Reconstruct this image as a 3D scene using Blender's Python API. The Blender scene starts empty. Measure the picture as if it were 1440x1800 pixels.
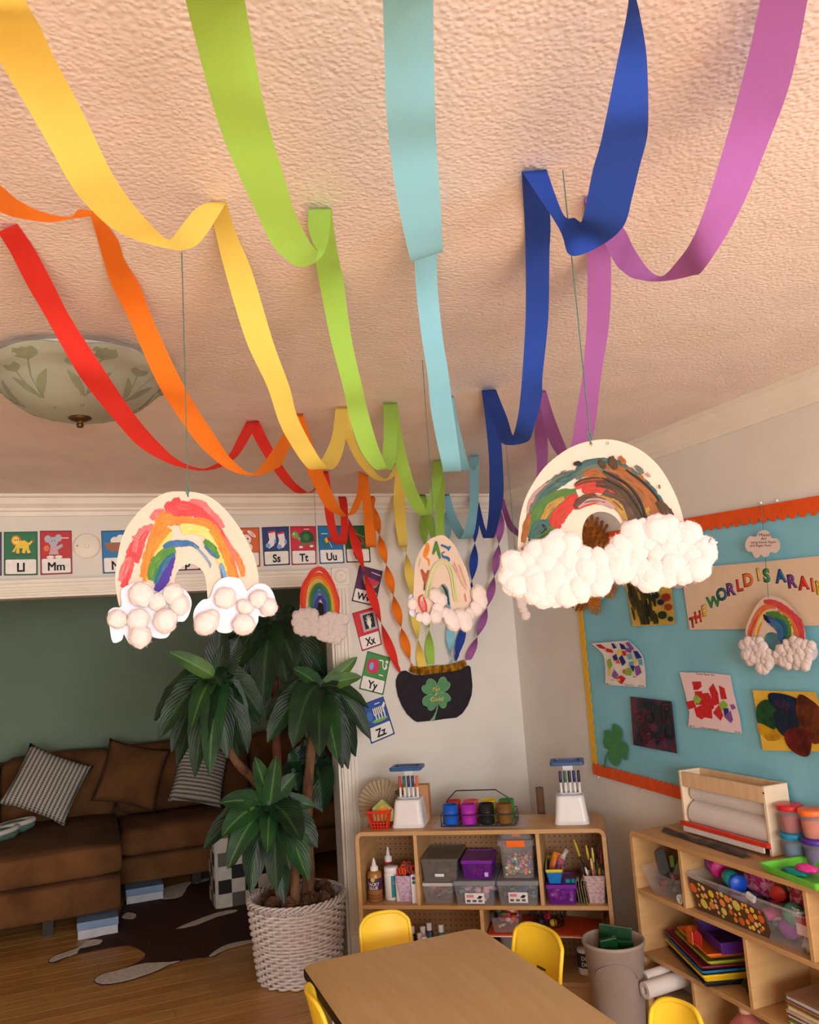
import bpy, bmesh, math, random
import numpy as np
from mathutils import Vector, Matrix, noise
random.seed(7)
SC = bpy.context.scene
COL = SC.collection
PI = math.pi

# ---------------------------------------------------------------- camera
F_PX = 1442.0
CAM = Vector((0.0, 0.0, 1.642))
AX = ((0.93124614, -0.00768234, 0.36430977),
      (-0.3582266, 0.16381537, 0.91915082),
      (-0.06674077, -0.9864611, 0.14980041))      # world axes seen in (right, down, forward)
_c = bpy.data.cameras.new('camera')
cam = bpy.data.objects.new('camera', _c)
COL.objects.link(cam)
_c.sensor_fit = 'VERTICAL'
_c.sensor_height = 24.0
_c.lens = F_PX / 1800.0 * 24.0
_c.clip_start = 0.02
cam.matrix_world = Matrix(((AX[0][0], -AX[0][1], -AX[0][2], CAM.x),
                           (AX[1][0], -AX[1][1], -AX[1][2], CAM.y),
                           (AX[2][0], -AX[2][1], -AX[2][2], CAM.z), (0, 0, 0, 1)))
SC.camera = cam

# ---------------------------------------------------------------- light
H, YB, XR = 2.44, 4.328, 2.334                     # ceiling height, back wall, right wall
YF, XL = -3.2, -3.4                                # window wall behind the camera, left wall
YG = 7.25                                          # far green wall of the living room
w = bpy.data.worlds.new('sky'); SC.world = w; w.use_nodes = True
w.node_tree.nodes['Background'].inputs[0].default_value = (0.75, 0.86, 1.0, 1)
w.node_tree.nodes['Background'].inputs[1].default_value = 1.2

def area_light(name, loc, target, sx, sy, power, col, spread=PI):
    l = bpy.data.lights.new(name, 'AREA'); l.shape = 'RECTANGLE'; l.size = sx; l.size_y = sy
    l.energy = power; l.color = col; l.spread = spread
    o = bpy.data.objects.new(name, l); COL.objects.link(o); o.location = loc
    o.rotation_euler = (Vector(target) - Vector(loc)).to_track_quat('-Z', 'Y').to_euler()
    return o
# daylight through the two windows of the wall behind the camera
area_light('window_light', (-0.75, YF + 0.03, 1.5), (-0.45, 4, 1.55), 1.5, 1.2, 106, (0.94, 0.98, 1.0))
area_light('window_light', (1.15, YF + 0.03, 1.5), (1.0, 4, 1.55), 1.5, 1.2, 106, (0.94, 0.98, 1.0))
sun = bpy.data.lights.new('sun', 'SUN'); sun.energy = 17.5; sun.angle = 0.02; sun.color = (1.0, 0.97, 0.93)
so = bpy.data.objects.new('sun', sun); COL.objects.link(so)
so.rotation_euler = Vector((0.08, 0.89, -0.45)).to_track_quat('-Z', 'Y').to_euler()
SC.view_settings.view_transform = 'Standard'
SC.view_settings.look = 'None'
SC.view_settings.exposure = 0.0
SC.view_settings.gamma = 1.0
SC.view_settings.use_curve_mapping = False
SC.cycles.max_bounces = 8
SC.cycles.diffuse_bounces = 5
SC.cycles.transparent_max_bounces = 12
SC.cycles.use_denoising = True

# ---------------------------------------------------------------- pixel helpers (frame 1440 x 1800)
def ray(px, py):
    a, b = (px - 720.0) / F_PX, (py - 900.0) / F_PX
    return Vector([AX[i][0] * a + AX[i][1] * b + AX[i][2] for i in range(3)])
def at(px, py, ax, val):
    r = ray(px, py)
    return CAM + r * ((val - CAM[ax]) / r[ax])
class Plane:
    """A real flat plane in the room; n points into the room."""
    def __init__(s, p, n):
        s.p = Vector(p); s.n = Vector(n).normalized()
        s.zx = None
    def __call__(s, px, py, off=0.0):
        q = s.p + s.n * off
        r = ray(px, py)
        return CAM + r * ((q - CAM).dot(s.n) / r.dot(s.n))
def Z(ox, oy, k):
    return lambda pts: [(ox + p[0] * k, oy + p[1] * k) for p in pts]

# ---------------------------------------------------------------- materials (all procedural)
def lin(c):
    return tuple((v / 255.0 / 12.92) if v <= 10.3 else ((v / 255.0 + 0.055) / 1.055) ** 2.4 for v in c)
_M = {}
def mat(name, c, rough=0.6, var=0.10, scale=18.0, bump=0.0, bscale=120.0, c2=None, metal=0.0, trans=0.0,
        alpha=1.0, stretch=(1, 1, 1), spec=0.4, coat=0.0, detail=4.0, lo=0.35, hi=0.65, uv=False, sheen=0.0, tcol=None):
    if name in _M: return _M[name]
    m = bpy.data.materials.new(name); m.use_nodes = True
    nt = m.node_tree; N = nt.nodes; L = nt.links
    b = N['Principled BSDF']
    tc = N.new('ShaderNodeTexCoord'); mp = N.new('ShaderNodeMapping')
    mp.inputs['Scale'].default_value = stretch
    L.new(tc.outputs['UV' if uv else 'Object'], mp.inputs[0])
    nz = N.new('ShaderNodeTexNoise'); nz.inputs['Scale'].default_value = scale; nz.inputs['Detail'].default_value = detail
    L.new(mp.outputs[0], nz.inputs['Vector'])
    cr = N.new('ShaderNodeValToRGB')
    a = lin(c)
    if c2 is None:
        d = tuple(max(0, v * (1 - var)) for v in a); a = tuple(min(1, v * (1 + var)) for v in a)
    else: d = lin(c2)
    cr.color_ramp.elements[0].position = lo; cr.color_ramp.elements[0].color = (*d, 1)
    cr.color_ramp.elements[1].position = hi; cr.color_ramp.elements[1].color = (*a, 1)
    L.new(nz.outputs[0], cr.inputs[0]); L.new(cr.outputs[0], b.inputs['Base Color'])
    b.inputs['Roughness'].default_value = rough; b.inputs['Metallic'].default_value = metal
    b.inputs['Specular IOR Level'].default_value = spec
    b.inputs['Coat Weight'].default_value = coat
    if sheen: b.inputs['Sheen Weight'].default_value = sheen
    if alpha < 1: b.inputs['Alpha'].default_value = alpha
    if bump:
        n2 = N.new('ShaderNodeTexNoise'); n2.inputs['Scale'].default_value = bscale; n2.inputs['Detail'].default_value = 3
        L.new(mp.outputs[0], n2.inputs['Vector'])
        bp = N.new('ShaderNodeBump'); bp.inputs['Strength'].default_value = min(1.0, bump); bp.inputs['Distance'].default_value = 0.004
        L.new(n2.outputs[0], bp.inputs['Height']); L.new(bp.outputs[0], b.inputs['Normal'])
    if trans:
        t = N.new('ShaderNodeBsdfTranslucent'); mx = N.new('ShaderNodeMixShader'); mx.inputs[0].default_value = trans
        L.new(cr.outputs[0], t.inputs[0])
        L.new(b.outputs[0], mx.inputs[1]); L.new(t.outputs[0], mx.inputs[2])
        L.new(mx.outputs[0], N['Material Output'].inputs[0])
    _M[name] = m
    return m

# ---------------------------------------------------------------- mesh helpers
def smooth_poly(pts, n=5, closed=True):
    out = []; k = len(pts)
    rng = range(k) if closed else range(k - 1)
    for i in rng:
        if closed: p = [pts[(i + j - 1) % k] for j in range(4)]
        else: p = [pts[min(max(i + j - 1, 0), k - 1)] for j in range(4)]
        for q in range(n):
            t = q / n
            out.append(tuple(0.5 * (2 * p[1][d] + (p[2][d] - p[0][d]) * t + (2 * p[0][d] - 5 * p[1][d] + 4 * p[2][d] - p[3][d]) * t * t
                                    + (3 * p[1][d] - p[0][d] - 3 * p[2][d] + p[3][d]) * t ** 3) for d in range(len(pts[0]))))
    if not closed: out.append(tuple(pts[-1]))
    return out

def V_new(): return bmesh.new()
def add_box(bm, x0, x1, y0, y1, z0, z1, bev=0.0, seg=2, M=None):
    r = bmesh.ops.create_cube(bm, size=1.0)
    vs = r['verts']
    for v in vs:
        v.co = Vector(((x0 + x1) / 2 + v.co.x * (x1 - x0), (y0 + y1) / 2 + v.co.y * (y1 - y0), (z0 + z1) / 2 + v.co.z * (z1 - z0)))
    if M is not None: bmesh.ops.transform(bm, matrix=M, verts=vs)
    if bev:
        es = list({e for v in vs for e in v.link_edges})
        bmesh.ops.bevel(bm, geom=es, offset=bev, segments=seg, affect='EDGES', profile=0.6)
    return bm
def box(*a, **k): return add_box(bmesh.new(), *a, **k)
def add_lathe(bm, prof, seg=24, c=(0, 0, 0), M=None, sx=1.0, sy=1.0):
    rings = []
    T = Matrix.Translation(c) if M is None else M
    for r, z in prof:
        if r < 1e-5: rings.append([bm.verts.new(T @ Vector((0, 0, z)))])
        else: rings.append([bm.verts.new(T @ Vector((r * sx * math.cos(2 * PI * i / seg), r * sy * math.sin(2 * PI * i / seg), z))) for i in range(seg)])
    for a, b in zip(rings, rings[1:]):
        for i in range(seg):
            j = (i + 1) % seg
            if len(a) == 1 and len(b) == 1: continue
            if len(a) == 1: bm.faces.new((a[0], b[j], b[i]))
            elif len(b) == 1: bm.faces.new((a[i], a[j], b[0]))
            else: bm.faces.new((a[i], a[j], b[j], b[i]))
    return bm
def lathe(*a, **k): return add_lathe(bmesh.new(), *a, **k)
def add_tube(bm, pts, r, seg=6, closed=False, cap=True):
    pts = [Vector(p) for p in pts]; n = len(pts); rings = []
    rr = r if isinstance(r, (list, tuple)) else [r] * n
    ref = None
    for i, p in enumerate(pts):
        if closed: t = pts[(i + 1) % n] - pts[i - 1]
        else: t = pts[min(i + 1, n - 1)] - pts[max(i - 1, 0)]
        t = t.normalized() if t.length > 1e-9 else Vector((0, 0, 1))
        if ref is None: ref = t.orthogonal().normalized()
        ref = (ref - t * ref.dot(t))
        ref = ref.normalized() if ref.length > 1e-6 else t.orthogonal().normalized()
        s = t.cross(ref)
        rings.append([bm.verts.new(p + (ref * math.cos(2 * PI * k / seg) + s * math.sin(2 * PI * k / seg)) * rr[i]) for k in range(seg)])
    prs = list(zip(rings, rings[1:])) + ([(rings[-1], rings[0])] if closed else [])
    for a, b in prs:
        for k in range(seg): bm.faces.new((a[k], a[(k + 1) % seg], b[(k + 1) % seg], b[k]))
    if cap and not closed:
        bm.faces.new(rings[0][::-1]); bm.faces.new(rings[-1])
    return bm
def tube(*a, **k): return add_tube(bmesh.new(), *a, **k)
def add_prism(bm, front, back):
    """closed outline given twice (front and back faces as lists of 3D points)"""
    a = [bm.verts.new(p) for p in front]; b = [bm.verts.new(p) for p in back]
    n = len(a)
    bm.faces.new(a); bm.faces.new(b[::-1])
    for i in range(n):
        j = (i + 1) % n
        bm.faces.new((a[j], a[i], b[i], b[j]))
    return bm
def add_ball(bm, c, r, sub=2, rough=0.0, fr=3.0, sq=(1, 1, 1), seed=0):
    q = bmesh.ops.create_icosphere(bm, subdivisions=sub, radius=1.0)
    for v in q['verts']:
        d = v.co.normalized()
        k = 1 + rough * noise.noise(d * fr + Vector((seed * 3.1, seed, 0)))
        v.co = Vector(c) + Vector((d.x * sq[0], d.y * sq[1], d.z * sq[2])) * r * k
    return bm
def ball(*a, **k): return add_ball(bmesh.new(), *a, **k)

# ---------------------------------------------------------------- objects
def link(name, me, parent=None):
    o = bpy.data.objects.new(name, me); COL.objects.link(o)
    if parent is not None: o.parent = parent
    return o
def mesh_of(name, bm, m, smooth=False):
    bmesh.ops.recalc_face_normals(bm, faces=bm.faces[:])
    me = bpy.data.meshes.new(name); bm.to_mesh(me); bm.free()
    if m is not None: me.materials.append(m)
    if smooth:
        for p in me.polygons: p.use_smooth = True
    return me
def struct(name, bm, m, smooth=False):
    o = link(name, mesh_of(name, bm, m, smooth)); o['kind'] = 'structure'; return o
class T:
    """one thing: an Empty at its base; parts are added in room coordinates (or in its own with loc=True)"""
    def __init__(s, name, label, cat, at_=(0, 0, 0), rotz=0.0, group=None):
        s.o = bpy.data.objects.new(name, None); COL.objects.link(s.o)
        s.o.empty_display_size = 0.05
        s.o.location = at_; s.o.rotation_euler = (0, 0, rotz)
        s.o['label'] = label; s.o['category'] = cat
        if group: s.o['group'] = group
        s.M = Matrix.LocRotScale(Vector(at_), Matrix.Rotation(rotz, 3, 'Z'), None)
        s.I = s.M.inverted()
    def add(s, name, bm, m, parent=None, smooth=False, loc=False, label=None, kind=None):
        if not loc: bmesh.ops.transform(bm, matrix=s.I, verts=bm.verts[:])
        o = link(name, mesh_of(name, bm, m, smooth), parent if parent is not None else s.o)
        if label: o['label'] = label
        if kind: o['kind'] = kind
        return o
    def put(s, name, me, M, parent=None):
        o = link(name, me, parent if parent is not None else s.o)
        o.matrix_local = s.I @ M
        return o
def tag(o, label, cat, group=None):
    o['label'] = label; o['category'] = cat
    if group: o['group'] = group
    return o
def single(name, bm, m, label, cat, group=None, smooth=False):
    return tag(link(name, mesh_of(name, bm, m, smooth)), label, cat, group)

# flat cut-outs on a plane, traced as pixel outlines and given real thickness
def sheet(pl, pts, off=0.0, th=0.0006, sm=0):
    if sm: pts = smooth_poly(pts, sm)
    bm = bmesh.new()
    add_prism(bm, [pl(x, y, off + th) for x, y in pts], [pl(x, y, off) for x, y in pts])
    return bm
def ell(cx, cy, rx, ry, n=20, rot=0.0, a0=0.0, a1=2 * PI):
    c, s = math.cos(rot), math.sin(rot)
    full = abs(a1 - a0 - 2 * PI) < 1e-6
    return [(cx + rx * math.cos(a) * c - ry * math.sin(a) * s, cy + rx * math.cos(a) * s + ry * math.sin(a) * c)
            for a in [a0 + (a1 - a0) * i / (n if full else n - 1) for i in range(n)]]
def text_mesh(pl, body, o, u, v, off=0.0, th=0.0004, bold=0.0, align='CENTER', bend=None):
    """letters as thin cut geometry; o pixel origin of the baseline, u and v pixel vectors of one em"""
    c = bpy.data.curves.new('t', 'FONT'); c.body = body; c.size = 1.0; c.align_x = align; c.offset = bold; c.resolution_u = 3
    ob = bpy.data.objects.new('t', c); COL.objects.link(ob)
    dg = bpy.context.evaluated_depsgraph_get(); dg.update()
    me = bpy.data.meshes.new_from_object(ob.evaluated_get(dg))
    bm = bmesh.new(); bm.from_mesh(me)
    bpy.data.objects.remove(ob); bpy.data.curves.remove(c); bpy.data.meshes.remove(me)
    for q in bm.verts:
        x, y = q.co.x, q.co.y
        q.co = pl(o[0] + u[0] * x + v[0] * y, o[1] + u[1] * x + v[1] * y, off)
    r = bmesh.ops.extrude_face_region(bm, geom=bm.faces[:])
    for q in [g for g in r['geom'] if isinstance(g, bmesh.types.BMVert)]: q.co += pl.n * th
    return bm
def stroke(pl, pts, wd, off=0.0008, jit=0.10, n=6, bead=0.0007, seed=0):
    """a brush stroke with ragged edges and a raised middle, UV along and across"""
    k = len(pts)
    ws = wd if isinstance(wd, (list, tuple)) else [wd * (0.55 if i in (0, k - 1) else 1.0) for i in range(k)]
    q = smooth_poly([(p[0], p[1], w_) for p, w_ in zip(pts, ws)], n, closed=False)
    bm = bmesh.new(); uvl = bm.loops.layers.uv.new('UVMap')
    rows = []; m = len(q)
    for i, (x, y, w_) in enumerate(q):
        a = q[max(i - 1, 0)]; b = q[min(i + 1, m - 1)]
        dx, dy = b[0] - a[0], b[1] - a[1]; l = math.hypot(dx, dy) or 1
        nx, ny = -dy / l, dx / l
        j1 = 1 + jit * noise.noise(Vector((i * 0.7, seed * 5.3, 0))) * 2; j2 = 1 + jit * noise.noise(Vector((i * 0.7, seed * 5.3, 9))) * 2
        row = []
        for s, h in ((-0.5 * j1, 0), (-0.25, bead), (0.0, bead * 0.6), (0.25, bead), (0.5 * j2, 0)):
            row.append(bm.verts.new(pl(x + nx * w_ * s, y + ny * w_ * s, off + h)))
        rows.append(row)
    for i in range(m - 1):
        for j in range(4):
            f = bm.faces.new((rows[i][j], rows[i][j + 1], rows[i + 1][j + 1], rows[i + 1][j]))
            for lp, (uu, vv) in zip(f.loops, ((i, j), (i, j + 1), (i + 1, j + 1), (i + 1, j))):
                lp[uvl].uv = (uu / m, vv / 4.0)
    return bm
def paint(name, c, c2, sc=3.0):
    c = tuple(v * 0.88 for v in c); c2 = tuple(v * 0.88 for v in c2)
    return mat('paint_' + name, c, rough=0.6, c2=c2, scale=sc, stretch=(1.2, 7, 1), uv=True, lo=0.38, hi=0.6, spec=0.2)
# ================================================================ the room
M_CEIL = mat('ceiling_popcorn', (232, 215, 207), rough=0.95, var=0.04, scale=6)
def ceiling_nodes(m):
    nt = m.node_tree; N = nt.nodes; L = nt.links; b = N['Principled BSDF']
    tc = N.new('ShaderNodeTexCoord')
    v = N.new('ShaderNodeTexVoronoi'); v.inputs['Scale'].default_value = 120; v.feature = 'SMOOTH_F1'
    nz = N.new('ShaderNodeTexNoise'); nz.inputs['Scale'].default_value = 110; nz.inputs['Detail'].default_value = 5
    mx = N.new('ShaderNodeMath'); mx.operation = 'MULTIPLY_ADD'; mx.inputs[1].default_value = 0.35
    L.new(tc.outputs['Object'], v.inputs['Vector']); L.new(tc.outputs['Object'], nz.inputs['Vector'])
    iv = N.new('ShaderNodeMath'); iv.operation = 'SUBTRACT'; iv.inputs[0].default_value = 1.0; L.new(v.outputs[0], iv.inputs[1])
    L.new(nz.outputs[0], mx.inputs[0]); L.new(iv.outputs[0], mx.inputs[2])
    bp = N.new('ShaderNodeBump'); bp.inputs['Strength'].default_value = 0.45; bp.inputs['Distance'].default_value = 0.005
    L.new(mx.outputs[0], bp.inputs['Height']); L.new(bp.outputs[0], b.inputs['Normal'])
ceiling_nodes(M_CEIL)
M_WALL = mat('wall_paint', (224, 218, 209), rough=0.75, var=0.03, scale=4, bump=0.12, bscale=60)
M_TRIM = mat('trim_paint', (232, 222, 208), rough=0.45, var=0.03, scale=8)
M_GREEN = mat('sage_wall_paint', (140, 158, 135), rough=0.8, var=0.04, scale=3)
M_SUB = mat('subfloor', (70, 45, 25), rough=0.8)

def quad_wall(name, boxes, m):
    bm = bmesh.new()
    for b in boxes: add_box(bm, *b)
    return struct(name, bm, m)
quad_wall('ceiling', [(XL, XR + 0.1, YF - 0.1, YG, H, H + 0.1)], M_CEIL)
OX0, OX1, OZ = -2.3, 1.228, 1.945                  # opening to the living room
quad_wall('wall_back', [(OX1, XR + 0.1, YB, YB + 0.12, 0, H), (XL, OX0, YB, YB + 0.12, 0, H), (OX0, OX1, YB, YB + 0.12, OZ, H)], M_WALL)
quad_wall('wall_right', [(XR, XR + 0.1, YF, YB, 0, H)], M_WALL)
quad_wall('wall_left', [(XL - 0.1, XL, YF, YB, 0, H)], M_WALL)
# wall behind the camera with two window openings
W0, W1 = 0.9, 2.1
quad_wall('wall_front', [(XL, XR, YF - 0.12, YF, 0, W0), (XL, XR, YF - 0.12, YF, W1, H), (XL, -1.5, YF - 0.12, YF, W0, W1),
                         (0.0, 0.4, YF - 0.12, YF, W0, W1), (1.9, XR, YF - 0.12, YF, W0, W1)], M_WALL)
for i, (a, b) in enumerate(((-1.5, 0.0), (0.4, 1.9))):
    bm = bmesh.new()
    for q in ((a, b, W0, W0 + 0.05), (a, b, W1 - 0.05, W1), (a, a + 0.05, W0, W1), (b - 0.05, b, W0, W1), ((a + b) / 2 - 0.02, (a + b) / 2 + 0.02, W0, W1)):
        add_box(bm, q[0], q[1], YF - 0.09, YF - 0.03, q[2], q[3])
    struct('window_%d' % (i + 1), bm, M_TRIM)
quad_wall('wall_living', [(XL, 2.6, YG, YG + 0.1, 0, H), (XL - 0.1, XL, YB + 0.12, YG, 0, H)], M_GREEN)
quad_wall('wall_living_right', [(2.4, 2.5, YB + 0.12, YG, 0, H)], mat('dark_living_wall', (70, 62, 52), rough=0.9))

# floor: base and single planks
fl = struct('floor', box(XL, XR, YF, YG, -0.06, -0.012), M_SUB)
PLK = [mat('bamboo_%d' % i, c, rough=0.32, c2=d, scale=3.0, stretch=(1.2, 26, 1), spec=0.45, bump=0.03, bscale=30)
       for i, (c, d) in enumerate((((206, 157, 90), (176, 126, 66)), ((198, 149, 84), (168, 118, 60)), ((212, 164, 98), (186, 136, 74)), ((192, 142, 78), (164, 114, 56))))]
plank_me = []
for L_ in (1.2, 1.5, 1.8):
    for k in range(4):
        plank_me.append((L_, mesh_of('plank', box(0.0006, L_ - 0.0006, 0.0006, 0.0994, -0.012, 0.0, bev=0.0012, seg=1), PLK[k])))
row = 0; y = 2.2
rnd = random.Random(3)
while y < YG - 0.05:
    x = -2.3 - rnd.random() * 1.0
    while x < XR - 0.06:
        L_, me = rnd.choice(plank_me)
        if x + L_ > XR: L_ = [q for q in (1.2, 1.5, 1.8)][0]; L_, me = rnd.choice([q for q in plank_me if q[0] == 1.2])
        o = link('plank', me, fl); o.location = (x if x + L_ <= XR else XR - L_, y, (rnd.random() - 0.5) * 0.0004)
        if x + L_ > XR: break
        x += L_
    y += 0.1
o = struct('floor_near', box(XL, XR, YF, 2.2, -0.012, 0.0), mat('pale_bounce_floor', (206, 172, 136), rough=0.8, var=0.05))  # unseen near floor, its colour paled to bounce whiter light onto the ceiling

# crown mouldings
def crown(name, p0, p1, inward):
    prof = [(0, 0), (0.075, 0), (0.075, -0.012), (0.06, -0.018), (0.05, -0.045), (0.03, -0.062), (0.028, -0.074), (0.018, -0.08), (0.016, -0.1), (0, -0.1)]
    bm = bmesh.new(); n = Vector(inward)
    fr = [Vector(p0) + n * a + Vector((0, 0, b)) for a, b in prof]; bk = [Vector(p1) + n * a + Vector((0, 0, b)) for a, b in prof]
    add_prism(bm, fr, bk); return struct(name, bm, M_TRIM)
crown('trim_1', (XL, YB, H), (XR, YB, H), (0, -1, 0))
crown('trim_2', (XR, YF, H), (XR, YB, H), (-1, 0, 0))
# header casing, fluted pilaster, corner block
hd = struct('trim_3', box(OX0, OX1 - 0.003, YB - 0.018, YB - 0.0005, OZ, OZ + 0.088), M_TRIM)
for a, b, d in ((0.012, 0.026, 0.026), (0.036, 0.052, 0.024), (0.068, 0.088, 0.03)):
    o = link('moulding', mesh_of('moulding', box(OX0, OX1 - 0.003, YB - d, YB - 0.0182, OZ + a, OZ + b, bev=0.002, seg=1), M_TRIM), hd)
pil = struct('trim_4', box(OX1, OX1 + 0.09, YB - 0.02, YB - 0.0005, 0, OZ), M_TRIM)
for k in range(4):
    x = OX1 + 0.008 + k * 0.0205
    link('flute', mesh_of('flute', box(x, x + 0.0125, YB - 0.03, YB - 0.0202, 0.18, OZ - 0.02, bev=0.003, seg=2), M_TRIM), pil)
link('plinth', mesh_of('plinth', box(OX1 - 0.002, OX1 + 0.095, YB - 0.036, YB - 0.0202, 0, 0.16, bev=0.003), M_TRIM), pil)
cb = struct('trim_5', box(OX1 - 0.002, OX1 + 0.095, YB - 0.032, YB - 0.0005, OZ, OZ + 0.092, bev=0.002), M_TRIM)
R90 = Matrix.Rotation(PI / 2, 4, 'X')
link('rosette', mesh_of('rosette', lathe([(0, 0.012), (0.012, 0.01), (0.014, 0.003), (0.022, 0.003), (0.026, 0.012), (0.034, 0.012), (0.038, 0.0)], 24,
     M=Matrix.Translation((OX1 + 0.0465, YB - 0.032, OZ + 0.046)) @ R90), M_TRIM, True), cb)
struct('trim_6', box(OX1 - 0.012, OX1 - 0.0005, YB, YB + 0.12, 0, OZ), M_TRIM)   # jamb lining
bs = struct('baseboard_back', box(OX1 + 0.096, XR, YB - 0.014, YB - 0.0005, 0, 0.11, bev=0.003), M_TRIM)
struct('baseboard_right', box(XR - 0.014, XR - 0.0005, YF, YB - 0.015, 0, 0.11, bev=0.003), M_TRIM)

# ---------------------------------------------------------------- ceiling lamp
cx, cy = -0.02, 2.33
t = T('ceiling_light', 'frosted glass ceiling lamp bowl with etched tulips and bronze finial', 'lamp', (cx, cy, H))
M_FROST = mat('frosted_glass', (188, 190, 168), rough=0.35, var=0.05, scale=5, trans=0.35)
prof = [(0.045, -0.150), (0.10, -0.142), (0.15, -0.122), (0.185, -0.095), (0.205, -0.072), (0.222, -0.06), (0.240, -0.05), (0.252, -0.036), (0.256, -0.03)]
prof = [(r, z) for r, z in smooth_poly(prof, 4, closed=False)]
bm = bmesh.new(); seg = 96; rows = []
for r, z in [(0.012, -0.152)] + prof + [(0.25, -0.026), (0.2, -0.062), (0.1, -0.134), (0.012, -0.146)]:
    ro = []
    for i in range(seg):
        a = 2 * PI * i / seg
        k = 1 + 0.018 * math.sin(8 * a) * max(0, (r - 0.17) / 0.08) ** 2
        ro.append(bm.verts.new((cx + r * k * math.cos(a), cy + r * k * math.sin(a), H + z - 0.006 * math.cos(8 * a) * max(0, (r - 0.2) / 0.05) ** 2 * 0.6)))
    rows.append(ro)
for a, b in zip(rows, rows[1:]):
    for i in range(seg): bm.faces.new((a[i], a[(i + 1) % seg], b[(i + 1) % seg], b[i]))
shade = t.add('glass_shade', bm, M_FROST, smooth=True)
def bowl_r(z):
    for (r0, z0), (r1, z1) in zip(prof, prof[1:]):
        if z0 <= z <= z1: return r0 + (r1 - r0) * (z - z0) / (z1 - z0 + 1e-9)
    return prof[-1][0]
def bowl_pt(s, a, off=0.0012):                      # s 0..1 from finial to rim
    i = s * (len(prof) - 1); k = min(int(i), len(prof) - 2); f = i - k
    r = prof[k][0] + (prof[k + 1][0] - prof[k][0]) * f; z = prof[k][1] + (prof[k + 1][1] - prof[k][1]) * f
    kk = 1 + 0.018 * math.sin(8 * a) * max(0, (r - 0.17) / 0.08) ** 2
    d = Vector((math.cos(a), math.sin(a), -0.9)).normalized()
    return Vector((cx + r * kk * math.cos(a), cy + r * kk * math.sin(a), H + z)) + d * off
M_ETCH = mat('etched_glass', (128, 132, 104), rough=0.5, var=0.08, scale=30)
M_BRZ = mat('bronze', (92, 66, 36), rough=0.35, metal=0.8, var=0.2)
def etched_leaf(bm, s0, a0, s1, a1, wd):
    n = 7; L_, R_ = [], []
    for i in range(n + 1):
        f = i / n; s = s0 + (s1 - s0) * f; a = a0 + (a1 - a0) * f
        ww = wd * math.sin(PI * min(0.97, max(0.03, f)))
        dl = math.hypot((s1 - s0), (a1 - a0) * 0.5) or 1
        ns, na = (a1 - a0) * 0.5 / dl, -(s1 - s0) / dl
        L_.append(bm.verts.new(bowl_pt(min(1, s + ns * ww), a + na * ww * 2))); R_.append(bm.verts.new(bowl_pt(min(1, max(0, s - ns * ww)), a - na * ww * 2)))
    for i in range(n): bm.faces.new((L_[i], L_[i + 1], R_[i + 1], R_[i]))
for k in range(8):
    a = k * PI / 4 + 0.1
    bm = bmesh.new()
    add_tube(bm, [bowl_pt(s, a + 0.35 * s * s, 0.0008) for s in (0.1, 0.25, 0.4, 0.55, 0.66)], 0.0016, 4)
    add_tube(bm, [bowl_pt(s, a - 0.05 - 0.3 * s * s, 0.0008) for s in (0.1, 0.25, 0.38, 0.5)], 0.0016, 4)
    e1 = a + 0.35 * 0.66 ** 2
    for d in (-0.09, 0.0, 0.09): etched_leaf(bm, 0.64, e1, 0.86, e1 + d, 0.045)
    e2 = a - 0.05 - 0.3 * 0.25
    for d in (-0.07, 0.06): etched_leaf(bm, 0.48, e2, 0.64, e2 + d * 1.4, 0.04)
    etched_leaf(bm, 0.22, a + 0.02, 0.46, a + 0.3, 0.035); etched_leaf(bm, 0.2, a, 0.44, a - 0.24, 0.03)
    t.add('etched_tulip', bm, M_ETCH, shade)
t.add('finial', lathe([(0, -0.18), (0.008, -0.178), (0.01, -0.17), (0.006, -0.165), (0.02, -0.160), (0.03, -0.155), (0.03, -0.150), (0.0, -0.148)], 20, c=(cx, cy, H)), M_BRZ, smooth=True)
t.add('ceiling_pan', lathe([(0.2, -0.03), (0.2, -0.001), (0, -0.001)], 32, c=(cx, cy, H)), mat('white_metal', (220, 215, 205), rough=0.4))
# ================================================================ crepe paper streamers
def crepe(name, c):
    m = mat('crepe_' + name, c, rough=0.85, var=0.07, scale=9, stretch=(3, 60, 1), uv=True, trans=0.15, spec=0.15, bump=0.35, bscale=14)
    return m
WALL_Y = YB - 0.085
def strip(rows, uvw=1.0):
    bm = bmesh.new(); uvl = bm.loops.layers.uv.new('UVMap')
    vs = []; acc = 0.0; us = []
    for i, (a, b) in enumerate(rows):
        if i: acc += ((Vector(a) + Vector(b)) / 2 - (Vector(rows[i - 1][0]) + Vector(rows[i - 1][1])) / 2).length
        us.append(acc)
        m_ = (Vector(a) + Vector(b)) / 2
        vs.append((bm.verts.new(a), bm.verts.new(m_), bm.verts.new(b)))
    for i in range(len(vs) - 1):
        for j in range(2):
            f = bm.faces.new((vs[i][j], vs[i][j + 1], vs[i + 1][j + 1], vs[i + 1][j]))
            for lp, (ii, jj) in zip(f.loops, ((i, j), (i, j + 1), (i + 1, j + 1), (i + 1, j))):
                lp[uvl].uv = (jj / 2.0, us[ii] * 4)
    return bm
def interp(rows, n=6):
    q = smooth_poly([tuple(a) + tuple(b) for a, b in rows], n, closed=False)
    return [(Vector(r[:3]), Vector(r[3:])) for r in q]
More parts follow.
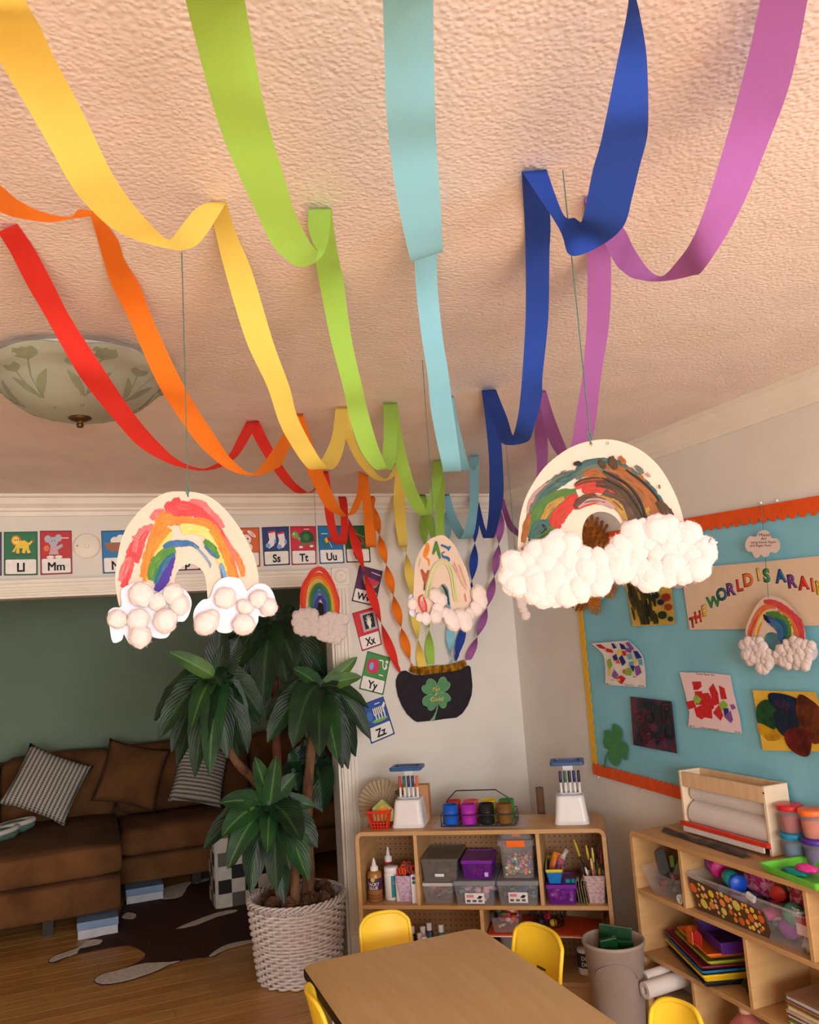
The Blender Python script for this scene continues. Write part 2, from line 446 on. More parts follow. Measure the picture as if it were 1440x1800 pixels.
def streamer(colour, c, keys, tail, label, twist=5.0, wmul=1.0):
    keys = [k if len(k) == 5 else tuple(k) + ('',) for k in keys]
    Y = [None] * len(keys)
    for i, k in enumerate(keys):
        f = k[4]
        if f == 'c': Y[i] = at((k[0] + k[2]) / 2, (k[1] + k[3]) / 2, 2, H - 0.004).y
        elif f == 'w': Y[i] = WALL_Y
        elif not isinstance(f, str): Y[i] = f
    fix = [i for i, k in enumerate(keys) if k[4] in ('c', 'w')]
    for a, b in zip(fix, fix[1:]):
        bt = [i for i in range(a, b) if keys[i][4] == 'b']
        j = bt[0] if bt else (a + b) // 2
        if j == a: continue
        Y[j] = Y[a] + 0.68 * (Y[b] - Y[a])
        for i in range(a + 1, j): Y[i] = Y[a] + (Y[j] - Y[a]) * (i - a) / (j - a)
        for i in range(j + 1, b): Y[i] = Y[j] + (Y[b] - Y[j]) * (i - j) / (b - j)
    j = fix[0]; nn = [i for i in range(j) if Y[i] is not None]
    for i in range(j):
        if Y[i] is None:
            lo = max([q for q in nn if q < i], default=nn[0]); hi = min([q for q in nn if q > i] + [j])
            Y[i] = Y[lo] + (Y[hi] - Y[lo]) * (i - lo) / (hi - lo)
    P3 = []
    for k, yy in zip(keys, Y):
        a, b = at(k[0], k[1], 1, yy), at(k[2], k[3], 1, yy)
        a.z = min(a.z, H - 0.003); b.z = min(b.z, H - 0.003)
        P3.append((a, b))
    # the part that comes from over the camera starts at a nearer tack on the ceiling
    d = (P3[0][1] - P3[0][0]); d.z = 0; d.normalize()
    runs = []
    if fix[0] > 0:
        m1 = (P3[fix[0]][0] + P3[fix[0]][1]) / 2; m0 = (P3[0][0] + P3[0][1]) / 2
        dx = (m1.x - m0.x) / (m1.y - m0.y)
        y0 = m0.y - 0.42
        st = Vector((m0.x - dx * 0.42, y0, H - 0.004))
        mid = st.lerp(m0, 0.5) - Vector((0, 0, 0.03))
        runs.append([(st - d * 0.024, st + d * 0.024), (mid - d * 0.024, mid + d * 0.024)] + P3[:fix[0] + 1])
    for a, b in zip(fix, fix[1:]): runs.append(P3[a:b + 1])
    rows = []
    for r in runs:
        q = interp(r); rows += q if not rows else q[1:]
    # from the tack at the top of the wall the ribbon spirals down to the pot
    s = (rows[-1][0] + rows[-1][1]) / 2; wv = (rows[-1][1] - rows[-1][0]); wd = 0.025
    e = at(tail[0], tail[1], 1, YB - 0.02); n = 70
    ctrl = at(tail[2], tail[3], 1, YB - 0.06) if len(tail) > 2 else None
    a0 = math.atan2(0, 1 if wv.x >= 0 else -1)
    for i in range(1, n + 1):
        f = i / n
        p = s.lerp(e, f)
        if ctrl is not None: p = s * (1 - f) ** 2 + ctrl * 2 * f * (1 - f) + e * f * f
        p.y -= 0.035 * math.sin(PI * f) ; p.y = min(p.y, YB - 0.032)
        an = a0 + twist * PI * f
        h = Vector((math.cos(an), math.sin(an), 0)) * wd
        if f > 0.97: h.y *= 0.3
        rows.append((p - h, p + h))
    bm = strip(rows)
    o = single('paper_streamer', bm, crepe(colour, c), label, 'streamer', 'crepe paper streamers from ceiling to pot', smooth=True)
    return o
streamer('red', (236, 60, 50), [
    (-4, 408, 30, 376, 'c'), (20, 447, 62, 440), (47, 500, 94, 500), (82, 560, 125, 560), (128, 642, 181, 647), (155, 682, 216, 700), (201, 738, 251, 747), (245, 785, 280, 779), (296, 814, 312, 808), (345, 827, 350, 823, 'b'),
    (380, 824, 372, 819), (409, 809, 401, 801), (428, 788, 418, 770), (455, 739, 433, 741, 'c'),
    (478, 786, 455, 785), (496, 817, 486, 833), (517, 846, 504, 854), (536, 862, 524, 867), (548, 866, 548, 863, 'b'), (562, 852, 558, 848), (577, 828, 567, 829, 'c'),
    (583, 865, 568, 868), (588, 910, 573, 912), (595, 939, 582, 944), (608, 957, 591, 957, 'b'), (612, 933, 598, 939), (611, 904, 599, 904), (608, 873, 595, 873, 'w')],
    (702, 1182, 640, 1040), 'red crepe paper streamer, the leftmost of the seven', 3.4)
streamer('orange', (252, 130, 40), [
    (-140, 300, -120, 262, 0.98), (-60, 348, -50, 300, 1.05), (0, 373, 0, 326, 1.14), (35, 384, 35, 354, 1.22), (87, 391, 80, 374, 1.31), (125, 385, 123, 381, 1.38), (142, 383, 139, 368, 1.43), (160, 380, 166, 364, 'c'),
    (170, 415, 205, 392), (181, 448, 219, 425), (196, 500, 245, 500), (226, 560, 268, 560), (271, 662, 315, 662), (300, 712, 350, 723), (350, 782, 385, 776), (401, 825, 408, 808), (441, 836, 442, 832, 'b'),
    (464, 833, 464, 812), (483, 825, 483, 786), (499, 809, 500, 759), (533, 726, 521, 728, 'c'),
    (549, 778, 530, 780), (566, 824, 538, 822), (581, 859, 556, 862), (594, 886, 572, 891), (606, 903, 594, 905), (612, 906, 609, 907, 'b'), (626, 901, 619, 890), (636, 880, 628, 865), (647, 836, 631, 822, 'c'),
    (652, 878, 636, 875), (657, 920, 640, 917), (661, 962, 644, 962, 'b'), (660, 920, 648, 920), (657, 872, 649, 872, 'w')],
    (724, 1172, 672, 1010), 'orange crepe paper streamer beside the red one', 5.6)
streamer('yellow', (253, 222, 108), [
    (-95, -60, 20, -60, 0.62), (-40, 30, 70, 45, 0.70), (0, 108, 97, 105), (45, 184, 128, 163), (87, 257, 160, 228), (121, 319, 192, 295), (153, 361, 222, 343), (194, 399, 250, 378), (240, 422, 275, 405), (295, 437, 297, 421, 1.2),
    (325, 439, 312, 406), (355, 422, 344, 367), (398, 354, 369, 355, 'c'),
    (414, 400, 378, 405), (444, 480, 398, 485), (480, 600, 433, 600), (509, 680, 470, 680), (522, 730, 491, 743), (544, 775, 512, 783), (567, 812, 538, 820), (583, 825, 552, 824, 'b'),
    (598, 808, 570, 800), (608, 770, 584, 765), (611, 714, 590, 717, 'c'),
    (622, 765, 606, 765), (633, 793, 620, 798), (652, 820, 636, 822), (668, 837, 658, 842), (680, 841, 679, 845, 'b'), (690, 826, 694, 836), (697, 812, 708, 814, 'c'),
    (692, 870, 712, 870), (695, 915, 714, 915), (701, 961, 716, 961, 'b'), (694, 915, 706, 915), (690, 871, 702, 871, 'w')],
    (741, 1172, 716, 1020), 'golden yellow crepe paper streamer between orange and green', 4.0)
streamer('green', (166, 212, 92), [
    (312, -60, 420, -60, 0.58), (326, 0, 430, 0, 0.65), (347, 83, 444, 76), (368, 163, 462, 174), (392, 240, 479, 243), (424, 316, 500, 312), (452, 375, 518, 372), (480, 432, 536, 411), (519, 467, 552, 436), (550, 464, 560, 440, 1.2),
    (572, 440, 553, 432), (580, 400, 542, 402), (582, 361, 542, 367, 'c'),
    (588, 405, 548, 420), (594, 439, 555, 461), (603, 489, 564, 511), (619, 600, 582, 600), (637, 680, 603, 680), (646, 720, 613, 728), (660, 770, 631, 786), (672, 803, 654, 820), (684, 826, 668, 825, 'b'),
    (694, 812, 672, 800), (699, 746, 675, 751), (698, 708, 674, 709, 'c'),
    (703, 740, 682, 750), (713, 793, 694, 810), (729, 852, 706, 850), (743, 882, 720, 886), (757, 906, 742, 907, 'b'), (771, 871, 752, 880), (778, 827, 760, 840), (775, 809, 762, 810, 'c'),
    (782, 850, 766, 850), (781, 900, 766, 905), (779, 960, 764, 960, 'b'), (765, 920, 750, 920), (748, 869, 737, 869, 'w')],
    (757, 1168, 742, 1010), 'lime green crepe paper streamer beside the yellow one', 4.2)
streamer('cyan', (148, 214, 236), [
    (670, -60, 764, -60, 0.58), (673, 0, 762, 0, 0.65), (676, 97, 763, 97), (679, 194, 765, 194), (686, 264, 768, 264), (698, 347, 774, 347), (712, 417, 777, 410), (724, 460, 778, 443, 1.2),
    (726, 430, 772, 420), (728, 366, 768, 362, 'c'),
    (728, 430, 769, 430), (731, 500, 769, 500), (741, 590, 778, 590), (752, 660, 789, 660), (757, 716, 796, 716), (766, 766, 804, 771), (777, 816, 810, 816), (780, 829, 811, 828, 'b'),
    (776, 800, 806, 800), (774, 740, 800, 745), (774, 697, 797, 695, 'c'),
    (786, 745, 806, 745), (796, 790, 816, 785), (808, 820, 824, 815), (822, 828, 832, 826, 'b'), (824, 818, 840, 818), (826, 802, 842, 800, 'c'),
    (826, 850, 842, 850), (824, 900, 840, 896), (808, 948, 829, 947, 'b'), (788, 912, 804, 910), (779, 869, 790, 868, 'w')],
    (793, 1166, 783, 1010), 'pale aqua crepe paper streamer, middle of the seven', 4.6)
streamer('blue', (44, 74, 164), [
    (1108, -70, 1116, -70, 0.56), (1106, -10, 1118, -10, 0.62), (1101, 30, 1126, 30), (1088, 95, 1137, 100), (1067, 200, 1140, 200), (1055, 255, 1137, 245), (1042, 300, 1124, 295), (1032, 350, 1112, 345), (1024, 385, 1096, 398), (1020, 390, 1056, 432, 1.06),
    (1010, 383, 1003, 449), (990, 376, 982, 400), (960, 289, 917, 301, 'c'),
    (964, 340, 920, 350), (967, 390, 921, 375), (966, 450, 924, 450), (964, 560, 924, 560), (954, 660, 918, 660), (952, 702, 913, 716), (938, 754, 908, 745), (926, 777, 903, 763), (886, 781, 900, 762, 'b'),
    (872, 755, 892, 735), (858, 715, 880, 705), (847, 686, 872, 683, 'c'),
    (854, 743, 878, 735), (860, 815, 884, 815), (860, 877, 885, 874), (857, 920, 876, 920), (850, 946, 867, 946, 'b'), (840, 915, 854, 930), (832, 890, 844, 890), (826, 868, 838, 868, 'w')],
    (800, 1162, 836, 1010), 'dark blue crepe paper streamer left of the purple one', 4.4)
streamer('purple', (166, 100, 166), [
    (1350, -70, 1436, -70, 0.60), (1337, 0, 1420, 0, 0.66), (1320, 80, 1405, 80), (1300, 160, 1385, 160), (1275, 250, 1355, 240), (1240, 365, 1300, 372), (1215, 425, 1240, 470), (1190, 460, 1215, 485), (1165, 485, 1160, 495, 1.12),
    (1142, 475, 1120, 491), (1115, 437, 1097, 479), (1096, 400, 1075, 452), (1056, 345, 1026, 348, 'c'),
    (1066, 400, 1030, 400), (1074, 452, 1032, 437), (1072, 560, 1032, 560), (1057, 660, 1024, 660), (1049, 729, 1013, 729), (1040, 777, 1004, 782), (1022, 812, 994, 806), (1008, 815, 996, 812, 'b'),
    (992, 778, 980, 800), (974, 732, 962, 765), (960, 686, 945, 688, 'c'),
    (962, 730, 944, 730), (963, 771, 940, 766), (963, 810, 944, 827), (955, 880, 936, 890), (930, 942, 918, 942, 'b'), (908, 928, 905, 939), (896, 908, 891, 924), (886, 876, 877, 877, 'w')],
    (822, 1160, 870, 1040), 'purple crepe paper streamer, the rightmost of the seven', 5.2)
# ================================================================ things on the walls
PB = Plane((0, YB - 0.0008, 0), (0, -1, 0))
PR = Plane((XR - 0.0008, 0, 0), (-1, 0, 0))
def bil(c):
    (a, b, d, e) = c                                   # TL TR BR BL
    def f(u, v):
        return tuple(a[i] * (1 - u) * (1 - v) + b[i] * u * (1 - v) + d[i] * u * v + e[i] * (1 - u) * v for i in (0, 1))
    return f
def cen(pl, pts):
    return pl(sum(p[0] for p in pts) / len(pts), sum(p[1] for p in pts) / len(pts))
def flat(name, c, **k):
    return mat('print_' + name, c, rough=0.45, var=0.04, scale=40, **k)
INK = flat('ink', (22, 20, 22)); WHITE = flat('white', (236, 230, 224))
IC = dict(y=(235, 196, 50), o=(226, 112, 40), g=(60, 130, 60), lg=(120, 170, 80), b=(60, 110, 190), lb=(120, 170, 220), w=(238, 232, 226), gr=(176, 176, 184),
          p=(230, 150, 160), r=(205, 40, 45), br=(150, 92, 60), k=(25, 22, 25), dg=(30, 90, 50), m=(200, 40, 90), ye=(245, 215, 80))
def uvell(cx, cy, rx, ry, n=14, rot=0.0): return ell(cx, cy, rx, ry, n, rot)
ICON = {
 'lion': [('dg', uvell(.5, .53, .33, .035)), ('o', uvell(.36, .20, .15, .12, 9)), ('y', [(.38, .22), (.62, .2), (.74, .27), (.74, .4), (.8, .48), (.7, .5), (.66, .4), (.62, .5), (.53, .48), (.56, .38), (.46, .38), (.46, .5), (.36, .49), (.38, .36), (.32, .46), (.24, .46), (.34, .34)]),
          ('ye', uvell(.35, .2, .1, .085)), ('y', [(.72, .26), (.84, .2), (.88, .22), (.76, .32)]), ('br', uvell(.87, .22, .04, .03)), ('k', uvell(.33, .19, .018, .018)), ('k', uvell(.40, .19, .018, .018))],
 'mouse': [('gr', uvell(.25, .19, .11, .085)), ('gr', uvell(.58, .17, .11, .085)), ('gr', uvell(.42, .25, .15, .11)), ('gr', [(.34, .34), (.52, .34), (.58, .54), (.28, .54)]), ('p', uvell(.43, .44, .08, .06)), ('gr', [(.52, .36), (.7, .3), (.72, .36), (.56, .44)]),
          ('o', uvell(.2, .4, .09, .07)), ('w', uvell(.32, .6, .12, .035)), ('w', uvell(.58, .6, .12, .035)), ('k', uvell(.38, .23, .016, .014)), ('k', uvell(.46, .23, .016, .014)), ('w', [(.68, .16), (.9, .16), (.9, .18), (.68, .18)])],
 'nest': [('w', uvell(.42, .24, .14, .09)), ('w', uvell(.6, .2, .14, .1)), ('w', uvell(.76, .24, .12, .08)), ('br', [(.08, .28), (.95, .28), (.9, .42), (.7, .5), (.3, .5), (.14, .42)])],
 'owl': [('br', uvell(.5, .35, .28, .2)), ('w', uvell(.4, .26, .1, .07)), ('w', uvell(.6, .26, .1, .07)), ('k', uvell(.4, .26, .03, .025)), ('k', uvell(.6, .26, .03, .025)), ('o', [(.47, .3), (.53, .3), (.5, .36)])],
 'pear': [('lg', uvell(.5, .42, .24, .15)), ('lg', uvell(.5, .26, .13, .12)), ('br', [(.49, .1), (.53, .1), (.52, .17), (.48, .17)])],
 'quilt': [('b', [(.2, .1), (.8, .1), (.8, .5), (.2, .5)]), ('ye', [(.2, .1), (.4, .1), (.4, .3), (.2, .3)]), ('r', [(.6, .3), (.8, .3), (.8, .5), (.6, .5)])],
 'bunny': [('w', uvell(.5, .3, .2, .13)), ('w', uvell(.72, .16, .17, .05, 12, .5)), ('w', uvell(.3, .16, .15, .05, 12, -.6)), ('p', uvell(.74, .17, .1, .022, 12, .5)), ('w', uvell(.52, .5, .22, .11)), ('k', uvell(.44, .28, .03, .025)), ('k', uvell(.58, .28, .03, .025)), ('p', uvell(.5, .35, .05, .03))],
 'socks': [('w', [(.22, .12), (.48, .09), (.5, .34), (.42, .48), (.24, .56), (.14, .5), (.2, .4), (.26, .34)]), ('w', [(.56, .16), (.8, .13), (.84, .32), (.9, .4), (.78, .54), (.6, .58), (.56, .48), (.62, .36)]),
          ('r', [(.22, .12), (.48, .09), (.485, .14), (.225, .17)]), ('r', [(.56, .16), (.8, .13), (.805, .18), (.565, .21)]), ('lb', uvell(.2, .48, .09, .06)), ('lb', uvell(.62, .52, .09, .06)), ('lb', uvell(.47, .38, .04, .05)), ('lb', uvell(.86, .4, .05, .06))],
 'turtle': [('dg', [(.34, .38), (.36, .2), (.5, .13), (.72, .12), (.88, .2), (.94, .38), (.7, .44), (.5, .44)]), ('lg', uvell(.18, .22, .13, .09)), ('lg', [(.24, .24), (.4, .3), (.36, .4), (.24, .3)]), ('br', [(.26, .44), (.95, .42), (.9, .5), (.7, .52), (.4, .52)]),
          ('w', uvell(.4, .54, .08, .03)), ('w', uvell(.82, .52, .08, .03)), ('g', uvell(.62, .28, .13, .1, 6)), ('w', uvell(.14, .2, .03, .025)), ('w', [(.54, .07), (.74, .07), (.74, .09), (.54, .09)])],
 'umbrella': [('g', [(.2, .5), (.26, .36), (.32, .44), (.3, .52)]), ('ye', [(.26, .36), (.34, .3), (.42, .42), (.32, .46)]), ('r', [(.34, .3), (.55, .3), (.62, .38), (.42, .42)]), ('w', [(.42, .42), (.45, .42), (.56, .58), (.53, .58)]), ('w', [(.14, .2), (.4, .2), (.4, .22), (.14, .22)])],
 'violin': [('br', uvell(.66, .44, .13, .09, 14, .5)), ('r', uvell(.56, .34, .11, .07, 14, .5)), ('lg', [(.1, .1), (.13, .08), (.8, .3), (.78, .33)]), ('k', [(.4, .2), (.43, .18), (.7, .44), (.68, .46)])],
 'melon': [('lg', [(.24, .26), (.95, .34), (.86, .5), (.6, .56), (.36, .46)]), ('m', [(.24, .24), (.96, .31), (.84, .45), (.6, .5), (.38, .42)])] + [('k', uvell(.4 + .1 * k, .32 + .03 * (k % 2), .012, .016, 6)) for k in range(5)] + [('w', [(.55, .1), (.95, .13), (.95, .15), (.55, .12)])],
 'xray': [('gr', [(.3, .08), (.95, .08), (.95, .56), (.3, .56)]), ('k', [(.4, .13), (.86, .13), (.86, .5), (.4, .5)]), ('w', uvell(.62, .36, .1, .08))] + [('w', [(.62 + .16 * math.sin(a) - .012, .36 - .2 * math.cos(a)), (.62 + .16 * math.sin(a) + .018, .36 - .2 * math.cos(a)), (.62 + .03 * math.sin(a) + .02, .34), (.62 + .03 * math.sin(a) - .02, .34)]) for a in (-1.1, -.5, -.05, .4, .85)] + [('w', [(.56, .42), (.68, .42), (.66, .5), (.58, .5)])],
 'yoyo': [('r', uvell(.36, .34, .27, .2)), ('m', uvell(.35, .34, .2, .15)), ('lb', uvell(.3, .35, .09, .1)), ('w', [(.52, .16), (.7, .16), (.74, .3), (.84, .36), (.94, .3), (.9, .2), (.84, .2), (.86, .27), (.82, .32), (.77, .28), (.74, .13), (.6, .12)]), ('w', uvell(.88, .14, .06, .04)), ('w', [(.66, .5), (.84, .5), (.84, .53), (.66, .53)])],
 'zebra': [('lg', uvell(.6, .52, .33, .05)), ('b', uvell(.24, .36, .12, .12))] + [('w', [(.42, .2), (.84, .2), (.88, .36), (.42, .38)])] + [('k', [(.46 + .08 * k, .2), (.49 + .08 * k, .2), (.49 + .08 * k, .38), (.46 + .08 * k, .38)]) for k in range(5)] + [('w', [(.46 + .12 * k, .36), (.51 + .12 * k, .36), (.5 + .12 * k, .5), (.46 + .12 * k, .5)]) for k in range(4)] + [('w', [(.84, .2), (.95, .12), (.98, .18), (.88, .28)]), ('w', [(.55, .1), (.78, .1), (.78, .12), (.55, .12)])],
 'kite': [('ye', [(.5, .1), (.75, .3), (.5, .5), (.25, .3)])]}
ICM = {k: flat('icon_' + k, v) for k, v in IC.items()}
CARDS = [
 ('Kk', [(-57, 937), (3, 935), (3, 1012), (-57, 1014)], (40, 50, 96), 'kite'), ('Ll', [(6.7, 935), (66, 934), (66.7, 1011), (6.7, 1012)], (14, 110, 62), 'lion'),
 ('Mm', [(70, 933), (126, 932.5), (127.5, 1008.7), (71, 1011)], (186, 20, 26), 'mouse'), ('Nn', [(177.5, 933), (234, 931.5), (237, 1006), (181, 1008.7)], (12, 112, 176), 'nest'),
 ('Oo', [(236, 931.5), (292, 930.5), (295, 1004), (239, 1006)], (226, 130, 30), 'owl'), ('Pp', [(294, 930.4), (350, 929.2), (353, 1002), (297, 1004)], (150, 30, 40), 'pear'),
 ('Qq', [(352, 929.2), (404, 928.2), (407, 999), (355, 1002)], (90, 60, 130), 'quilt'), ('Rr', [(406, 928), (456, 927), (458, 996), (409, 999)], (214, 96, 34), 'bunny'),
 ('Ss', [(460, 926.7), (508, 925), (510, 993), (464, 995)], (26, 46, 110), 'socks'), ('Tt', [(510, 925), (555, 924.7), (557, 992), (512.6, 993.5)], (205, 26, 66), 'turtle'),
 ('Uu', [(558, 924), (601, 924), (606, 990), (562, 991.5)], (20, 120, 180), 'umbrella'), ('Vv', [(604.5, 924), (648, 923.5), (652, 988.5), (609, 989)], (30, 100, 50), 'violin'),
 ('Ww', [(632, 993), (673, 1004), (660, 1066), (618, 1056.5)], (76, 20, 76), 'melon'), ('Xx', [(619, 1078), (659.5, 1066), (671.5, 1133), (636.5, 1145)], (206, 22, 36), 'xray'),
 ('Yy', [(646, 1144), (687, 1156), (674, 1222), (631, 1211)], (60, 140, 66), 'yoyo'), ('Zz', [(633.6, 1239), (674, 1224), (694.5, 1290), (652.5, 1308)], (20, 76, 160), 'zebra')]
WORDS = dict(kite='yellow kite', lion='yellow lion', mouse='grey mouse', nest='brown nest of eggs', owl='brown owl', pear='green pear', quilt='patchwork quilt', bunny='white bunny', socks='pair of white socks', turtle='green turtle',
             umbrella='coloured umbrella', violin='brown violin', melon='slice of watermelon', xray='black hand x-ray', yoyo='red yo-yo', zebra='striped zebra')
for tx, c, colr, icon in CARDS:
    f = bil(c)
    edge = tuple(v * 0.72 for v in colr)
    t = T('alphabet_card', 'alphabet card %s showing a %s on the wall' % (tx, WORDS[icon]), 'card', cen(PB, c), group='alphabet cards above the opening and down the wall')
    def P(pts): return [f(u, v) for u, v in pts]
    t.add('backing', sheet(PB, P([(0, 0), (1, 0), (1, 1), (0, 1)]), 0, 0.0012), flat('edge_' + tx, edge))
    t.add('picture', sheet(PB, P([(.035, .03), (.965, .03), (.965, .62), (.035, .62)]), 0.0012, 0.0004), flat('pic_' + tx, colr))
    t.add('letter_panel', sheet(PB, P([(.05, .655), (.08, .635), (.92, .635), (.95, .655), (.95, .945), (.92, .965), (.08, .965), (.05, .945)]), 0.0012, 0.0004), WHITE)
    for cc, pts in ICON[icon]: t.add('drawing', sheet(PB, P(pts), 0.0016 + 0.00015 * len(t.o.children), 0.0003), ICM[cc])
    o0 = f(.5, .91); u1 = f(1.5, .91); v1 = f(.5, -.09)
    k = 0.36
    t.add('letters', text_mesh(PB, tx, o0, ((u1[0] - o0[0]) * k, (u1[1] - o0[1]) * k), ((v1[0] - o0[0]) * k * .78, (v1[1] - o0[1]) * k * .78), 0.0018, 0.0004, bold=(0.0 if tx[0] in 'MW' else 0.03)), INK)
    if tx[0] in 'MW':
        for dd in (-.035, .035): t.add('letters', text_mesh(PB, tx, (o0[0] + (u1[0] - o0[0]) * k * dd, o0[1] + (u1[1] - o0[1]) * k * dd), ((u1[0] - o0[0]) * k, (u1[1] - o0[1]) * k), ((v1[0] - o0[0]) * k * .78, (v1[1] - o0[1]) * k * .78), 0.0019, 0.0004), INK)

# round blank wall plate between two cards
c0 = PB(152.5, 960)
t = T('wall_plate', 'round blank white plate between the Mm and Nn cards', 'cover', c0)
rp = (PB(177, 960) - c0).length
R_X = Matrix.Translation(c0) @ Matrix.Rotation(PI / 2, 4, 'X')
t.add('disc', lathe([(0, 0.012), (rp * 0.85, 0.011), (rp * 0.95, 0.008), (rp, 0.0)], 40, M=R_X), M_TRIM, smooth=True)
t.add('button', lathe([(0, 0.016), (0.012, 0.015), (0.014, 0.011)], 16, M=R_X), M_TRIM, smooth=True)
t.add('indicator', lathe([(0, 0.0135), (0.004, 0.0125), (0.004, 0.009)], 10, M=Matrix.Translation(PB(136, 960)) @ Matrix.Rotation(PI / 2, 4, 'X')), flat('grey', (110, 104, 98)))

# ---------------------------------------------------------------- pot of gold
zp = Z(680, 1150, 170 / 1440.)
t = T('pot_of_gold', 'black paper pot with gold trim and a green four-leaf clover', 'decoration', PB(763, 1220))
body = [(205, 255), (280, 242), (330, 270), (400, 305), (540, 312), (700, 285), (900, 262), (1080, 230), (1160, 185), (1215, 165), (1248, 190), (1262, 300), (1278, 470), (1265, 610), (1210, 760), (1130, 880), (1040, 945), (850, 965), (700, 990), (450, 1010), (400, 985), (300, 890), (220, 760), (165, 620), (135, 470), (135, 390), (165, 310)]
t.add('pot', sheet(PB, zp(body), 0.004, 0.004), mat('black_felt', (36, 30, 38), rough=0.9, var=0.15, scale=40))
M_GOLD = mat('gold_foil', (190, 140, 40), rough=0.35, metal=0.5, var=0.25, scale=40, c2=(128, 88, 20))
xs = np.linspace(330, 1185, 58)
top = [(330, 240), (360, 170), (500, 185), (700, 165), (880, 158), (1000, 130), (1100, 95), (1150, 82), (1190, 130)]
bot = [(330, 250), (390, 290), (540, 312), (700, 285), (900, 262), (1080, 230), (1160, 185), (1190, 150)]
def ipl(q, x): return float(np.interp(x, [a for a, b in q], [b for a, b in q]))
bm = bmesh.new(); pr = None
for i, x in enumerate(xs):
    h = 0.0135 + (0.005 if i % 2 else 0.0) + 0.002 * math.sin(i * 2.3)
    a, b = zp([(x, ipl(top, x) + (8 if i % 2 else -6)), (x + 6, ipl(bot, x) + (6 if i % 3 else -2))])
    m_ = ((a[0] + b[0]) / 2, (a[1] + b[1]) / 2)
    q = [bm.verts.new(PB(*a, h * 0.8)), bm.verts.new(PB(*m_, h + 0.003)), bm.verts.new(PB(*b, h * 0.9))]
    if pr:
        for j in range(2): bm.faces.new((pr[j], pr[j + 1], q[j + 1], q[j]))
    pr = q
t.add('gold_trim', bm, M_GOLD, smooth=False)
M_CLO = mat('clover_paper', (86, 142, 96), rough=0.8, var=0.08, scale=30); M_CLE = mat('clover_edge', (124, 170, 124), rough=0.8)
lobes = [[(745, 460), (720, 400), (670, 365), (620, 370), (590, 410), (580, 450), (535, 470), (520, 510), (540, 560), (600, 595), (680, 600), (745, 585)],
         [(745, 470), (770, 400), (800, 350), (850, 335), (885, 360), (900, 400), (940, 425), (945, 470), (915, 525), (860, 560), (790, 590), (740, 590)],
         [(880, 570), (930, 610), (955, 655), (940, 695), (900, 715), (885, 780), (850, 805), (810, 795), (775, 745), (745, 690), (740, 600), (800, 575)],
         [(740, 590), (745, 690), (735, 770), (700, 820), (660, 840), (620, 825), (600, 780), (545, 755), (530, 705), (545, 650), (590, 615), (660, 592)]]
clo = None
for k, l in enumerate(lobes):
    cxm, cym = sum(p[0] for p in l) / len(l), sum(p[1] for p in l) / len(l)
    ed = t.add('clover_leaf', sheet(PB, zp(smooth_poly(l, 3)), 0.0084 + 0.0002 * k, 0.0006), M_CLE)
    t.add('leaf_face', sheet(PB, zp(smooth_poly([(cxm + (x - cxm) * .93, cym + (y - cym) * .93) for x, y in l], 3)), 0.0092 + 0.0002 * k, 0.0004), M_CLO, parent=ed)
t.add('clover_stem', sheet(PB, zp(smooth_poly([(750, 730), (765, 740), (755, 820), (730, 910), (705, 990), (645, 990), (690, 930), (735, 840)], 3)), 0.0084, 0.001), M_CLE)
M_GINK = mat('gold_ink', (226, 192, 104), rough=0.45, metal=0.2, var=0.08)
q = zp([(740, 545), (840, 530), (728, 440)]); o0 = q[0]
t.add('gold_lettering', text_mesh(PB, 'Pot', o0, (zp([(1, 0)])[0][0] * 0 + 9.5, -0.8), (0.4, -9.5), 0.0104, 0.0006, bold=0.015), M_GINK)
t.add('gold_lettering', text_mesh(PB, 'of', zp([(735, 615)])[0], (7.5, -0.6), (0.3, -7.5), 0.0104, 0.0006, bold=0.015), M_GINK)
t.add('gold_lettering', text_mesh(PB, 'Gold', zp([(745, 700)])[0], (11.5, -0.8), (0.4, -11), 0.0104, 0.0006, bold=0.015), M_GINK)

# ---------------------------------------------------------------- bulletin board on the right wall
t = T('bulletin_board', 'large blue paper bulletin board with orange and yellow scalloped edges', 'board', PR(1300, 1130))
BLUE = mat('board_paper', (130, 194, 212), rough=0.85, var=0.05, scale=5, bump=0.6, bscale=7)
y0, y1 = PR(1205, 912).y, 1.25                       # far end, near end (outside the frame)
yb0 = PR(1050, 1360).y
zt = PR(1205, 912).z; zt2 = PR(1438, 872).z; zb = PR(1052, 1362).z; zb2 = PR(1195, 1403).z
yl_top = yb0 + 0.02
def edge_z(yy, top):
    if top: return zt + (zt2 - zt) * (yy - y0) / (PR(1438, 872).y - y0)
    return zb + (zb2 - zb) * (yy - yb0) / (PR(1195, 1403).y - yb0)
bm = bmesh.new(); ny, nz = 44, 30; g = []
for i in range(ny + 1):
    yy = yl_top + (y1 - yl_top) * i / ny; r = []
    for j in range(nz + 1):
        zz = edge_z(yy, False) + (edge_z(yy, True) - edge_z(yy, False)) * j / nz
        wob = 0.004 * (0.5 + noise.noise(Vector((yy * 5, zz * 5, 1)))) + 0.003 * abs(noise.noise(Vector((yy * 12 + zz * 4, zz * 3, 7))))
        if i in (0, ny) or j in (0, nz): wob = 0.001
        r.append(bm.verts.new((XR - 0.001 - max(0.0005, wob), yy, zz)))
    g.append(r)
for i in range(ny):
    for j in range(nz): bm.faces.new((g[i][j], g[i + 1][j], g[i + 1][j + 1], g[i][j + 1]))
t.add('paper_backing', bm, BLUE, smooth=True)
OR_B = mat('orange_border', (226, 84, 22), rough=0.6, var=0.06, scale=30); YE_B = mat('yellow_border', (232, 176, 30), rough=0.6, var=0.06, scale=30)
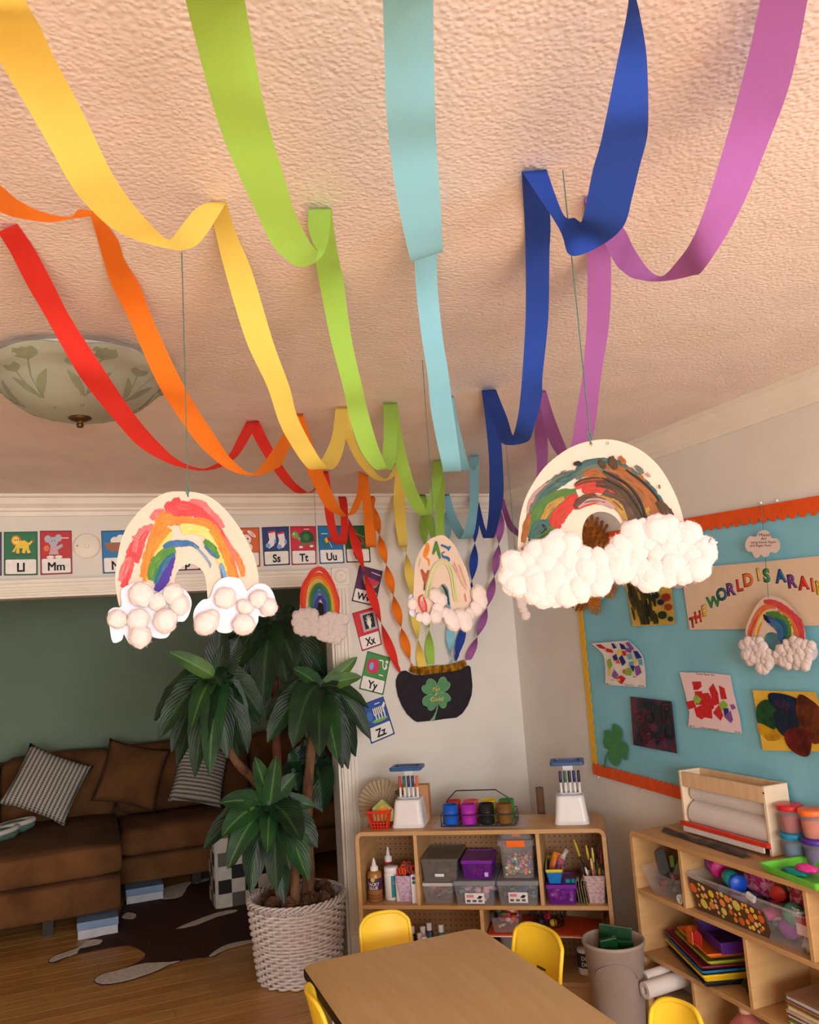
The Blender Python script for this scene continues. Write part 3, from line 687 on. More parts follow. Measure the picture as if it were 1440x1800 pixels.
def border(name, p0, p1, inward, wd, m, wave=0.045, amp=0.011, x=XR - 0.009):
    p0, p1, inward = Vector(p0), Vector(p1), Vector(inward)
    L_ = (p1 - p0).length; n = int(L_ / wave) * 8
    out = [p0, p1]; scal = []
    for i in range(n, -1, -1):
        s = i / n; ph = (s * n / 8) % 1.0
        scal.append(p0.lerp(p1, s) + inward * (wd + amp * (abs(math.sin(PI * ph)) ** 0.8 * 2 - 1)))
    for q in out + scal: q.x = x
    bm = bmesh.new(); fr = out + scal
    add_prism(bm, [Vector((x - 0.0025, q.y, q.z)) for q in fr], fr)
    return t.add(name, bm, m)
border('top_border', (0, yl_top, edge_z(yl_top, True)), (0, y1, edge_z(y1, True)), (0, 0, -1), 0.055, OR_B)
border('bottom_border', (0, yl_top, edge_z(yl_top, False)), (0, y1, edge_z(y1, False)), (0, 0, 1), 0.05, OR_B, 0.032, 0.008)
border('side_border', (0, yl_top, edge_z(yl_top, False) + .05), (0, yl_top, edge_z(yl_top, True)), (0, -1, 0), 0.04, YE_B, 0.05, 0.006, XR - 0.0075)
PINM = mat('clear_pin', (230, 225, 220), rough=0.2)
for q in ((1338, 884), (1366, 880), (1128, 1390), (1052, 1366)):
    t.add('push_pin', ball(PR(*q, 0.014), 0.005, 2), PINM, smooth=True)

PAPER = mat('white_paper', (232, 222, 216), rough=0.8, var=0.02)
def curl_sheet(pts, off=0.016, curl=0.02, seed=0):
    """a loose sheet pinned on the board: subdivided quad lifting at its corners; pts are TL TR BR BL pixels"""
    f = bil(pts); n = 8; bm = bmesh.new(); g = []
    for i in range(n + 1):
        r = []
        for j in range(n + 1):
            u, v = i / n, j / n
            d = max(0, (abs(u - .5) + abs(v - .5)) - 0.55) * curl * 2 * (0.5 + noise.noise(Vector((u * 2, v * 2, seed))))
            q = f(u, v); r.append((PR(*q, off + max(0, d)), PR(*q, off + max(0, d) - 0.0006)))
        g.append(r)
    A = [[bm.verts.new(c[0]) for c in r] for r in g]
    for i in range(n):
        for j in range(n): bm.faces.new((A[i][j], A[i][j + 1], A[i + 1][j + 1], A[i + 1][j]))
    return bm
# banner
zb5 = Z(1190, 880, 250 / 1440.)
ban = zb5([(40, 690), (310, 668), (900, 615), (1440, 560), (1900, 515), (1900, 1230), (1440, 1262), (700, 1300), (130, 1308)])
t = T('banner', 'cream paper banner reading THE WORLD IS A RAINBOW on blue board', 'banner', cen(PR, ban))
t.add('paper', sheet(PR, ban, 0.0145, 0.0008), mat('cream_paper', (222, 196, 168), rough=0.8, var=0.03))
LC = dict(r=(206, 50, 40), o=(224, 106, 36), y=(224, 178, 50), g=(50, 140, 70), b=(40, 90, 150), p=(110, 56, 130), t=(36, 96, 120))
lets = [('T', 165, 1280, 100, -.18, 'r'), ('H', 222, 1230, 110, -.2, 'r'), ('E', 282, 1165, 105, -.16, 'y'), ('W', 382, 1080, 120, -.12, 'g'), ('O', 462, 1005, 120, -.1, 't'), ('R', 550, 955, 120, -.08, 'p'), ('L', 640, 912, 115, -.08, 'r'), ('D', 728, 862, 125, -.08, 'o'),
        ('I', 832, 805, 120, -.06, 'y'), ('S', 916, 820, 130, -.04, 'g'), ('A', 1058, 825, 130, 0, 'b'), ('R', 1170, 878, 130, .02, 'p'), ('A', 1290, 895, 130, .03, 'r'), ('I', 1382, 915, 130, .04, 'o'), ('N', 1470, 940, 130, .06, 'y'), ('B', 1580, 985, 130, .08, 'g'), ('O', 1690, 1040, 130, .1, 'b'), ('W', 1800, 1100, 130, .12, 'p')]
for ch, x, yv, hgt, rot, cc in lets:
    k = 250 / 1440.; e = hgt / 0.72 * k
    u = (e * math.cos(rot) * (0.64 if x < 300 else 0.8), e * math.sin(rot) * 0.5 - e * .10); v = (-e * 0.14, -e)
    o0 = zb5([(x, yv)])[0]
    ol = t.add('letter', text_mesh(PR, ch, o0, u, v, 0.0153, 0.0005, bold=(0.012 if ch in 'W' else 0.055)), flat('banner_dark_' + cc, tuple(q * 0.62 for q in LC[cc])), label='%s letter %s on banner' % (dict(r='red', o='orange', y='yellow', g='green', b='blue', p='purple', t='teal')[cc], ch))
    if ch in 'W':
        for dd in (-.05, .05): t.add('letter', text_mesh(PR, ch, (o0[0] + u[0] * dd, o0[1] + u[1] * dd), u, v, 0.0153, 0.0004), flat('banner_dark_' + cc, LC[cc]))
    t.add('letter_face', text_mesh(PR, ch, o0, u, v, 0.016, 0.0005, bold=(0.0 if ch in 'W' else 0.014)), flat('banner_' + cc, LC[cc]), parent=ol)

def art(name, label, pts, m, curl=0.02, seed=0, off=0.016):
    t = T(name, label, 'artwork', cen(PR, pts)); t.add('sheet', curl_sheet(pts, off, curl, seed), m, smooth=True); return t
z6 = Z(1030, 1100, 290 / 1440.)
TC = dict(r=(196, 34, 36), lg=(140, 178, 60), p=(130, 84, 160), nb=(36, 44, 120), c=(90, 170, 196), y=(226, 196, 70), o=(216, 90, 44))
TM = {k: mat('tissue_' + k, v, rough=0.9, var=0.12, scale=60) for k, v in TC.items()}
# confetti collage: top corner curls
pts = z6([(48, 155), (370, 128), (525, 538), (170, 515)])
t = T('collage', 'white sheet with small scattered multicoloured tissue scraps on board', 'artwork', cen(PR, pts))
bm = bmesh.new(); L_ = smooth_poly(z6([(48, 155), (130, 225), (160, 280), (170, 400), (170, 515)]), 4, closed=False); R_ = smooth_poly(z6([(370, 128), (440, 190), (495, 260), (518, 380), (525, 538)]), 4, closed=False)
def conf_off(f): return 0.016 + 0.045 * max(0, 0.55 - f) ** 2
pr = None
for i, (a, b) in enumerate(zip(L_, R_)):
    f = i / (len(L_) - 1); q = [bm.verts.new(PR(a[0] + (b[0] - a[0]) * s, a[1] + (b[1] - a[1]) * s, conf_off(f))) for s in (0, .33, .67, 1)]
    if pr:
        for j in range(3): bm.faces.new((pr[j], pr[j + 1], q[j + 1], q[j]))
    pr = q
t.add('sheet', bm, PAPER, smooth=True)
scr = [('r', [(85, 165), (130, 160), (175, 195), (165, 205), (120, 195)]), ('r', [(180, 195), (230, 210), (240, 240), (175, 225)]), ('nb', [(220, 152), (245, 155), (270, 195), (240, 200)]), ('nb', [(290, 150), (330, 165), (355, 205), (310, 205)]), ('p', [(345, 150), (375, 140), (425, 205), (395, 215)]), ('p', [(345, 195), (400, 200), (395, 240), (350, 225)]),
       ('y', [(280, 210), (310, 215), (310, 260), (280, 255)]), ('r', [(315, 220), (345, 220), (355, 260), (325, 260)]), ('nb', [(232, 265), (265, 245), (280, 295), (245, 305)]), ('nb', [(288, 280), (315, 255), (350, 320), (320, 352)]), ('c', [(362, 250), (400, 245), (410, 290), (370, 295)]), ('nb', [(412, 218), (450, 220), (490, 280), (440, 290)]),
       ('c', [(455, 292), (490, 290), (498, 345), (465, 340)]), ('lg', [(185, 300), (215, 285), (232, 345), (205, 385), (188, 340)]), ('o', [(258, 305), (285, 295), (300, 330), (265, 330)]), ('c', [(375, 315), (420, 310), (415, 355), (375, 350)]), ('y', [(415, 290), (440, 290), (440, 340), (420, 340)]), ('lg', [(340, 385), (380, 360), (405, 400), (395, 435), (345, 430)]),
       ('nb', [(385, 345), (425, 350), (415, 405), (400, 380)]), ('p', [(425, 355), (465, 345), (488, 410), (440, 440)]), ('y', [(195, 375), (220, 380), (210, 435), (195, 430)]), ('p', [(245, 380), (285, 430), (255, 465), (225, 440)]), ('o', [(325, 380), (345, 385), (340, 420), (320, 410)]), ('r', [(265, 455), (310, 432), (348, 460), (315, 512), (280, 485)]), ('y', [(275, 460), (298, 460), (298, 482), (275, 480)])]
for k, (cc, p) in enumerate(scr):
    pp = z6(p); fy = (sum(q[1] for q in p) / len(p) - 150) / 380.
    t.add('tissue_scrap', sheet(PR, pp, conf_off(fy) + 0.0015 + 0.0001 * k, 0.0004), TM[cc])
for tx, x, yv, s in (('age 3', 195, 512, 4.0), ('Tissue Art', 375, 522, 4.0), ('by me', 485, 530, 4.0), ('3 yr', 320, 145, 3.6), ('red', 230, 478, 3.6), ('blue', 425, 450, 3.6)):
    t.add('handwriting', text_mesh(PR, tx, z6([(x, yv)])[0], (s, 0.3), (0.3, -s), 0.0185, 0.0002), INK)
# red tissue sheet
pts = z6([(818, 405), (1262, 432), (1365, 945), (895, 882)])
t = T('collage', 'white sheet with a cluster of large red tissue scraps', 'artwork', cen(PR, pts))
f = [z6([p])[0] for p in ((818, 405), (1050, 410), (1262, 432), (1290, 580), (1345, 800), (1365, 945), (1130, 910), (895, 882), (905, 760), (870, 600))]
t.add('sheet', sheet(PR, f, 0.0158, 0.0008), mat('pinkish_paper', (232, 206, 208), rough=0.8, var=0.02))
scr = [('r', [(925, 488), (1005, 485), (1012, 530), (980, 560), (940, 560), (935, 520)]), ('r', [(950, 572), (1015, 570), (1020, 690), (960, 690)]), ('r', [(1015, 590), (1070, 585), (1115, 660), (1120, 720), (1050, 760), (1005, 680)]), ('r', [(1075, 550), (1112, 502), (1155, 590), (1165, 680), (1120, 700)]), ('r', [(1160, 520), (1210, 545), (1232, 640), (1180, 640)]),
       ('r', [(872, 665), (940, 650), (965, 710), (900, 730)]), ('r', [(945, 720), (1020, 690), (1040, 800), (1010, 818), (965, 790)]), ('r', [(1025, 720), (1100, 720), (1105, 812), (1040, 800)]), ('r', [(1110, 760), (1160, 690), (1200, 780), (1178, 830)]), ('lg', [(940, 625), (965, 600), (1010, 640), (985, 685), (950, 670)]), ('lg', [(1165, 680), (1200, 645), (1240, 690), (1225, 735), (1180, 740)]), ('nb', [(1200, 720), (1245, 720), (1250, 780), (1210, 790)]), ('p', [(1205, 790), (1265, 740), (1285, 820), (1268, 852)]), ('p', [(1258, 690), (1290, 685), (1310, 720), (1275, 735)])]
for k, (cc, p) in enumerate(scr): t.add('tissue_scrap', sheet(PR, z6(p), 0.0166 + 0.00012 * k, 0.0004), TM[cc])
for tx, x, yv, s, v in (('Tissue Paper Art', 1040, 432, 5.0, 0.4), ('I feel overjoyed', 1075, 905, 5.2, 0.7), ('age 4', 925, 880, 4.4, 0.6), ('by me', 1325, 935, 4.4, 0.7)):
    t.add('handwriting', text_mesh(PR, tx, z6([(x, yv)])[0], (s, v), (0.9, -s), 0.0168, 0.0002), INK)
# dark finger painting
M_DK = mat('dark_paint', (96, 40, 60), rough=0.35, c2=(20, 26, 40), scale=16, detail=8, lo=0.42, hi=0.62, bump=0.5, bscale=60)
pts = z6([(388, 618), (750, 660), (797, 1115), (415, 1040)])
t = art('finger_painting', 'almost black finger painting with swirls beneath the confetti sheet', pts, M_DK, 0.01)
rr = random.Random(5)
for k in range(26):
    u, v = 0.12 + 0.76 * rr.random(), 0.1 + 0.8 * rr.random(); fb = bil(pts); c_ = fb(u, v); r_ = 4 + 7 * rr.random(); a0 = rr.random() * 6
    q = [(c_[0] + r_ * math.cos(a0 + a) * (0.9), c_[1] + r_ * math.sin(a0 + a)) for a in np.linspace(0, 3.6, 7)]
    q = [p for p in q if abs(p[0] - c_[0]) < 40]
    cc = rr.choice([((120, 36, 50), (60, 20, 36)), ((40, 70, 54), (20, 34, 34)), ((34, 44, 84), (20, 24, 40)), ((60, 40, 66), (26, 22, 34)), ((110, 96, 60), (40, 40, 30))])
    if k < 6: cc = ((140, 36, 52), (80, 24, 40))
    lim = [(min(max(p[0], pts[0][0] + 3), pts[2][0] - 6), min(max(p[1], pts[1][1] + 2), pts[3][1] - 3)) for p in q]
    t.add('paint_swirl', stroke(PR, lim, 2.4, 0.019, seed=k), paint('dk%d' % (k % 5 if k >= 6 else 9), *cc))
# yellow sheet with thick colours
z3 = Z(860, 750, 580 / 1440.)
pts = z3([(1150, 1150), (1425, 1158), (1500, 1420), (1195, 1412)])
t = art('finger_painting', 'yellow sheet covered in thick blue, green and brown paint', pts, mat('yellow_sheet', (222, 178, 60), rough=0.7, var=0.06), 0.012, 2)
blob = [((36, 84, 44), (20, 54, 34), [(1175, 1230), (1210, 1200), (1250, 1230), (1255, 1290), (1215, 1330), (1180, 1290)]), ((206, 160, 30), (170, 120, 20), [(1180, 1300), (1230, 1320), (1270, 1345), (1250, 1365), (1200, 1360)]), ((24, 44, 74), (16, 30, 50), [(1240, 1170), (1310, 1180), (1370, 1215), (1375, 1260), (1320, 1270), (1270, 1240), (1235, 1200)]),
        ((30, 36, 60), (18, 40, 50), [(1255, 1250), (1330, 1265), (1345, 1330), (1300, 1350), (1260, 1310)]), ((120, 60, 26), (70, 30, 20), [(1360, 1185), (1400, 1200), (1440, 1240), (1470, 1330), (1420, 1370), (1380, 1330), (1350, 1250)]), ((110, 34, 24), (60, 20, 24), [(1300, 1340), (1350, 1320), (1395, 1350), (1390, 1425), (1350, 1425), (1310, 1390)]), ((60, 40, 70), (30, 30, 50), [(1260, 1195), (1310, 1215), (1300, 1240), (1262, 1230)])]
for k, (c, c2, p) in enumerate(blob):
    pc_ = [sum(q[i] for q in p) / len(p) for i in (0, 1)]; p = [(pc_[0] + (x - pc_[0]) * 1.2, pc_[1] + (y - pc_[1]) * 1.16) for x, y in p]
    pp = smooth_poly(z3(p), 4); pm = (sum(q[0] for q in pp) / len(pp), sum(q[1] for q in pp) / len(pp))
    bm = sheet(PR, pp, 0.0185 + 0.0003 * k, 0.0012)
    t.add('paint_patch', bm, mat('thick_paint%d' % k, c, rough=0.3, c2=c2, scale=30, bump=0.8, bscale=70))
# small painting with yellow edge below the big rainbow
pts = z3([(585, 640), (790, 625), (812, 862), (628, 872)])
t = art('finger_painting', 'yellow edged painting of dark green strokes behind the largest rainbow', pts, mat('ochre_sheet', (206, 168, 70), rough=0.7, var=0.06), 0.01, 3)
for k in range(64):
    fb = bil(pts); u = 0.04 + 0.54 * rr.random(); v = 0.14 + 0.80 * rr.random()
    a, b, c_ = fb(u, v - .12), fb(u + .04 * rr.random(), v), fb(u + .02, min(.98, v + .12))
    t.add('paint_stroke', stroke(PR, [a, b, c_], 4.6, 0.0186 + 0.0001 * k, seed=k), paint('og%d' % (k % 3), *[((70, 74, 34), (40, 44, 26)), ((96, 84, 40), (50, 46, 28)), ((54, 50, 30), (34, 40, 30))][k % 3]))
for k, (u, v, c, r_) in enumerate(((.62, .45, ((30, 60, 60), (20, 36, 44)), 7), (.72, .58, ((30, 40, 90), (20, 40, 50)), 6), (.85, .5, ((190, 60, 40), (120, 40, 30)), 8), (.88, .68, ((190, 80, 40), (110, 50, 30)), 7), (.72, .82, ((40, 70, 40), (30, 40, 30)), 8), (.9, .9, ((40, 90, 60), (30, 50, 40)), 5), (.55, .3, ((150, 50, 40), (90, 40, 30)), 5))):
    c_ = bil(pts)(u, v); t.add('paint_patch', sheet(PR, smooth_poly(ell(c_[0], c_[1], r_, r_ * .9, 7), 3), 0.0252 + .0003 * k, 0.0008), paint('op%d' % k, *c))
# clover at the lower left corner of the board
t = T('paper_clover', 'green paper four-leaf clover low on the blue board', 'decoration', PR(1082, 1310))
M_CL2 = mat('clover_green', (70, 134, 80), rough=0.8, var=0.06, scale=20)
body = [(245, 855), (290, 880), (318, 930), (312, 985), (318, 1012), (355, 1030), (372, 1080), (360, 1120), (362, 1165), (330, 1168), (298, 1130), (300, 1180), (275, 1225), (235, 1215), (205, 1170), (200, 1120), (205, 1085), (165, 1065), (150, 1010), (162, 960), (165, 915), (205, 915), (232, 945), (228, 890)]
t.add('leaf', sheet(PR, smooth_poly(z6(body), 3), 0.014, 0.0012), M_CL2)
t.add('stem', sheet(PR, z6([(200, 1085), (210, 1100), (182, 1160), (170, 1240), (155, 1240), (165, 1160)]), 0.014, 0.0012), M_CL2)
# handprint tree at the board's far corner
t = T('handprint_cutout', 'orange brown paper handprints at corner of the blue board', 'decoration', PR(1040, 990))
HM = [mat('hand_%d' % k, c, rough=0.8, c2=d, scale=30, stretch=(1, 1, 4)) for k, (c, d) in enumerate((((204, 122, 34), (150, 84, 22)), ((170, 98, 28), (124, 68, 18)), ((216, 138, 44), (174, 100, 28))))]
def hand(cx_, cy_, s, rot, m, off):
    pts = []
    for a, l in ((-2.45, .75), (-1.95, 1.05), (-1.62, 1.15), (-1.3, 1.05), (-.85, .7)):
        for da, ll in ((-.13, .55), (-.09, l * .92), (0, l), (.09, l * .92), (.13, .55)): pts.append((ll * math.cos(a + da), ll * math.sin(a + da)))
    pts += [(.5, .15), (.35, .6), (-.35, .6), (-.5, .1)]
    c, sn = math.cos(rot), math.sin(rot)
    return t.add('handprint', sheet(PR, [(cx_ + s * (x * c - y_ * sn), cy_ + s * (x * sn + y_ * c)) for x, y_ in pts], off, 0.0008), m)
for k, (x, yy, s, r) in enumerate(((1042, 942, 34, 0), (1052, 950, 32, .25), (1030, 952, 32, -.25), (1042, 972, 36, .1), (1036, 960, 32, -.2), (1050, 985, 30, .3), (1030, 1000, 30, -.4), (1045, 1020, 30, 2.8), (1060, 1030, 26, 2.4), (1030, 1045, 26, 3.3), (1022, 1052, 22, 3.6), (1044, 1055, 24, 3.0), (1066, 1028, 20, 2.0))):
    hand(x, yy, s, r, HM[k % 3], 0.016 + 0.001 * k)
t.add('trunk', sheet(PR, [(1024, 930), (1060, 930), (1058, 1010), (1050, 1060), (1026, 1060), (1026, 1000)], 0.0145, 0.001), HM[1])
# string with cloud card
M_STR = mat('green_string', (70, 110, 96), rough=0.8)
def hang_string(label, top, bottom, knot=True, r=0.0011):
    t = T('hanging_string', label, 'string', top)
    t.add('cord', tube([top, Vector(top).lerp(Vector(bottom), .5) + Vector((0, 0, -0.0005)), bottom], r, 5), M_STR)
    if knot: t.add('knot', tube([Vector(bottom) + Vector((0.000, -0.002, z)) + Vector((x, 0, 0)) for x, z in ((0, 0.0), (-.004, .012), (-.006, .018), (-.003, .02), (.002, .016), (.001, .008))], 0.0011, 5), M_STR)
    return t
PC = Plane((XR - 0.05, 0, 0), (-1, 0, 0))
zc = zb5
cloud = [(705, 400), (745, 360), (800, 365), (825, 325), (880, 298), (935, 318), (962, 380), (1010, 380), (1045, 430), (1040, 490), (1000, 530), (950, 520), (930, 555), (885, 572), (850, 545), (830, 575), (790, 575), (760, 520), (720, 515), (692, 460)]
t = T('cloud_card', 'white paper cloud with handwriting hanging on string over banner', 'card', cen(PC, zc(cloud)))
t.add('paper', sheet(PC, smooth_poly(zc(cloud), 3), 0, 0.0008), mat('card_white', (226, 202, 194), rough=0.8, var=0.02))
for tx, x, yv, s in (('Mixed', 885, 362, 8), ('Art', 880, 398, 7), ('using tissue Paper', 875, 432, 6.2), ('and finger Paint', 848, 465, 6.0)):
    t.add('handwriting', text_mesh(PC, tx, zc([(x, yv)])[0], (s, -.1), (0.6, -s), 0.0009, 0.0002), INK)
t = T('cloud_card', 'lilac paper cloud card under right cloud of the largest rainbow', 'card', PR(1200, 1026))
t.add('paper', sheet(PR, smooth_poly([(1168, 1008), (1212, 995), (1224, 1012), (1212, 1024), (1205, 1030), (1196, 1034), (1186, 1034), (1174, 1028)], 3), 0.02, 0.001), mat('lilac_paper', (196, 178, 196), rough=0.8, var=0.03))
# ================================================================ hanging paper rainbows
M_RB = mat('rainbow_paper', (204, 181, 163), rough=0.75, var=0.02)
M_CLD = mat('cloud_paper', (206, 204, 214), rough=0.7, var=0.015)
M_COT = mat('cotton', (236, 221, 216), rough=1.0, var=0.03, scale=60, bump=0.3, bscale=9, trans=0.25)
COT = [mesh_of('cotton_ball', ball((0, 0, 0), 1.0, 4, rough=0.14, fr=1.5, seed=k), M_COT, True) for k in range(5)]
for me in COT:                                         # fine fluff on each ball
    for v in me.vertices:
        v.co *= 1 + 0.05 * noise.noise(v.co * 3.3) + 0.03 * noise.noise(v.co * 8) + 0.02 * noise.noise(v.co * 17)
def fuzz(me, seed):
    rr = random.Random(seed); bm = bmesh.new(); bm.from_mesh(me); vs = bm.verts[:]
    src = [v.co.copy() for v in vs]
    for k in range(520):
        p = rr.choice(src); n = p.normalized(); tg = n.orthogonal(); tg.rotate(Matrix.Rotation(rr.random() * 6.28, 3, n)); s_ = n.cross(tg)
        l = rr.uniform(.10, .30); q = p * .99 + tg * l * .5 + n * l * .35; e = p * .98 + tg * l + n * l * rr.uniform(.0, .7); w_ = .010
        a = [bm.verts.new(x) for x in (p * .98 - s_ * w_, p * .98 + s_ * w_, q + s_ * w_ * .7, q - s_ * w_ * .7, e)]
        bm.faces.new(a[:4]); bm.faces.new((a[3], a[2], a[4]))
    bm.to_mesh(me); bm.free()
    for p in me.polygons: p.use_smooth = True
for k, me in enumerate(COT): fuzz(me, k)
def balls(t, pl, pts, off=0.004, parent=None, sq=0.62, seed=0):
    r_ = random.Random(seed)
    for x, y, r in pts:
        c = pl(x, y, off); rad = (pl(x + r, y, off) - c).length
        zax = pl.n; M = zax.to_track_quat('Z', 'Y').to_matrix().to_4x4()
        MM = Matrix.Translation(c + zax * rad * sq * 0.6) @ M @ Matrix.Rotation(r_.random() * 6, 4, 'Z') @ Matrix.Diagonal((rad * (1.02 + .22 * r_.random()), rad * (1.02 + .22 * r_.random()), rad * sq * 1.05, 1))
        t.put('cotton_ball', r_.choice(COT), MM, parent)
def rplane(px, py, Y, yaw=0.0):
    p = at(px, py, 1, Y); n = Vector((CAM.x - p.x, CAM.y - p.y, 0)).normalized(); n.rotate(Matrix.Rotation(yaw, 3, 'Z'))
    return Plane(p, n)
RED = paint('red', (206, 44, 50), (226, 96, 96)); PINK = paint('pink', (222, 84, 96), (232, 140, 130)); ORG = paint('orange', (236, 116, 30), (226, 150, 70))
YEL = paint('yellow', (236, 196, 80), (240, 220, 150)); GRN = paint('green', (44, 120, 60), (110, 150, 60)); TEAL = paint('teal', (30, 110, 110), (50, 90, 130))
BLU = paint('blue', (40, 84, 150), (80, 130, 170)); PUR = paint('purple', (84, 40, 150), (60, 60, 150)); ORY = paint('oryel', (236, 160, 50), (226, 110, 50)); REO = paint('redorange', (222, 80, 44), (236, 150, 90))
SKB = paint('skyblue', (90, 140, 180), (150, 170, 190))

# ---- left rainbow
zl = Z(190, 850, 310 / 1440.)
pl = rplane(330, 870, 1.60)
t = T('paper_rainbow', 'large painted paper rainbow with scattered cotton balls, hanging at left', 'rainbow', pl(320, 1000), group='hanging paper rainbows')
outer = [(90, 1000), (62, 850), (60, 720), (80, 590), (110, 450), (170, 330), (260, 220), (370, 130), (480, 72), (600, 64), (720, 72), (830, 108), (920, 175), (1000, 260), (1080, 370), (1140, 480), (1190, 590), (1220, 700), (1231, 800), (1228, 900), (1225, 1000), (820, 1000)]
inner = [(812, 930), (805, 840), (790, 750), (750, 690), (680, 653), (610, 675), (560, 730), (542, 800), (540, 900), (535, 1000)]
t.add('arch', sheet(pl, smooth_poly(zl(outer[:20] + inner[:0]), 2, closed=False) + zl([(1225, 1000), (820, 1000)]) + smooth_poly(zl(inner), 2, closed=False), 0, 0.0009), M_RB)
S = []
def st(m, pts, w_, off=None): S.append((m, pts, w_))
st(RED, [(125, 850), (150, 740), (175, 640), (200, 540), (225, 470)], 75); st(PINK, [(105, 800), (140, 690), (180, 600)], 70); st(PINK, [(215, 560), (250, 460), (300, 390), (370, 350)], 80); st(RED, [(235, 650), (260, 540), (285, 440), (330, 390)], 50)
st(PINK, [(350, 290), (400, 250), (460, 225)], 70); st(PINK, [(250, 380), (320, 350)], 30); st(PINK, [(195, 440), (260, 420)], 26)
st(ORG, [(285, 770), (320, 650), (350, 540), (385, 430), (430, 340), (540, 270)], 85); st(ORY, [(300, 800), (340, 680), (375, 560), (430, 450), (510, 370)], 70); st(ORG, [(400, 330), (460, 290), (560, 280), (640, 300)], 110); st(YEL, [(320, 800), (365, 690), (400, 580), (455, 500), (520, 400)], 50)
st(RED, [(560, 190), (510, 180), (500, 215), (570, 240), (680, 240), (780, 270)], 62); st(RED, [(590, 130), (560, 150), (590, 180), (680, 190), (760, 230), (840, 290)], 66); st(PINK, [(670, 140), (760, 160), (830, 230), (900, 300), (945, 360)], 45); st(RED, [(780, 250), (840, 290), (920, 390), (960, 450)], 30)
st(ORG, [(550, 290), (680, 310), (800, 335), (880, 380), (930, 480)], 70); st(YEL, [(600, 390), (700, 370), (790, 390), (860, 450), (900, 530), (930, 620), (960, 720)], 85); st(YEL, [(590, 350), (680, 350), (760, 370)], 60); st(ORY, [(830, 380), (900, 450), (950, 560), (990, 680), (1020, 770)], 65)
st(REO, [(940, 440), (980, 530), (1020, 640), (1060, 770)], 30); st(PINK, [(960, 430), (1010, 530), (1060, 640), (1085, 700)], 22); st(ORG, [(1050, 600), (1090, 680), (1105, 760)], 45); st(REO, [(1010, 520), (1080, 620), (1110, 720)], 22); st(ORY, [(940, 560), (1010, 700), (1040, 770)], 36)
st(BLU, [(460, 530), (500, 500), (580, 490), (670, 490), (740, 530)], [50, 55, 55, 40, 22]); st(SKB, [(700, 500), (770, 570), (830, 650), (835, 690)], 16); st(GRN, [(350, 790), (380, 690), (420, 620), (500, 560), (550, 540)], 90); st(paint('lime', (110, 160, 60), (60, 120, 50)), [(345, 770), (365, 680), (400, 610), (440, 560)], 45); st(TEAL, [(395, 820), (430, 720), (470, 640), (540, 570)], 60)
st(BLU, [(400, 830), (445, 740), (490, 640), (545, 590)], 45); st(PUR, [(400, 880), (440, 800), (480, 730), (515, 650), (540, 600)], [60, 80, 75, 50, 25]); st(PUR, [(430, 850), (475, 790), (490, 730)], 45)
st(GRN, [(785, 465), (840, 510), (880, 570), (905, 610)], [30, 60, 50, 20]); st(BLU, [(790, 510), (850, 570), (900, 610)], 26); st(SKB, [(920, 650), (940, 720), (960, 780)], 40); st(BLU, [(925, 700), (935, 780)], 24)
for k, (m, p, w_) in enumerate(S):
    sc = 310 / 1440.
    t.add('paint_stroke', stroke(pl, zl(p), [q * sc for q in w_] if isinstance(w_, list) else w_ * sc * 1.12, 0.0010 + 0.00012 * k, seed=k, jit=.2), m, smooth=True)
cl1 = [(110, 1000), (105, 880), (160, 830), (250, 805), (330, 810), (375, 870), (400, 895), (470, 850), (560, 830), (640, 880), (682, 960), (665, 1060), (620, 1125), (560, 1130), (525, 1180), (490, 1250), (430, 1266), (370, 1255), (350, 1240), (310, 1290), (220, 1320), (170, 1300), (135, 1240), (128, 1230), (110, 1280), (40, 1298), (15, 1190), (0, 1100), (5, 1040), (50, 1012)]
cl2 = [(845, 900), (870, 830), (930, 775), (1010, 762), (1080, 785), (1120, 850), (1140, 875), (1200, 825), (1270, 818), (1330, 860), (1365, 940), (1365, 1010), (1340, 1070), (1270, 1090), (1230, 1080), (1225, 1130), (1180, 1200), (1110, 1230), (1050, 1200), (1030, 1190), (1000, 1215), (950, 1222), (900, 1210), (880, 1190), (830, 1225), (770, 1215), (710, 1150), (695, 1080), (715, 1010), (770, 950), (820, 940)]
for k, c in enumerate((cl1, cl2)):
    a = t.add('cloud', sheet(pl, smooth_poly(zl(c), 3), 0.007, 0.001), M_CLD)
    bl = [[(275, 910, 88), (405, 965, 62), (530, 900, 72), (585, 990, 74), (470, 1120, 84), (250, 1110, 78), (265, 1250, 88), (80, 1110, 74), (230, 1170, 50)], [(955, 935, 72), (800, 1140, 86), (850, 1090, 60), (1115, 1010, 60), (1230, 940, 64), (1310, 1010, 70), (1105, 1150, 76), (770, 1180, 50)]][k]
    balls(t, pl, [(x[0][0], x[0][1], r * 310 / 1440.) for x, r in [(zl([(p[0], p[1])]), p[2]) for p in bl]], 0.008, a, sq=0.8, seed=k)
top = at(309, 436, 2, H - 0.2); hp = pl(331, 874, 0.001)
hang_string('green string holding the left rainbow from the yellow streamer', (hp.x, hp.y, H - 0.003), hp)

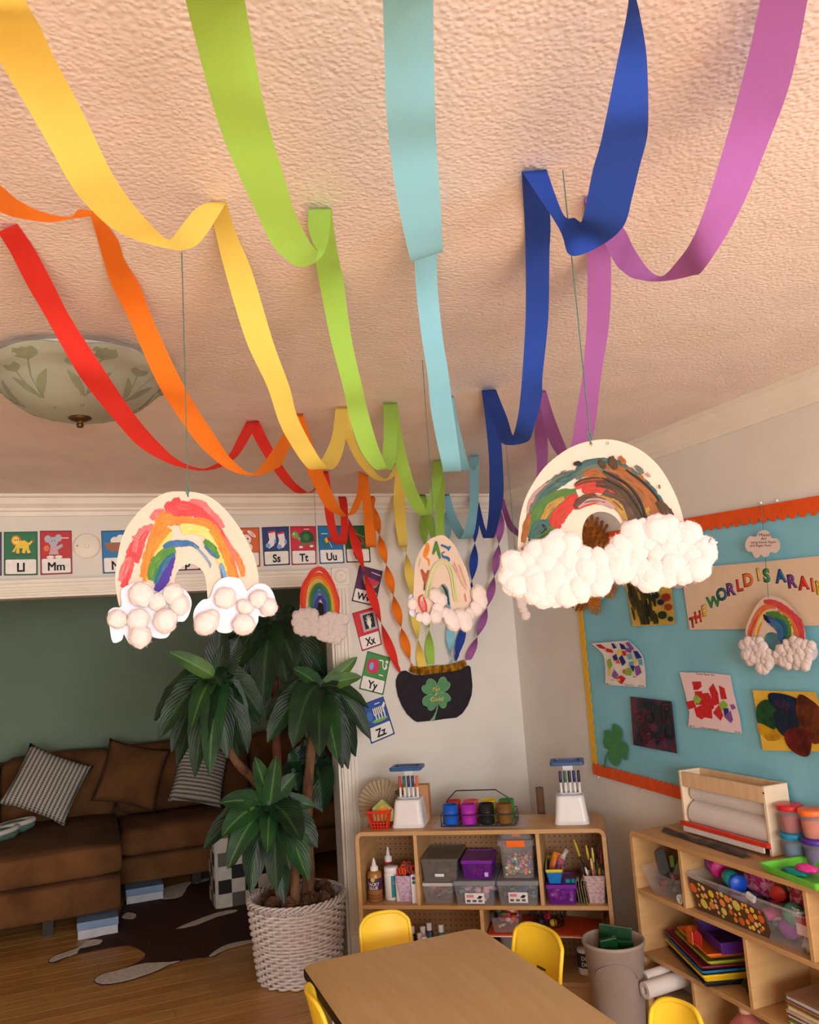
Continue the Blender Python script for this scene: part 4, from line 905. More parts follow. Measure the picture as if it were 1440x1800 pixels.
# ---- right rainbow, largest
zr = Z(870, 770, 400 / 1440.); sc = 400 / 1440.
pr_ = rplane(1040, 780, 1.137, 0.05)
t = T('paper_rainbow', 'largest paper rainbow, muddy brown and green paint over thick cotton clouds', 'rainbow', pr_(1050, 920), group='hanging paper rainbows')
outer = [(160, 760), (145, 690), (150, 600), (160, 500), (190, 390), (240, 290), (310, 190), (400, 110), (500, 50), (620, 15), (740, 10), (850, 40), (950, 95), (1040, 180), (1110, 290), (1160, 400), (1190, 500), (1205, 600), (1205, 700)]
inner = [(830, 700), (825, 640), (810, 580), (780, 520), (730, 478), (660, 466), (600, 490), (565, 540), (552, 610), (560, 700), (560, 760)]
t.add('arch', sheet(pr_, smooth_poly(zr(outer), 3, closed=False) + smooth_poly(zr(inner), 3, closed=False), 0, 0.0009), M_RB)
mud = dict(teal=((70, 110, 110), (60, 80, 70)), grn=((60, 110, 50), (96, 120, 60)), dk=((60, 44, 34), (96, 70, 40)), ora=((176, 100, 44), (120, 76, 40)), red=((214, 60, 50), (160, 60, 40)), mb=((110, 78, 60), (70, 52, 46)), pk=((190, 150, 150), (170, 130, 120)), ylw=((196, 150, 70), (140, 100, 50)), gy=((110, 112, 90), (84, 96, 100)), blk=((30, 34, 34), (50, 44, 38)))
MU = {k: paint('mud_' + k, *v) for k, v in mud.items()}
S = [('pk', [(210, 520), (230, 410), (280, 340), (360, 275)], 34), ('gy', [(215, 540), (260, 420), (330, 330), (420, 260), (510, 225)], 60), ('teal', [(250, 470), (320, 350), (410, 280), (500, 235)], 50), ('grn', [(240, 640), (270, 540), (320, 460), (400, 390), (520, 350)], 95), ('grn', [(230, 600), (250, 500), (300, 420), (380, 350)], 60), ('ylw', [(300, 520), (360, 430), (440, 380)], 50), ('red', [(370, 590), (390, 520), (430, 460), (500, 395), (530, 385)], 75), ('red', [(390, 590), (395, 550), (410, 520)], 45), ('ora', [(180, 660), (200, 560), (220, 480)], 36), ('teal', [(230, 660), (280, 570), (350, 540)], 70), ('blk', [(300, 545), (320, 590), (240, 660)], 26), ('grn', [(260, 640), (340, 600), (350, 560)], 50), ('ylw', [(175, 690), (190, 720)], 36),
     ('teal', [(520, 240), (560, 190), (640, 165), (740, 170), (830, 210), (930, 290), (1020, 390), (1080, 480)], 60), ('gy', [(510, 250), (580, 205), (680, 195), (780, 240), (880, 330), (960, 430)], 56), ('ora', [(700, 180), (800, 210), (900, 280), (990, 380), (1060, 500)], 70), ('ora', [(780, 260), (880, 320), (960, 410), (1010, 520)], 80), ('mb', [(680, 215), (800, 280), (890, 370), (940, 480), (940, 540)], 50), ('mb', [(700, 265), (800, 320), (880, 410), (920, 520)], 56), ('ora', [(560, 230), (640, 220), (700, 260)], 46), ('red', [(510, 310), (580, 280), (680, 270)], 50), ('dk', [(510, 300), (560, 275), (680, 265), (780, 310), (850, 380)], 30), ('red', [(570, 350), (600, 320), (680, 310), (760, 340)], 62), ('red', [(575, 375), (620, 360)], 50), ('dk', [(640, 290), (740, 300), (820, 360), (880, 450), (900, 530)], 60), ('mb', [(690, 340), (780, 400), (850, 470), (880, 530)], 62), ('ylw', [(640, 370), (740, 400), (800, 450), (830, 520)], 40), ('mb', [(510, 440), (560, 395), (630, 385), (700, 400)], 52), ('pk', [(530, 440), (600, 400), (680, 400), (760, 440)], 34), ('red', [(530, 450), (580, 425), (660, 405)], 12), ('blk', [(690, 210), (830, 290), (920, 400), (950, 500)], 11), ('blk', [(830, 200), (940, 280), (1040, 390), (1100, 500)], 11), ('blk', [(700, 260), (820, 330), (900, 430), (940, 510)], 9),
     ('ylw', [(960, 440), (1000, 510), (1040, 560)], 40), ('dk', [(1030, 400), (1090, 470), (1130, 540)], 50), ('ora', [(980, 460), (1050, 520), (1080, 560)], 40), ('blk', [(500, 165), (525, 160), (550, 165)], 24), ('dk', [(665, 135), (680, 165), (700, 190)], 30), ('dk', [(735, 115), (750, 160), (770, 195)], 40), ('ora', [(790, 115), (810, 145), (825, 165)], 30), ('gy', [(890, 175), (920, 200), (940, 225)], 24), ('gy', [(450, 215), (500, 205)], 16), ('gy', [(420, 215), (450, 205)], 10), ('gy', [(1040, 295), (1045, 320)], 16), ('pk', [(960, 220), (985, 245)], 22), ('teal', [(520, 215), (470, 250), (400, 270)], 22)]
for k, (m, p, w_) in enumerate(S):
    t.add('paint_stroke', stroke(pr_, zr(p), w_ * sc * 1.28, 0.0010 + 0.00012 * k, seed=k + 60, jit=.15), MU[m], smooth=True)
r_ = random.Random(2)
def fill(poly, n, rmin, rmax, seed):
    rr = random.Random(seed); out = []
    xs = [p[0] for p in poly]; ys = [p[1] for p in poly]
    def inside(x, y):
        c = False; j = len(poly) - 1
        for i in range(len(poly)):
            if (poly[i][1] > y) != (poly[j][1] > y) and x < (poly[j][0] - poly[i][0]) * (y - poly[i][1]) / (poly[j][1] - poly[i][1]) + poly[i][0]: c = not c
            j = i
        return c
    tries = 0
    while len(out) < n and tries < 4000:
        tries += 1; x = rr.uniform(min(xs), max(xs)); y = rr.uniform(min(ys), max(ys)); r = rr.uniform(rmin, rmax)
        if inside(x, y) and all((x - a) ** 2 + (y - b) ** 2 > (0.54 * (r + c)) ** 2 for a, b, c in out): out.append((x, y, r))
    return out
clA = [(60, 830), (75, 780), (150, 750), (240, 750), (250, 690), (330, 650), (400, 615), (480, 650), (545, 700), (600, 730), (690, 760), (730, 820), (725, 890), (690, 940), (600, 965), (560, 1010), (470, 1030), (390, 1050), (300, 1045), (230, 1010), (130, 975), (70, 950), (50, 890)]
clB = [(720, 800), (720, 740), (760, 670), (840, 640), (850, 580), (920, 530), (1020, 515), (1100, 530), (1140, 600), (1200, 570), (1260, 580), (1320, 640), (1370, 680), (1375, 740), (1330, 780), (1335, 850), (1240, 840), (1220, 890), (1100, 915), (960, 930), (880, 910), (770, 880), (730, 850)]
for c, bl, sd in ((clA, 46, 3), (clB, 44, 4)):
    cxm = sum(p[0] for p in c) / len(c); cym = sum(p[1] for p in c) / len(c)
    a = t.add('cloud', sheet(pr_, smooth_poly(zr([(cxm + (x - cxm) * .98, cym + (y - cym) * .97) for x, y in c]), 3), 0.008, 0.001), M_CLD)
    ins = [(cxm + (x - cxm) * .84, cym + (y - cym) * .80) for x, y in c]
    edge = [(cxm + (x - cxm) * .88, cym + (y - cym) * .86, 58 + 12 * math.sin(i * 2.1)) for i, (x, y) in enumerate(smooth_poly(c, 1))]
    balls(t, pr_, [(*zr([(x, y)])[0], r * sc) for x, y, r in edge + fill(ins, bl, 62, 88, sd)], 0.009, a, sq=0.42, seed=sd)
M_GRO = mat('brass', (150, 130, 90), rough=0.4, metal=0.6)
for x, y in ((609, 40), (713, 33)):
    c_ = pr_(*zr([(x, y)])[0], 0.0012); M_ = Matrix.Translation(c_) @ pr_.n.to_track_quat('Z', 'Y').to_matrix().to_4x4()
    t.add('hole_rim', lathe([(0.0015, 0.0), (0.0015, 0.0007), (0.0027, 0.0007), (0.0027, 0)], 14, M=M_), M_GRO)
# cotton wisp hanging off the right edge
t.add('cotton_wisp', tube([pr_(*zr([p])[0], 0.016) for p in ((1360, 650), (1385, 665), (1412, 660))], [0.006, 0.004, 0.0008], 8), M_COT, smooth=True)
hp = pr_(1039, 781, 0.001)
hang_string('teal string holding the largest rainbow beside the blue streamer', (hp.x, hp.y, H - 0.003), hp)
k_ = at(978, 296, 2, H - 0.002)

# ---- small neat rainbow in front of the door casing
zm = Z(500, 980, 120 / 1350.); sc = 120 / 1350.
_keep = (RED, REO, ORY, YEL)
RED = paint('neat_red', (226, 44, 34), (232, 70, 40)); REO = paint('neat_orange', (236, 88, 28), (232, 70, 30)); ORY = paint('neat_amber', (240, 150, 36), (236, 120, 34)); YEL = paint('neat_yellow', (232, 196, 60), (220, 170, 40))
pm = rplane(558, 1000, 3.80)
t = T('paper_rainbow', 'small neat rainbow in bright bands hanging before the doorway casing', 'rainbow', pm(558, 1060), group='hanging paper rainbows')
outer = [(300, 1060), (320, 800), (340, 560), (400, 440), (480, 330), (540, 240), (620, 190), (700, 190), (790, 220), (870, 310), (940, 420), (1000, 560), (1040, 720), (1085, 840), (1090, 1000), (1090, 1180)]
inner = [(790, 1200), (785, 1050), (770, 940), (720, 890), (680, 890), (650, 940), (630, 1040), (630, 1200)]
t.add('arch', sheet(pm, smooth_poly(zm(outer), 3, closed=False) + smooth_poly(zm(inner), 3, closed=False), 0, 0.0009), M_RB)
bands = [(RED, [(350, 1020), (350, 800), (390, 560), (480, 400), (560, 280), (680, 220), (790, 270), (880, 400), (960, 560), (1010, 720), (1050, 860), (1060, 1150)], 90), (REO, [(400, 1020), (400, 800), (430, 600), (520, 440), (600, 350), (690, 330), (780, 370), (850, 460), (930, 600), (980, 760), (1020, 900), (1040, 1130)], 75),
         (ORY, [(480, 560), (550, 450), (640, 400), (740, 420), (820, 500), (890, 620), (940, 780), (975, 950), (985, 1110)], 60), (YEL, [(480, 1000), (480, 800), (500, 660), (560, 540), (640, 470), (720, 480), (800, 550), (870, 650), (920, 800), (950, 1000), (960, 1110)], 40), (paint('lime', (110, 160, 60), (60, 120, 50)), [(500, 1010), (510, 820), (540, 680), (600, 570), (690, 520), (790, 580), (860, 700), (900, 850), (930, 1100)], 55),
         (paint('greens', (60, 140, 80), (40, 90, 60)), [(540, 1030), (545, 850), (570, 700), (620, 590), (700, 550), (780, 620), (840, 740), (880, 900), (890, 1100)], 55), (TEAL, [(570, 1040), (575, 880), (600, 740), (640, 640), (700, 600), (760, 660), (820, 780), (850, 920), (860, 1100)], 50), (BLU, [(590, 1060), (600, 900), (620, 790), (660, 700), (720, 680), (780, 760), (820, 880), (830, 1100)], 70),
         (paint('violet', (70, 60, 160), (50, 50, 130)), [(610, 1080), (625, 960), (650, 860), (700, 780), (750, 820), (795, 920), (805, 1110)], 70)]
for k, (m, p, w_) in enumerate(bands): t.add('paint_band', stroke(pm, zm(p), w_ * sc, 0.0011 + 0.0006 * k, seed=k + 120, jit=.06), m, smooth=True)
clA = [(190, 1280), (230, 1140), (330, 1040), (480, 1040), (600, 1090), (630, 1200), (640, 1350), (600, 1480), (470, 1540), (330, 1500), (240, 1430)]
clB = [(640, 1350), (720, 1230), (800, 1150), (880, 1130), (980, 1140), (1060, 1210), (1150, 1170), (1220, 1200), (1220, 1400), (1170, 1560), (1060, 1670), (900, 1660), (780, 1620), (680, 1560)]
for c, sd in ((clA, 8), (clB, 9)):
    cxm = sum(p[0] for p in c) / len(c); cym = sum(p[1] for p in c) / len(c)
    a = t.add('cloud', sheet(pm, smooth_poly(zm([(cxm + (x - cxm) * .94, cym + (y - cym) * .94) for x, y in c]), 3), 0.008, 0.001), M_CLD)
    edge = [(cxm + (x - cxm) * .86, cym + (y - cym) * .86, 78 + 14 * math.sin(i * 2.1)) for i, (x, y) in enumerate(c)]
    balls(t, pm, [(*zm([(x, y)])[0], r * sc) for x, y, r in edge + fill([(cxm + (x - cxm) * .7, cym + (y - cym) * .7) for x, y in c], 14, 70, 95, sd)], 0.009, a, sq=0.6, seed=sd)
hp = pm(559, 998, 0.001)
hang_string('dark thread holding the small neat rainbow before the Tt card', (hp.x, hp.y, H - 0.003), hp, False)

RED, REO, ORY, YEL = _keep
# ---- pale rainbow seen at an angle near the pot
zc_ = Z(710, 930, 160 / 1440.); sc = 160 / 1440.
pc = rplane(765, 940, 2.12, 0.75)
t = T('paper_rainbow', 'mostly white narrow rainbow with few strokes, hanging above the pot', 'rainbow', pc(775, 1020), group='hanging paper rainbows')
outer = [(190, 1330), (155, 1100), (155, 950), (175, 600), (210, 450), (290, 300), (380, 190), (480, 125), (600, 95), (680, 130), (790, 240), (880, 400), (960, 570), (1010, 700), (1050, 880), (1075, 1000), (1065, 1200), (1060, 1290)]
inner = [(745, 1290), (735, 1150), (715, 1000), (690, 920), (640, 865), (590, 880), (540, 940), (500, 1000), (470, 1120), (450, 1330)]
t.add('arch', sheet(pc, smooth_poly(zc_(outer), 3, closed=False) + smooth_poly(zc_(inner), 3, closed=False), 0, 0.0009), M_RB)
PALE = paint('pale_lime', (206, 204, 140), (226, 214, 170)); PALP = paint('pale_pink', (230, 170, 150), (232, 196, 170))
S = [(ORY, [(370, 220), (370, 300), (340, 400), (330, 450)], 80), (ORY, [(330, 450), (390, 490), (400, 580)], 40), (GRN, [(510, 190), (500, 290), (460, 400)], 60), (GRN, [(515, 200), (545, 350), (575, 470)], 55), (BLU, [(590, 250), (700, 300)], 70), (BLU, [(735, 270), (700, 340)], 60), (BLU, [(600, 400), (630, 440), (700, 460), (720, 510)], 44), (BLU, [(650, 360), (590, 390)], 36),
     (paint('brick', (170, 64, 40), (190, 110, 70)), [(280, 640), (320, 740), (340, 850)], 60), (paint('brick', (170, 64, 40), (190, 110, 70)), [(395, 650), (350, 780), (335, 870)], 50), (paint('olive', (90, 100, 70), (110, 90, 60)), [(335, 860), (325, 970)], 50), (RED, [(310, 1040), (250, 1080), (250, 1190), (300, 1290), (350, 1310), (350, 1200), (310, 1070)], 34), (PINK, [(290, 1140), (320, 1260)], 40),
     (PALE, [(360, 1080), (400, 900), (450, 700), (520, 560), (620, 520), (700, 560), (760, 700), (790, 860), (820, 1080), (830, 1160)], 70), (paint('pale_green', (130, 170, 90), (180, 196, 130)), [(360, 1090), (390, 950), (430, 850)], 26), (paint('pale_green', (130, 170, 90), (180, 196, 130)), [(700, 570), (760, 700), (790, 900), (820, 1130)], 18), (PALP, [(240, 600), (270, 460)], 22), (PALP, [(800, 520), (880, 700), (930, 850), (1000, 960)], 30), (PALP, [(880, 560), (940, 720), (1000, 900)], 20), (PINK, [(970, 1020), (990, 1150)], 26), (PALP, [(780, 560), (850, 700), (900, 760)], 22), (paint('pale_yellow', (232, 204, 130), (236, 214, 160)), [(850, 1040), (870, 1150)], 60), (paint('darkblue', (30, 50, 70), (24, 70, 50)), [(600, 885), (660, 960), (690, 1080), (715, 1200)], 40)]
for k, (m, p, w_) in enumerate(S): t.add('paint_stroke', stroke(pc, zc_(p), w_ * sc, 0.0011 + 0.0002 * k, seed=k + 160), m, smooth=True)
clA = [(75, 1080), (120, 1030), (200, 1040), (420, 1000), (540, 1030), (620, 1090), (640, 1200), (600, 1300), (560, 1400), (460, 1480), (340, 1490), (250, 1440), (180, 1400), (95, 1350), (80, 1220)]
clB = [(590, 1350), (640, 1280), (760, 1260), (960, 1270), (1060, 1240), (1080, 980), (1150, 950), (1230, 990), (1255, 1080), (1220, 1230), (1140, 1340), (1060, 1360), (1030, 1480), (960, 1560), (860, 1540), (760, 1560), (660, 1520), (600, 1430)]
for c, bl, sd in ((clA, [(120, 1190, 60), (480, 1060, 80), (560, 1120, 80), (520, 1240, 70), (480, 1380, 80), (540, 1320, 60), (330, 1420, 70), (240, 1400, 50)], 11), (clB, [(1150, 1030, 90), (1180, 1130, 85), (1120, 1250, 80), (700, 1400, 90), (640, 1330, 60), (760, 1480, 90), (940, 1460, 100), (1010, 1350, 70), (860, 1390, 80)], 12)):
    back = t.add('cloud', sheet(pc, smooth_poly(zc_(c), 3), -0.006, 0.001), M_CLD)
    balls(t, pc, [(*zc_([(x, y)])[0], r * sc) for x, y, r in bl], 0.002, back, sq=0.55, seed=sd)
hp = pc(765, 945, 0.001)
hang_string('long dark thread holding the pale narrow rainbow above the pot', (hp.x, hp.y, H - 0.003), hp, False)

# ---- rainbow hanging in front of the board
zb_ = zb5; sc = 250 / 1440.
pn = Plane((XR - 0.055, 0, 0), Vector((-1, -0.12, 0)))
pn.p = PC(1372, 1110)
t = T('paper_rainbow', 'rainbow with red and blue bands hanging in front of the blue board', 'rainbow', pn(1372, 1110), group='hanging paper rainbows')
outer = [(715, 1420), (695, 1330), (715, 1240), (760, 1140), (820, 1040), (890, 980), (960, 965), (1040, 985), (1110, 1030), (1170, 1090), (1230, 1170), (1280, 1260), (1305, 1360), (1308, 1440)]
inner = [(1040, 1440), (1020, 1360), (980, 1335), (930, 1335), (895, 1365), (885, 1430), (905, 1500)]
t.add('arch', sheet(pn, smooth_poly(zb_(outer), 3, closed=False) + smooth_poly(zb_(inner), 3, closed=False), 0, 0.0009), M_RB)
S = [(REO, [(730, 1410), (750, 1310), (800, 1190), (850, 1110), (920, 1070), (1000, 1080)], 60), (RED, [(735, 1400), (770, 1280), (830, 1150)], 26), (RED, [(880, 1020), (960, 1030), (1060, 1070), (1130, 1130)], 60), (RED, [(1080, 1070), (1160, 1160), (1240, 1250), (1270, 1400)], 80), (RED, [(1020, 1060), (1130, 1150), (1200, 1240), (1250, 1400)], 70), (REO, [(1030, 1110), (1120, 1180), (1180, 1270), (1230, 1390)], 60), (YEL, [(790, 1400), (810, 1300), (850, 1200), (900, 1140), (1000, 1120)], 40), (ORY, [(810, 1390), (830, 1300), (860, 1230)], 26), (YEL, [(1040, 1140), (1110, 1210), (1150, 1300), (1160, 1390)], 50),
     (GRN, [(900, 1150), (1000, 1160), (1090, 1210), (1130, 1300), (1130, 1390)], 80), (TEAL, [(1000, 1190), (1070, 1240), (1100, 1330), (1090, 1420)], 60), (PUR, [(890, 1180), (960, 1220), (1020, 1260)], 70), (BLU, [(900, 1190), (980, 1240), (1040, 1310), (1050, 1420)], 70), (BLU, [(1030, 1370), (1070, 1440)], 60), (paint('navy', (30, 30, 80), (40, 30, 70)), [(880, 1155), (910, 1200), (940, 1240)], 34)]
for k, (m, p, w_) in enumerate(S): t.add('paint_stroke', stroke(pn, zb_(p), w_ * sc, 0.0011 + 0.0003 * k, seed=k + 200), m, smooth=True)
clA = [(655, 1440), (720, 1410), (790, 1390), (850, 1400), (890, 1460), (960, 1530), (985, 1620), (960, 1670), (920, 1690), (910, 1730), (860, 1720), (830, 1660), (740, 1630), (690, 1560)]
clB = [(985, 1560), (1040, 1500), (1100, 1420), (1190, 1395), (1260, 1420), (1330, 1420), (1400, 1450), (1435, 1530), (1410, 1600), (1350, 1640), (1330, 1690), (1220, 1690), (1120, 1680), (1060, 1640), (1000, 1630)]
for c, sd in ((clA, 21), (clB, 22)):
    cxm = sum(p[0] for p in c) / len(c); cym = sum(p[1] for p in c) / len(c)
    a = t.add('cloud', sheet(pn, smooth_poly(zb_([(cxm + (x - cxm) * .98, cym + (y - cym) * .98) for x, y in c]), 3), 0.007, 0.001), M_CLD)
    edge = [(cxm + (x - cxm) * .84, cym + (y - cym) * .84, 40 + 7 * math.sin(i * 2.1)) for i, (x, y) in enumerate(c) if not (sd == 22 and i in (7, 8))]
    balls(t, pn, [(*zb_([(x, y)])[0], r * sc) for x, y, r in edge + fill([(cxm + (x - cxm) * .68, cym + (y - cym) * .7) for x, y in c], 16, 38, 48, sd)], 0.008, a, sq=0.6, seed=sd)
hp = pn(1351, 1050, 0.001); tp = PR(1338, 886, 0.018); mid = PC(1342, 932, -0.002)
t = T('hanging_string', 'thin thread from a pin on the board to the front rainbow', 'string', tp)
t.add('cord', tube([tp, mid, PC(1346, 985, -0.002), hp], 0.0011, 5), M_STR)

# ---- a further rainbow almost hidden behind the largest one
ph = rplane(905, 965, 2.95)
t = T('paper_rainbow', 'white rainbow mostly hidden behind the largest one, cotton tail showing at lower left', 'rainbow', ph(940, 1010), group='hanging paper rainbows')
arch = [(907, 1040), (905, 1000), (910, 975), (922, 955), (940, 945), (960, 950), (975, 970), (982, 1000), (982, 1040), (960, 1040), (956, 1010), (945, 995), (932, 1005), (928, 1040)]
t.add('arch', sheet(ph, smooth_poly(arch, 3), 0, 0.001), M_RB)
for k, (m, o_) in enumerate(((RED, 6), (ORY, 11), (GRN, 16), (BLU, 20))):
    t.add('paint_band', stroke(ph, [(905 + o_, 1030), (908 + o_, 985), (943, 945 + o_), (982 - o_, 985), (981 - o_, 1030)], 5, 0.0012 + .0004 * k, seed=k), m, smooth=True)
a = t.add('cloud', sheet(ph, smooth_poly([(903, 1030), (915, 1022), (935, 1028), (942, 1040), (932, 1056), (915, 1060), (904, 1048)], 3), 0.006, 0.001), M_CLD)
balls(t, ph, [(914, 1040, 9), (928, 1040, 9), (920, 1050, 8), (916, 1062, 8), (920, 1072, 8), (924, 1082, 8), (913, 1052, 8)], 0.007, a, sq=0.6, seed=31)
a = t.add('cloud', sheet(ph, smooth_poly([(955, 1030), (970, 1022), (988, 1028), (994, 1040), (984, 1056), (965, 1060), (954, 1048)], 3), 0.006, 0.001), M_CLD)
balls(t, ph, [(964, 1040, 9), (978, 1040, 9), (970, 1050, 8)], 0.007, a, sq=0.6, seed=32)
hp = ph(906, 968, 0.001)
hang_string('thin dark thread beside the blue streamer to the hidden rainbow', (hp.x, hp.y, H - 0.003), hp)
# ================================================================ living room: sofa, cushions, rug, box, plant
M_SOFA = mat('brown_suede', (120, 78, 42), rough=0.95, c2=(92, 58, 28), scale=5, bump=0.25, bscale=50, sheen=0.0)
def soft_box(x0, x1, y0, y1, z0, z1, r=0.05, puff=0.015, seed=0, cuts=10):
    bm = bmesh.new(); add_box(bm, x0, x1, y0, y1, z0, z1)
    bmesh.ops.subdivide_edges(bm, edges=bm.edges[:], cuts=cuts, use_grid_fill=True)
    cx_, cy_, cz_ = (x0 + x1) / 2, (y0 + y1) / 2, (z0 + z1) / 2
    hx, hy, hz = (x1 - x0) / 2, (y1 - y0) / 2, (z1 - z0) / 2
    r = min(r, hx * .95, hy * .95, hz * .95)
    for v in bm.verts:
        d = Vector((v.co.x - cx_, v.co.y - cy_, v.co.z - cz_))
        q = Vector((max(-hx + r, min(hx - r, d.x)), max(-hy + r, min(hy - r, d.y)), max(-hz + r, min(hz - r, d.z))))
        e = d - q
        if e.length > 1e-6: d = q + e.normalized() * r
        u = Vector((d.x / hx, d.y / hy, d.z / hz))
        pf = puff * (1 - min(1, u.x ** 2)) * (1 - min(1, u.y ** 2)) + puff * 0.4 * noise.noise(v.co * 4 + Vector((seed, 0, 0)))
        d.z += pf * (1 if d.z > 0 else -0.3)
        if abs(u.y) > 0.9: d.y += (0.3 * puff * noise.noise(v.co * 5 + Vector((seed, 3, 0)))) * (1 if d.y > 0 else -1)
        v.co = Vector((cx_, cy_, cz_)) + d
    return bm
t = T('sofa', 'brown suede sectional sofa with a deep chaise against the green wall', 'sofa', (0.2, 6.6, 0))
fy0, fy1 = 5.66, 6.22
t.add('chaise_base', soft_box(-2.2, 0.17, fy0, 7.1, 0.10, 0.305, 0.03, 0.004), M_SOFA, smooth=True)
t.add('chaise_cushion', soft_box(-2.2, 0.18, fy0 - 0.01, 6.85, 0.31, 0.50, 0.05, 0.02, 1, 14), M_SOFA, smooth=True)
t.add('seat_base', soft_box(0.175, 2.2, fy1, 7.1, 0.10, 0.275, 0.03, 0.004), M_SOFA, smooth=True)
t.add('seat_cushion', soft_box(0.185, 1.2, fy1 - 0.01, 6.85, 0.28, 0.455, 0.05, 0.02, 2, 14), M_SOFA, smooth=True)
t.add('seat_cushion', soft_box(1.205, 2.2, fy1 - 0.01, 6.85, 0.28, 0.455, 0.05, 0.02, 3, 14), M_SOFA, smooth=True)
t.add('back_frame', soft_box(-2.2, 2.2, 7.0, 7.22, 0.1, 0.90, 0.05, 0.006), M_SOFA, smooth=True)
for a, b in ((-2.2, -0.62), (-0.61, 0.17), (0.18, 1.18), (1.19, 2.2)):
    t.add('back_cushion', soft_box(a, b, 6.78, 7.03, 0.46, 0.945, 0.08, 0.02, a), M_SOFA, smooth=True)
M_LEG = mat('dark_leg', (40, 26, 16), rough=0.5)
for x, yy in ((-2.0, 5.8), (-0.25, 5.8), (0.1, 6.9), (2.0, 6.4), (2.0, 6.9), (-2.0, 6.9), (0.7, 6.4)):
    t.add('leg', box(x - .03, x + .03, yy - .03, yy + .03, 0.0, 0.105), M_LEG)

def pillow_bm(wd, ht, th, n=14, seed=0):
    bm = bmesh.new(); f, b = [], []
    for i in range(n + 1):
        rf, rb = [], []
        for j in range(n + 1):
            u, v = 2 * i / n - 1, 2 * j / n - 1
            k = (1 - u * u) * (1 - v * v)
            pin = 1 - 0.10 * (1 - abs(u) ** 2) * abs(v) ** 3 ; pin2 = 1 - 0.10 * (1 - abs(v) ** 2) * abs(u) ** 3
            x, z = u * wd / 2 * pin2, v * ht / 2 * pin
            d = th / 2 * (k ** 0.45) * (1 + 0.15 * noise.noise(Vector((u * 2, v * 2, seed))))
            rf.append(bm.verts.new((x, -d, z)))
            rb.append(rf[-1] if (i in (0, n) or j in (0, n)) else bm.verts.new((x, d, z)))
        f.append(rf); b.append(rb)
    for i in range(n):
        for j in range(n):
            for g, fl_ in ((f, False), (b, True)):
                q = [g[i][j], g[i + 1][j], g[i + 1][j + 1], g[i][j + 1]]
                try: bm.faces.new(q[::-1] if fl_ else q)
                except ValueError: pass
    return bm
def striped(name):
    m = bpy.data.materials.new(name); m.use_nodes = True; nt = m.node_tree; N = nt.nodes; L = nt.links; b = N['Principled BSDF']
    tc = N.new('ShaderNodeTexCoord')
    w1 = N.new('ShaderNodeTexWave'); w1.bands_direction = 'X'; w1.inputs['Scale'].default_value = 11; w1.inputs['Distortion'].default_value = 0.6; w1.inputs['Detail'].default_value = 2
    w2 = N.new('ShaderNodeTexWave'); w2.bands_direction = 'Z'; w2.inputs['Scale'].default_value = 24; w2.inputs['Distortion'].default_value = 2.0; w2.inputs['Detail'].default_value = 2
    L.new(tc.outputs['Object'], w1.inputs[0]); L.new(tc.outputs['Object'], w2.inputs[0])
    ml = N.new('ShaderNodeMath'); ml.operation = 'MULTIPLY_ADD'; ml.inputs[1].default_value = 0.45; L.new(w2.outputs['Fac'], ml.inputs[0]); L.new(w1.outputs['Fac'], ml.inputs[2])
    cr = N.new('ShaderNodeValToRGB'); cr.color_ramp.elements[0].position = 0.35; cr.color_ramp.elements[1].position = 0.75
    cr.color_ramp.elements[0].color = (*lin((92, 84, 78)), 1); cr.color_ramp.elements[1].color = (*lin((196, 188, 176)), 1)
    L.new(ml.outputs[0], cr.inputs[0]); L.new(cr.outputs[0], b.inputs['Base Color']); b.inputs['Roughness'].default_value = 0.95
    bp = N.new('ShaderNodeBump'); bp.inputs['Strength'].default_value = 0.6; bp.inputs['Distance'].default_value = 0.006
    L.new(ml.outputs[0], bp.inputs['Height']); L.new(bp.outputs[0], b.inputs['Normal'])
    return m
M_STRIPE = striped('striped_weave')
def pillow(label, px, py, Y, wd, ht, th, roll, yaw, lean, m, seed=0):
    c = at(px, py, 1, Y)
    o = single('pillow', pillow_bm(wd, ht, th, seed=seed), m, label, 'pillow', smooth=True)
    o.matrix_world = Matrix.Translation(c) @ Matrix.Rotation(yaw, 4, 'Z') @ Matrix.Rotation(lean, 4, 'X') @ Matrix.Rotation(roll, 4, 'Y')
    return o
pillow('grey striped pillow tipped on its corner on the chaise, left of the brown one', 83, 1378, 6.50, 0.47, 0.45, 0.16, 0.50, 0.15, -0.42, M_STRIPE, 1)
pillow('plain brown suede pillow leaning between the two striped pillows', 232, 1362, 6.66, 0.46, 0.46, 0.15, 0.30, 0.0, -0.30, M_SOFA, 2)
pillow('grey striped pillow lying partly behind the plant leaves', 352, 1362, 6.62, 0.46, 0.40, 0.17, 1.87, 0.1, -0.45, M_STRIPE, 3)
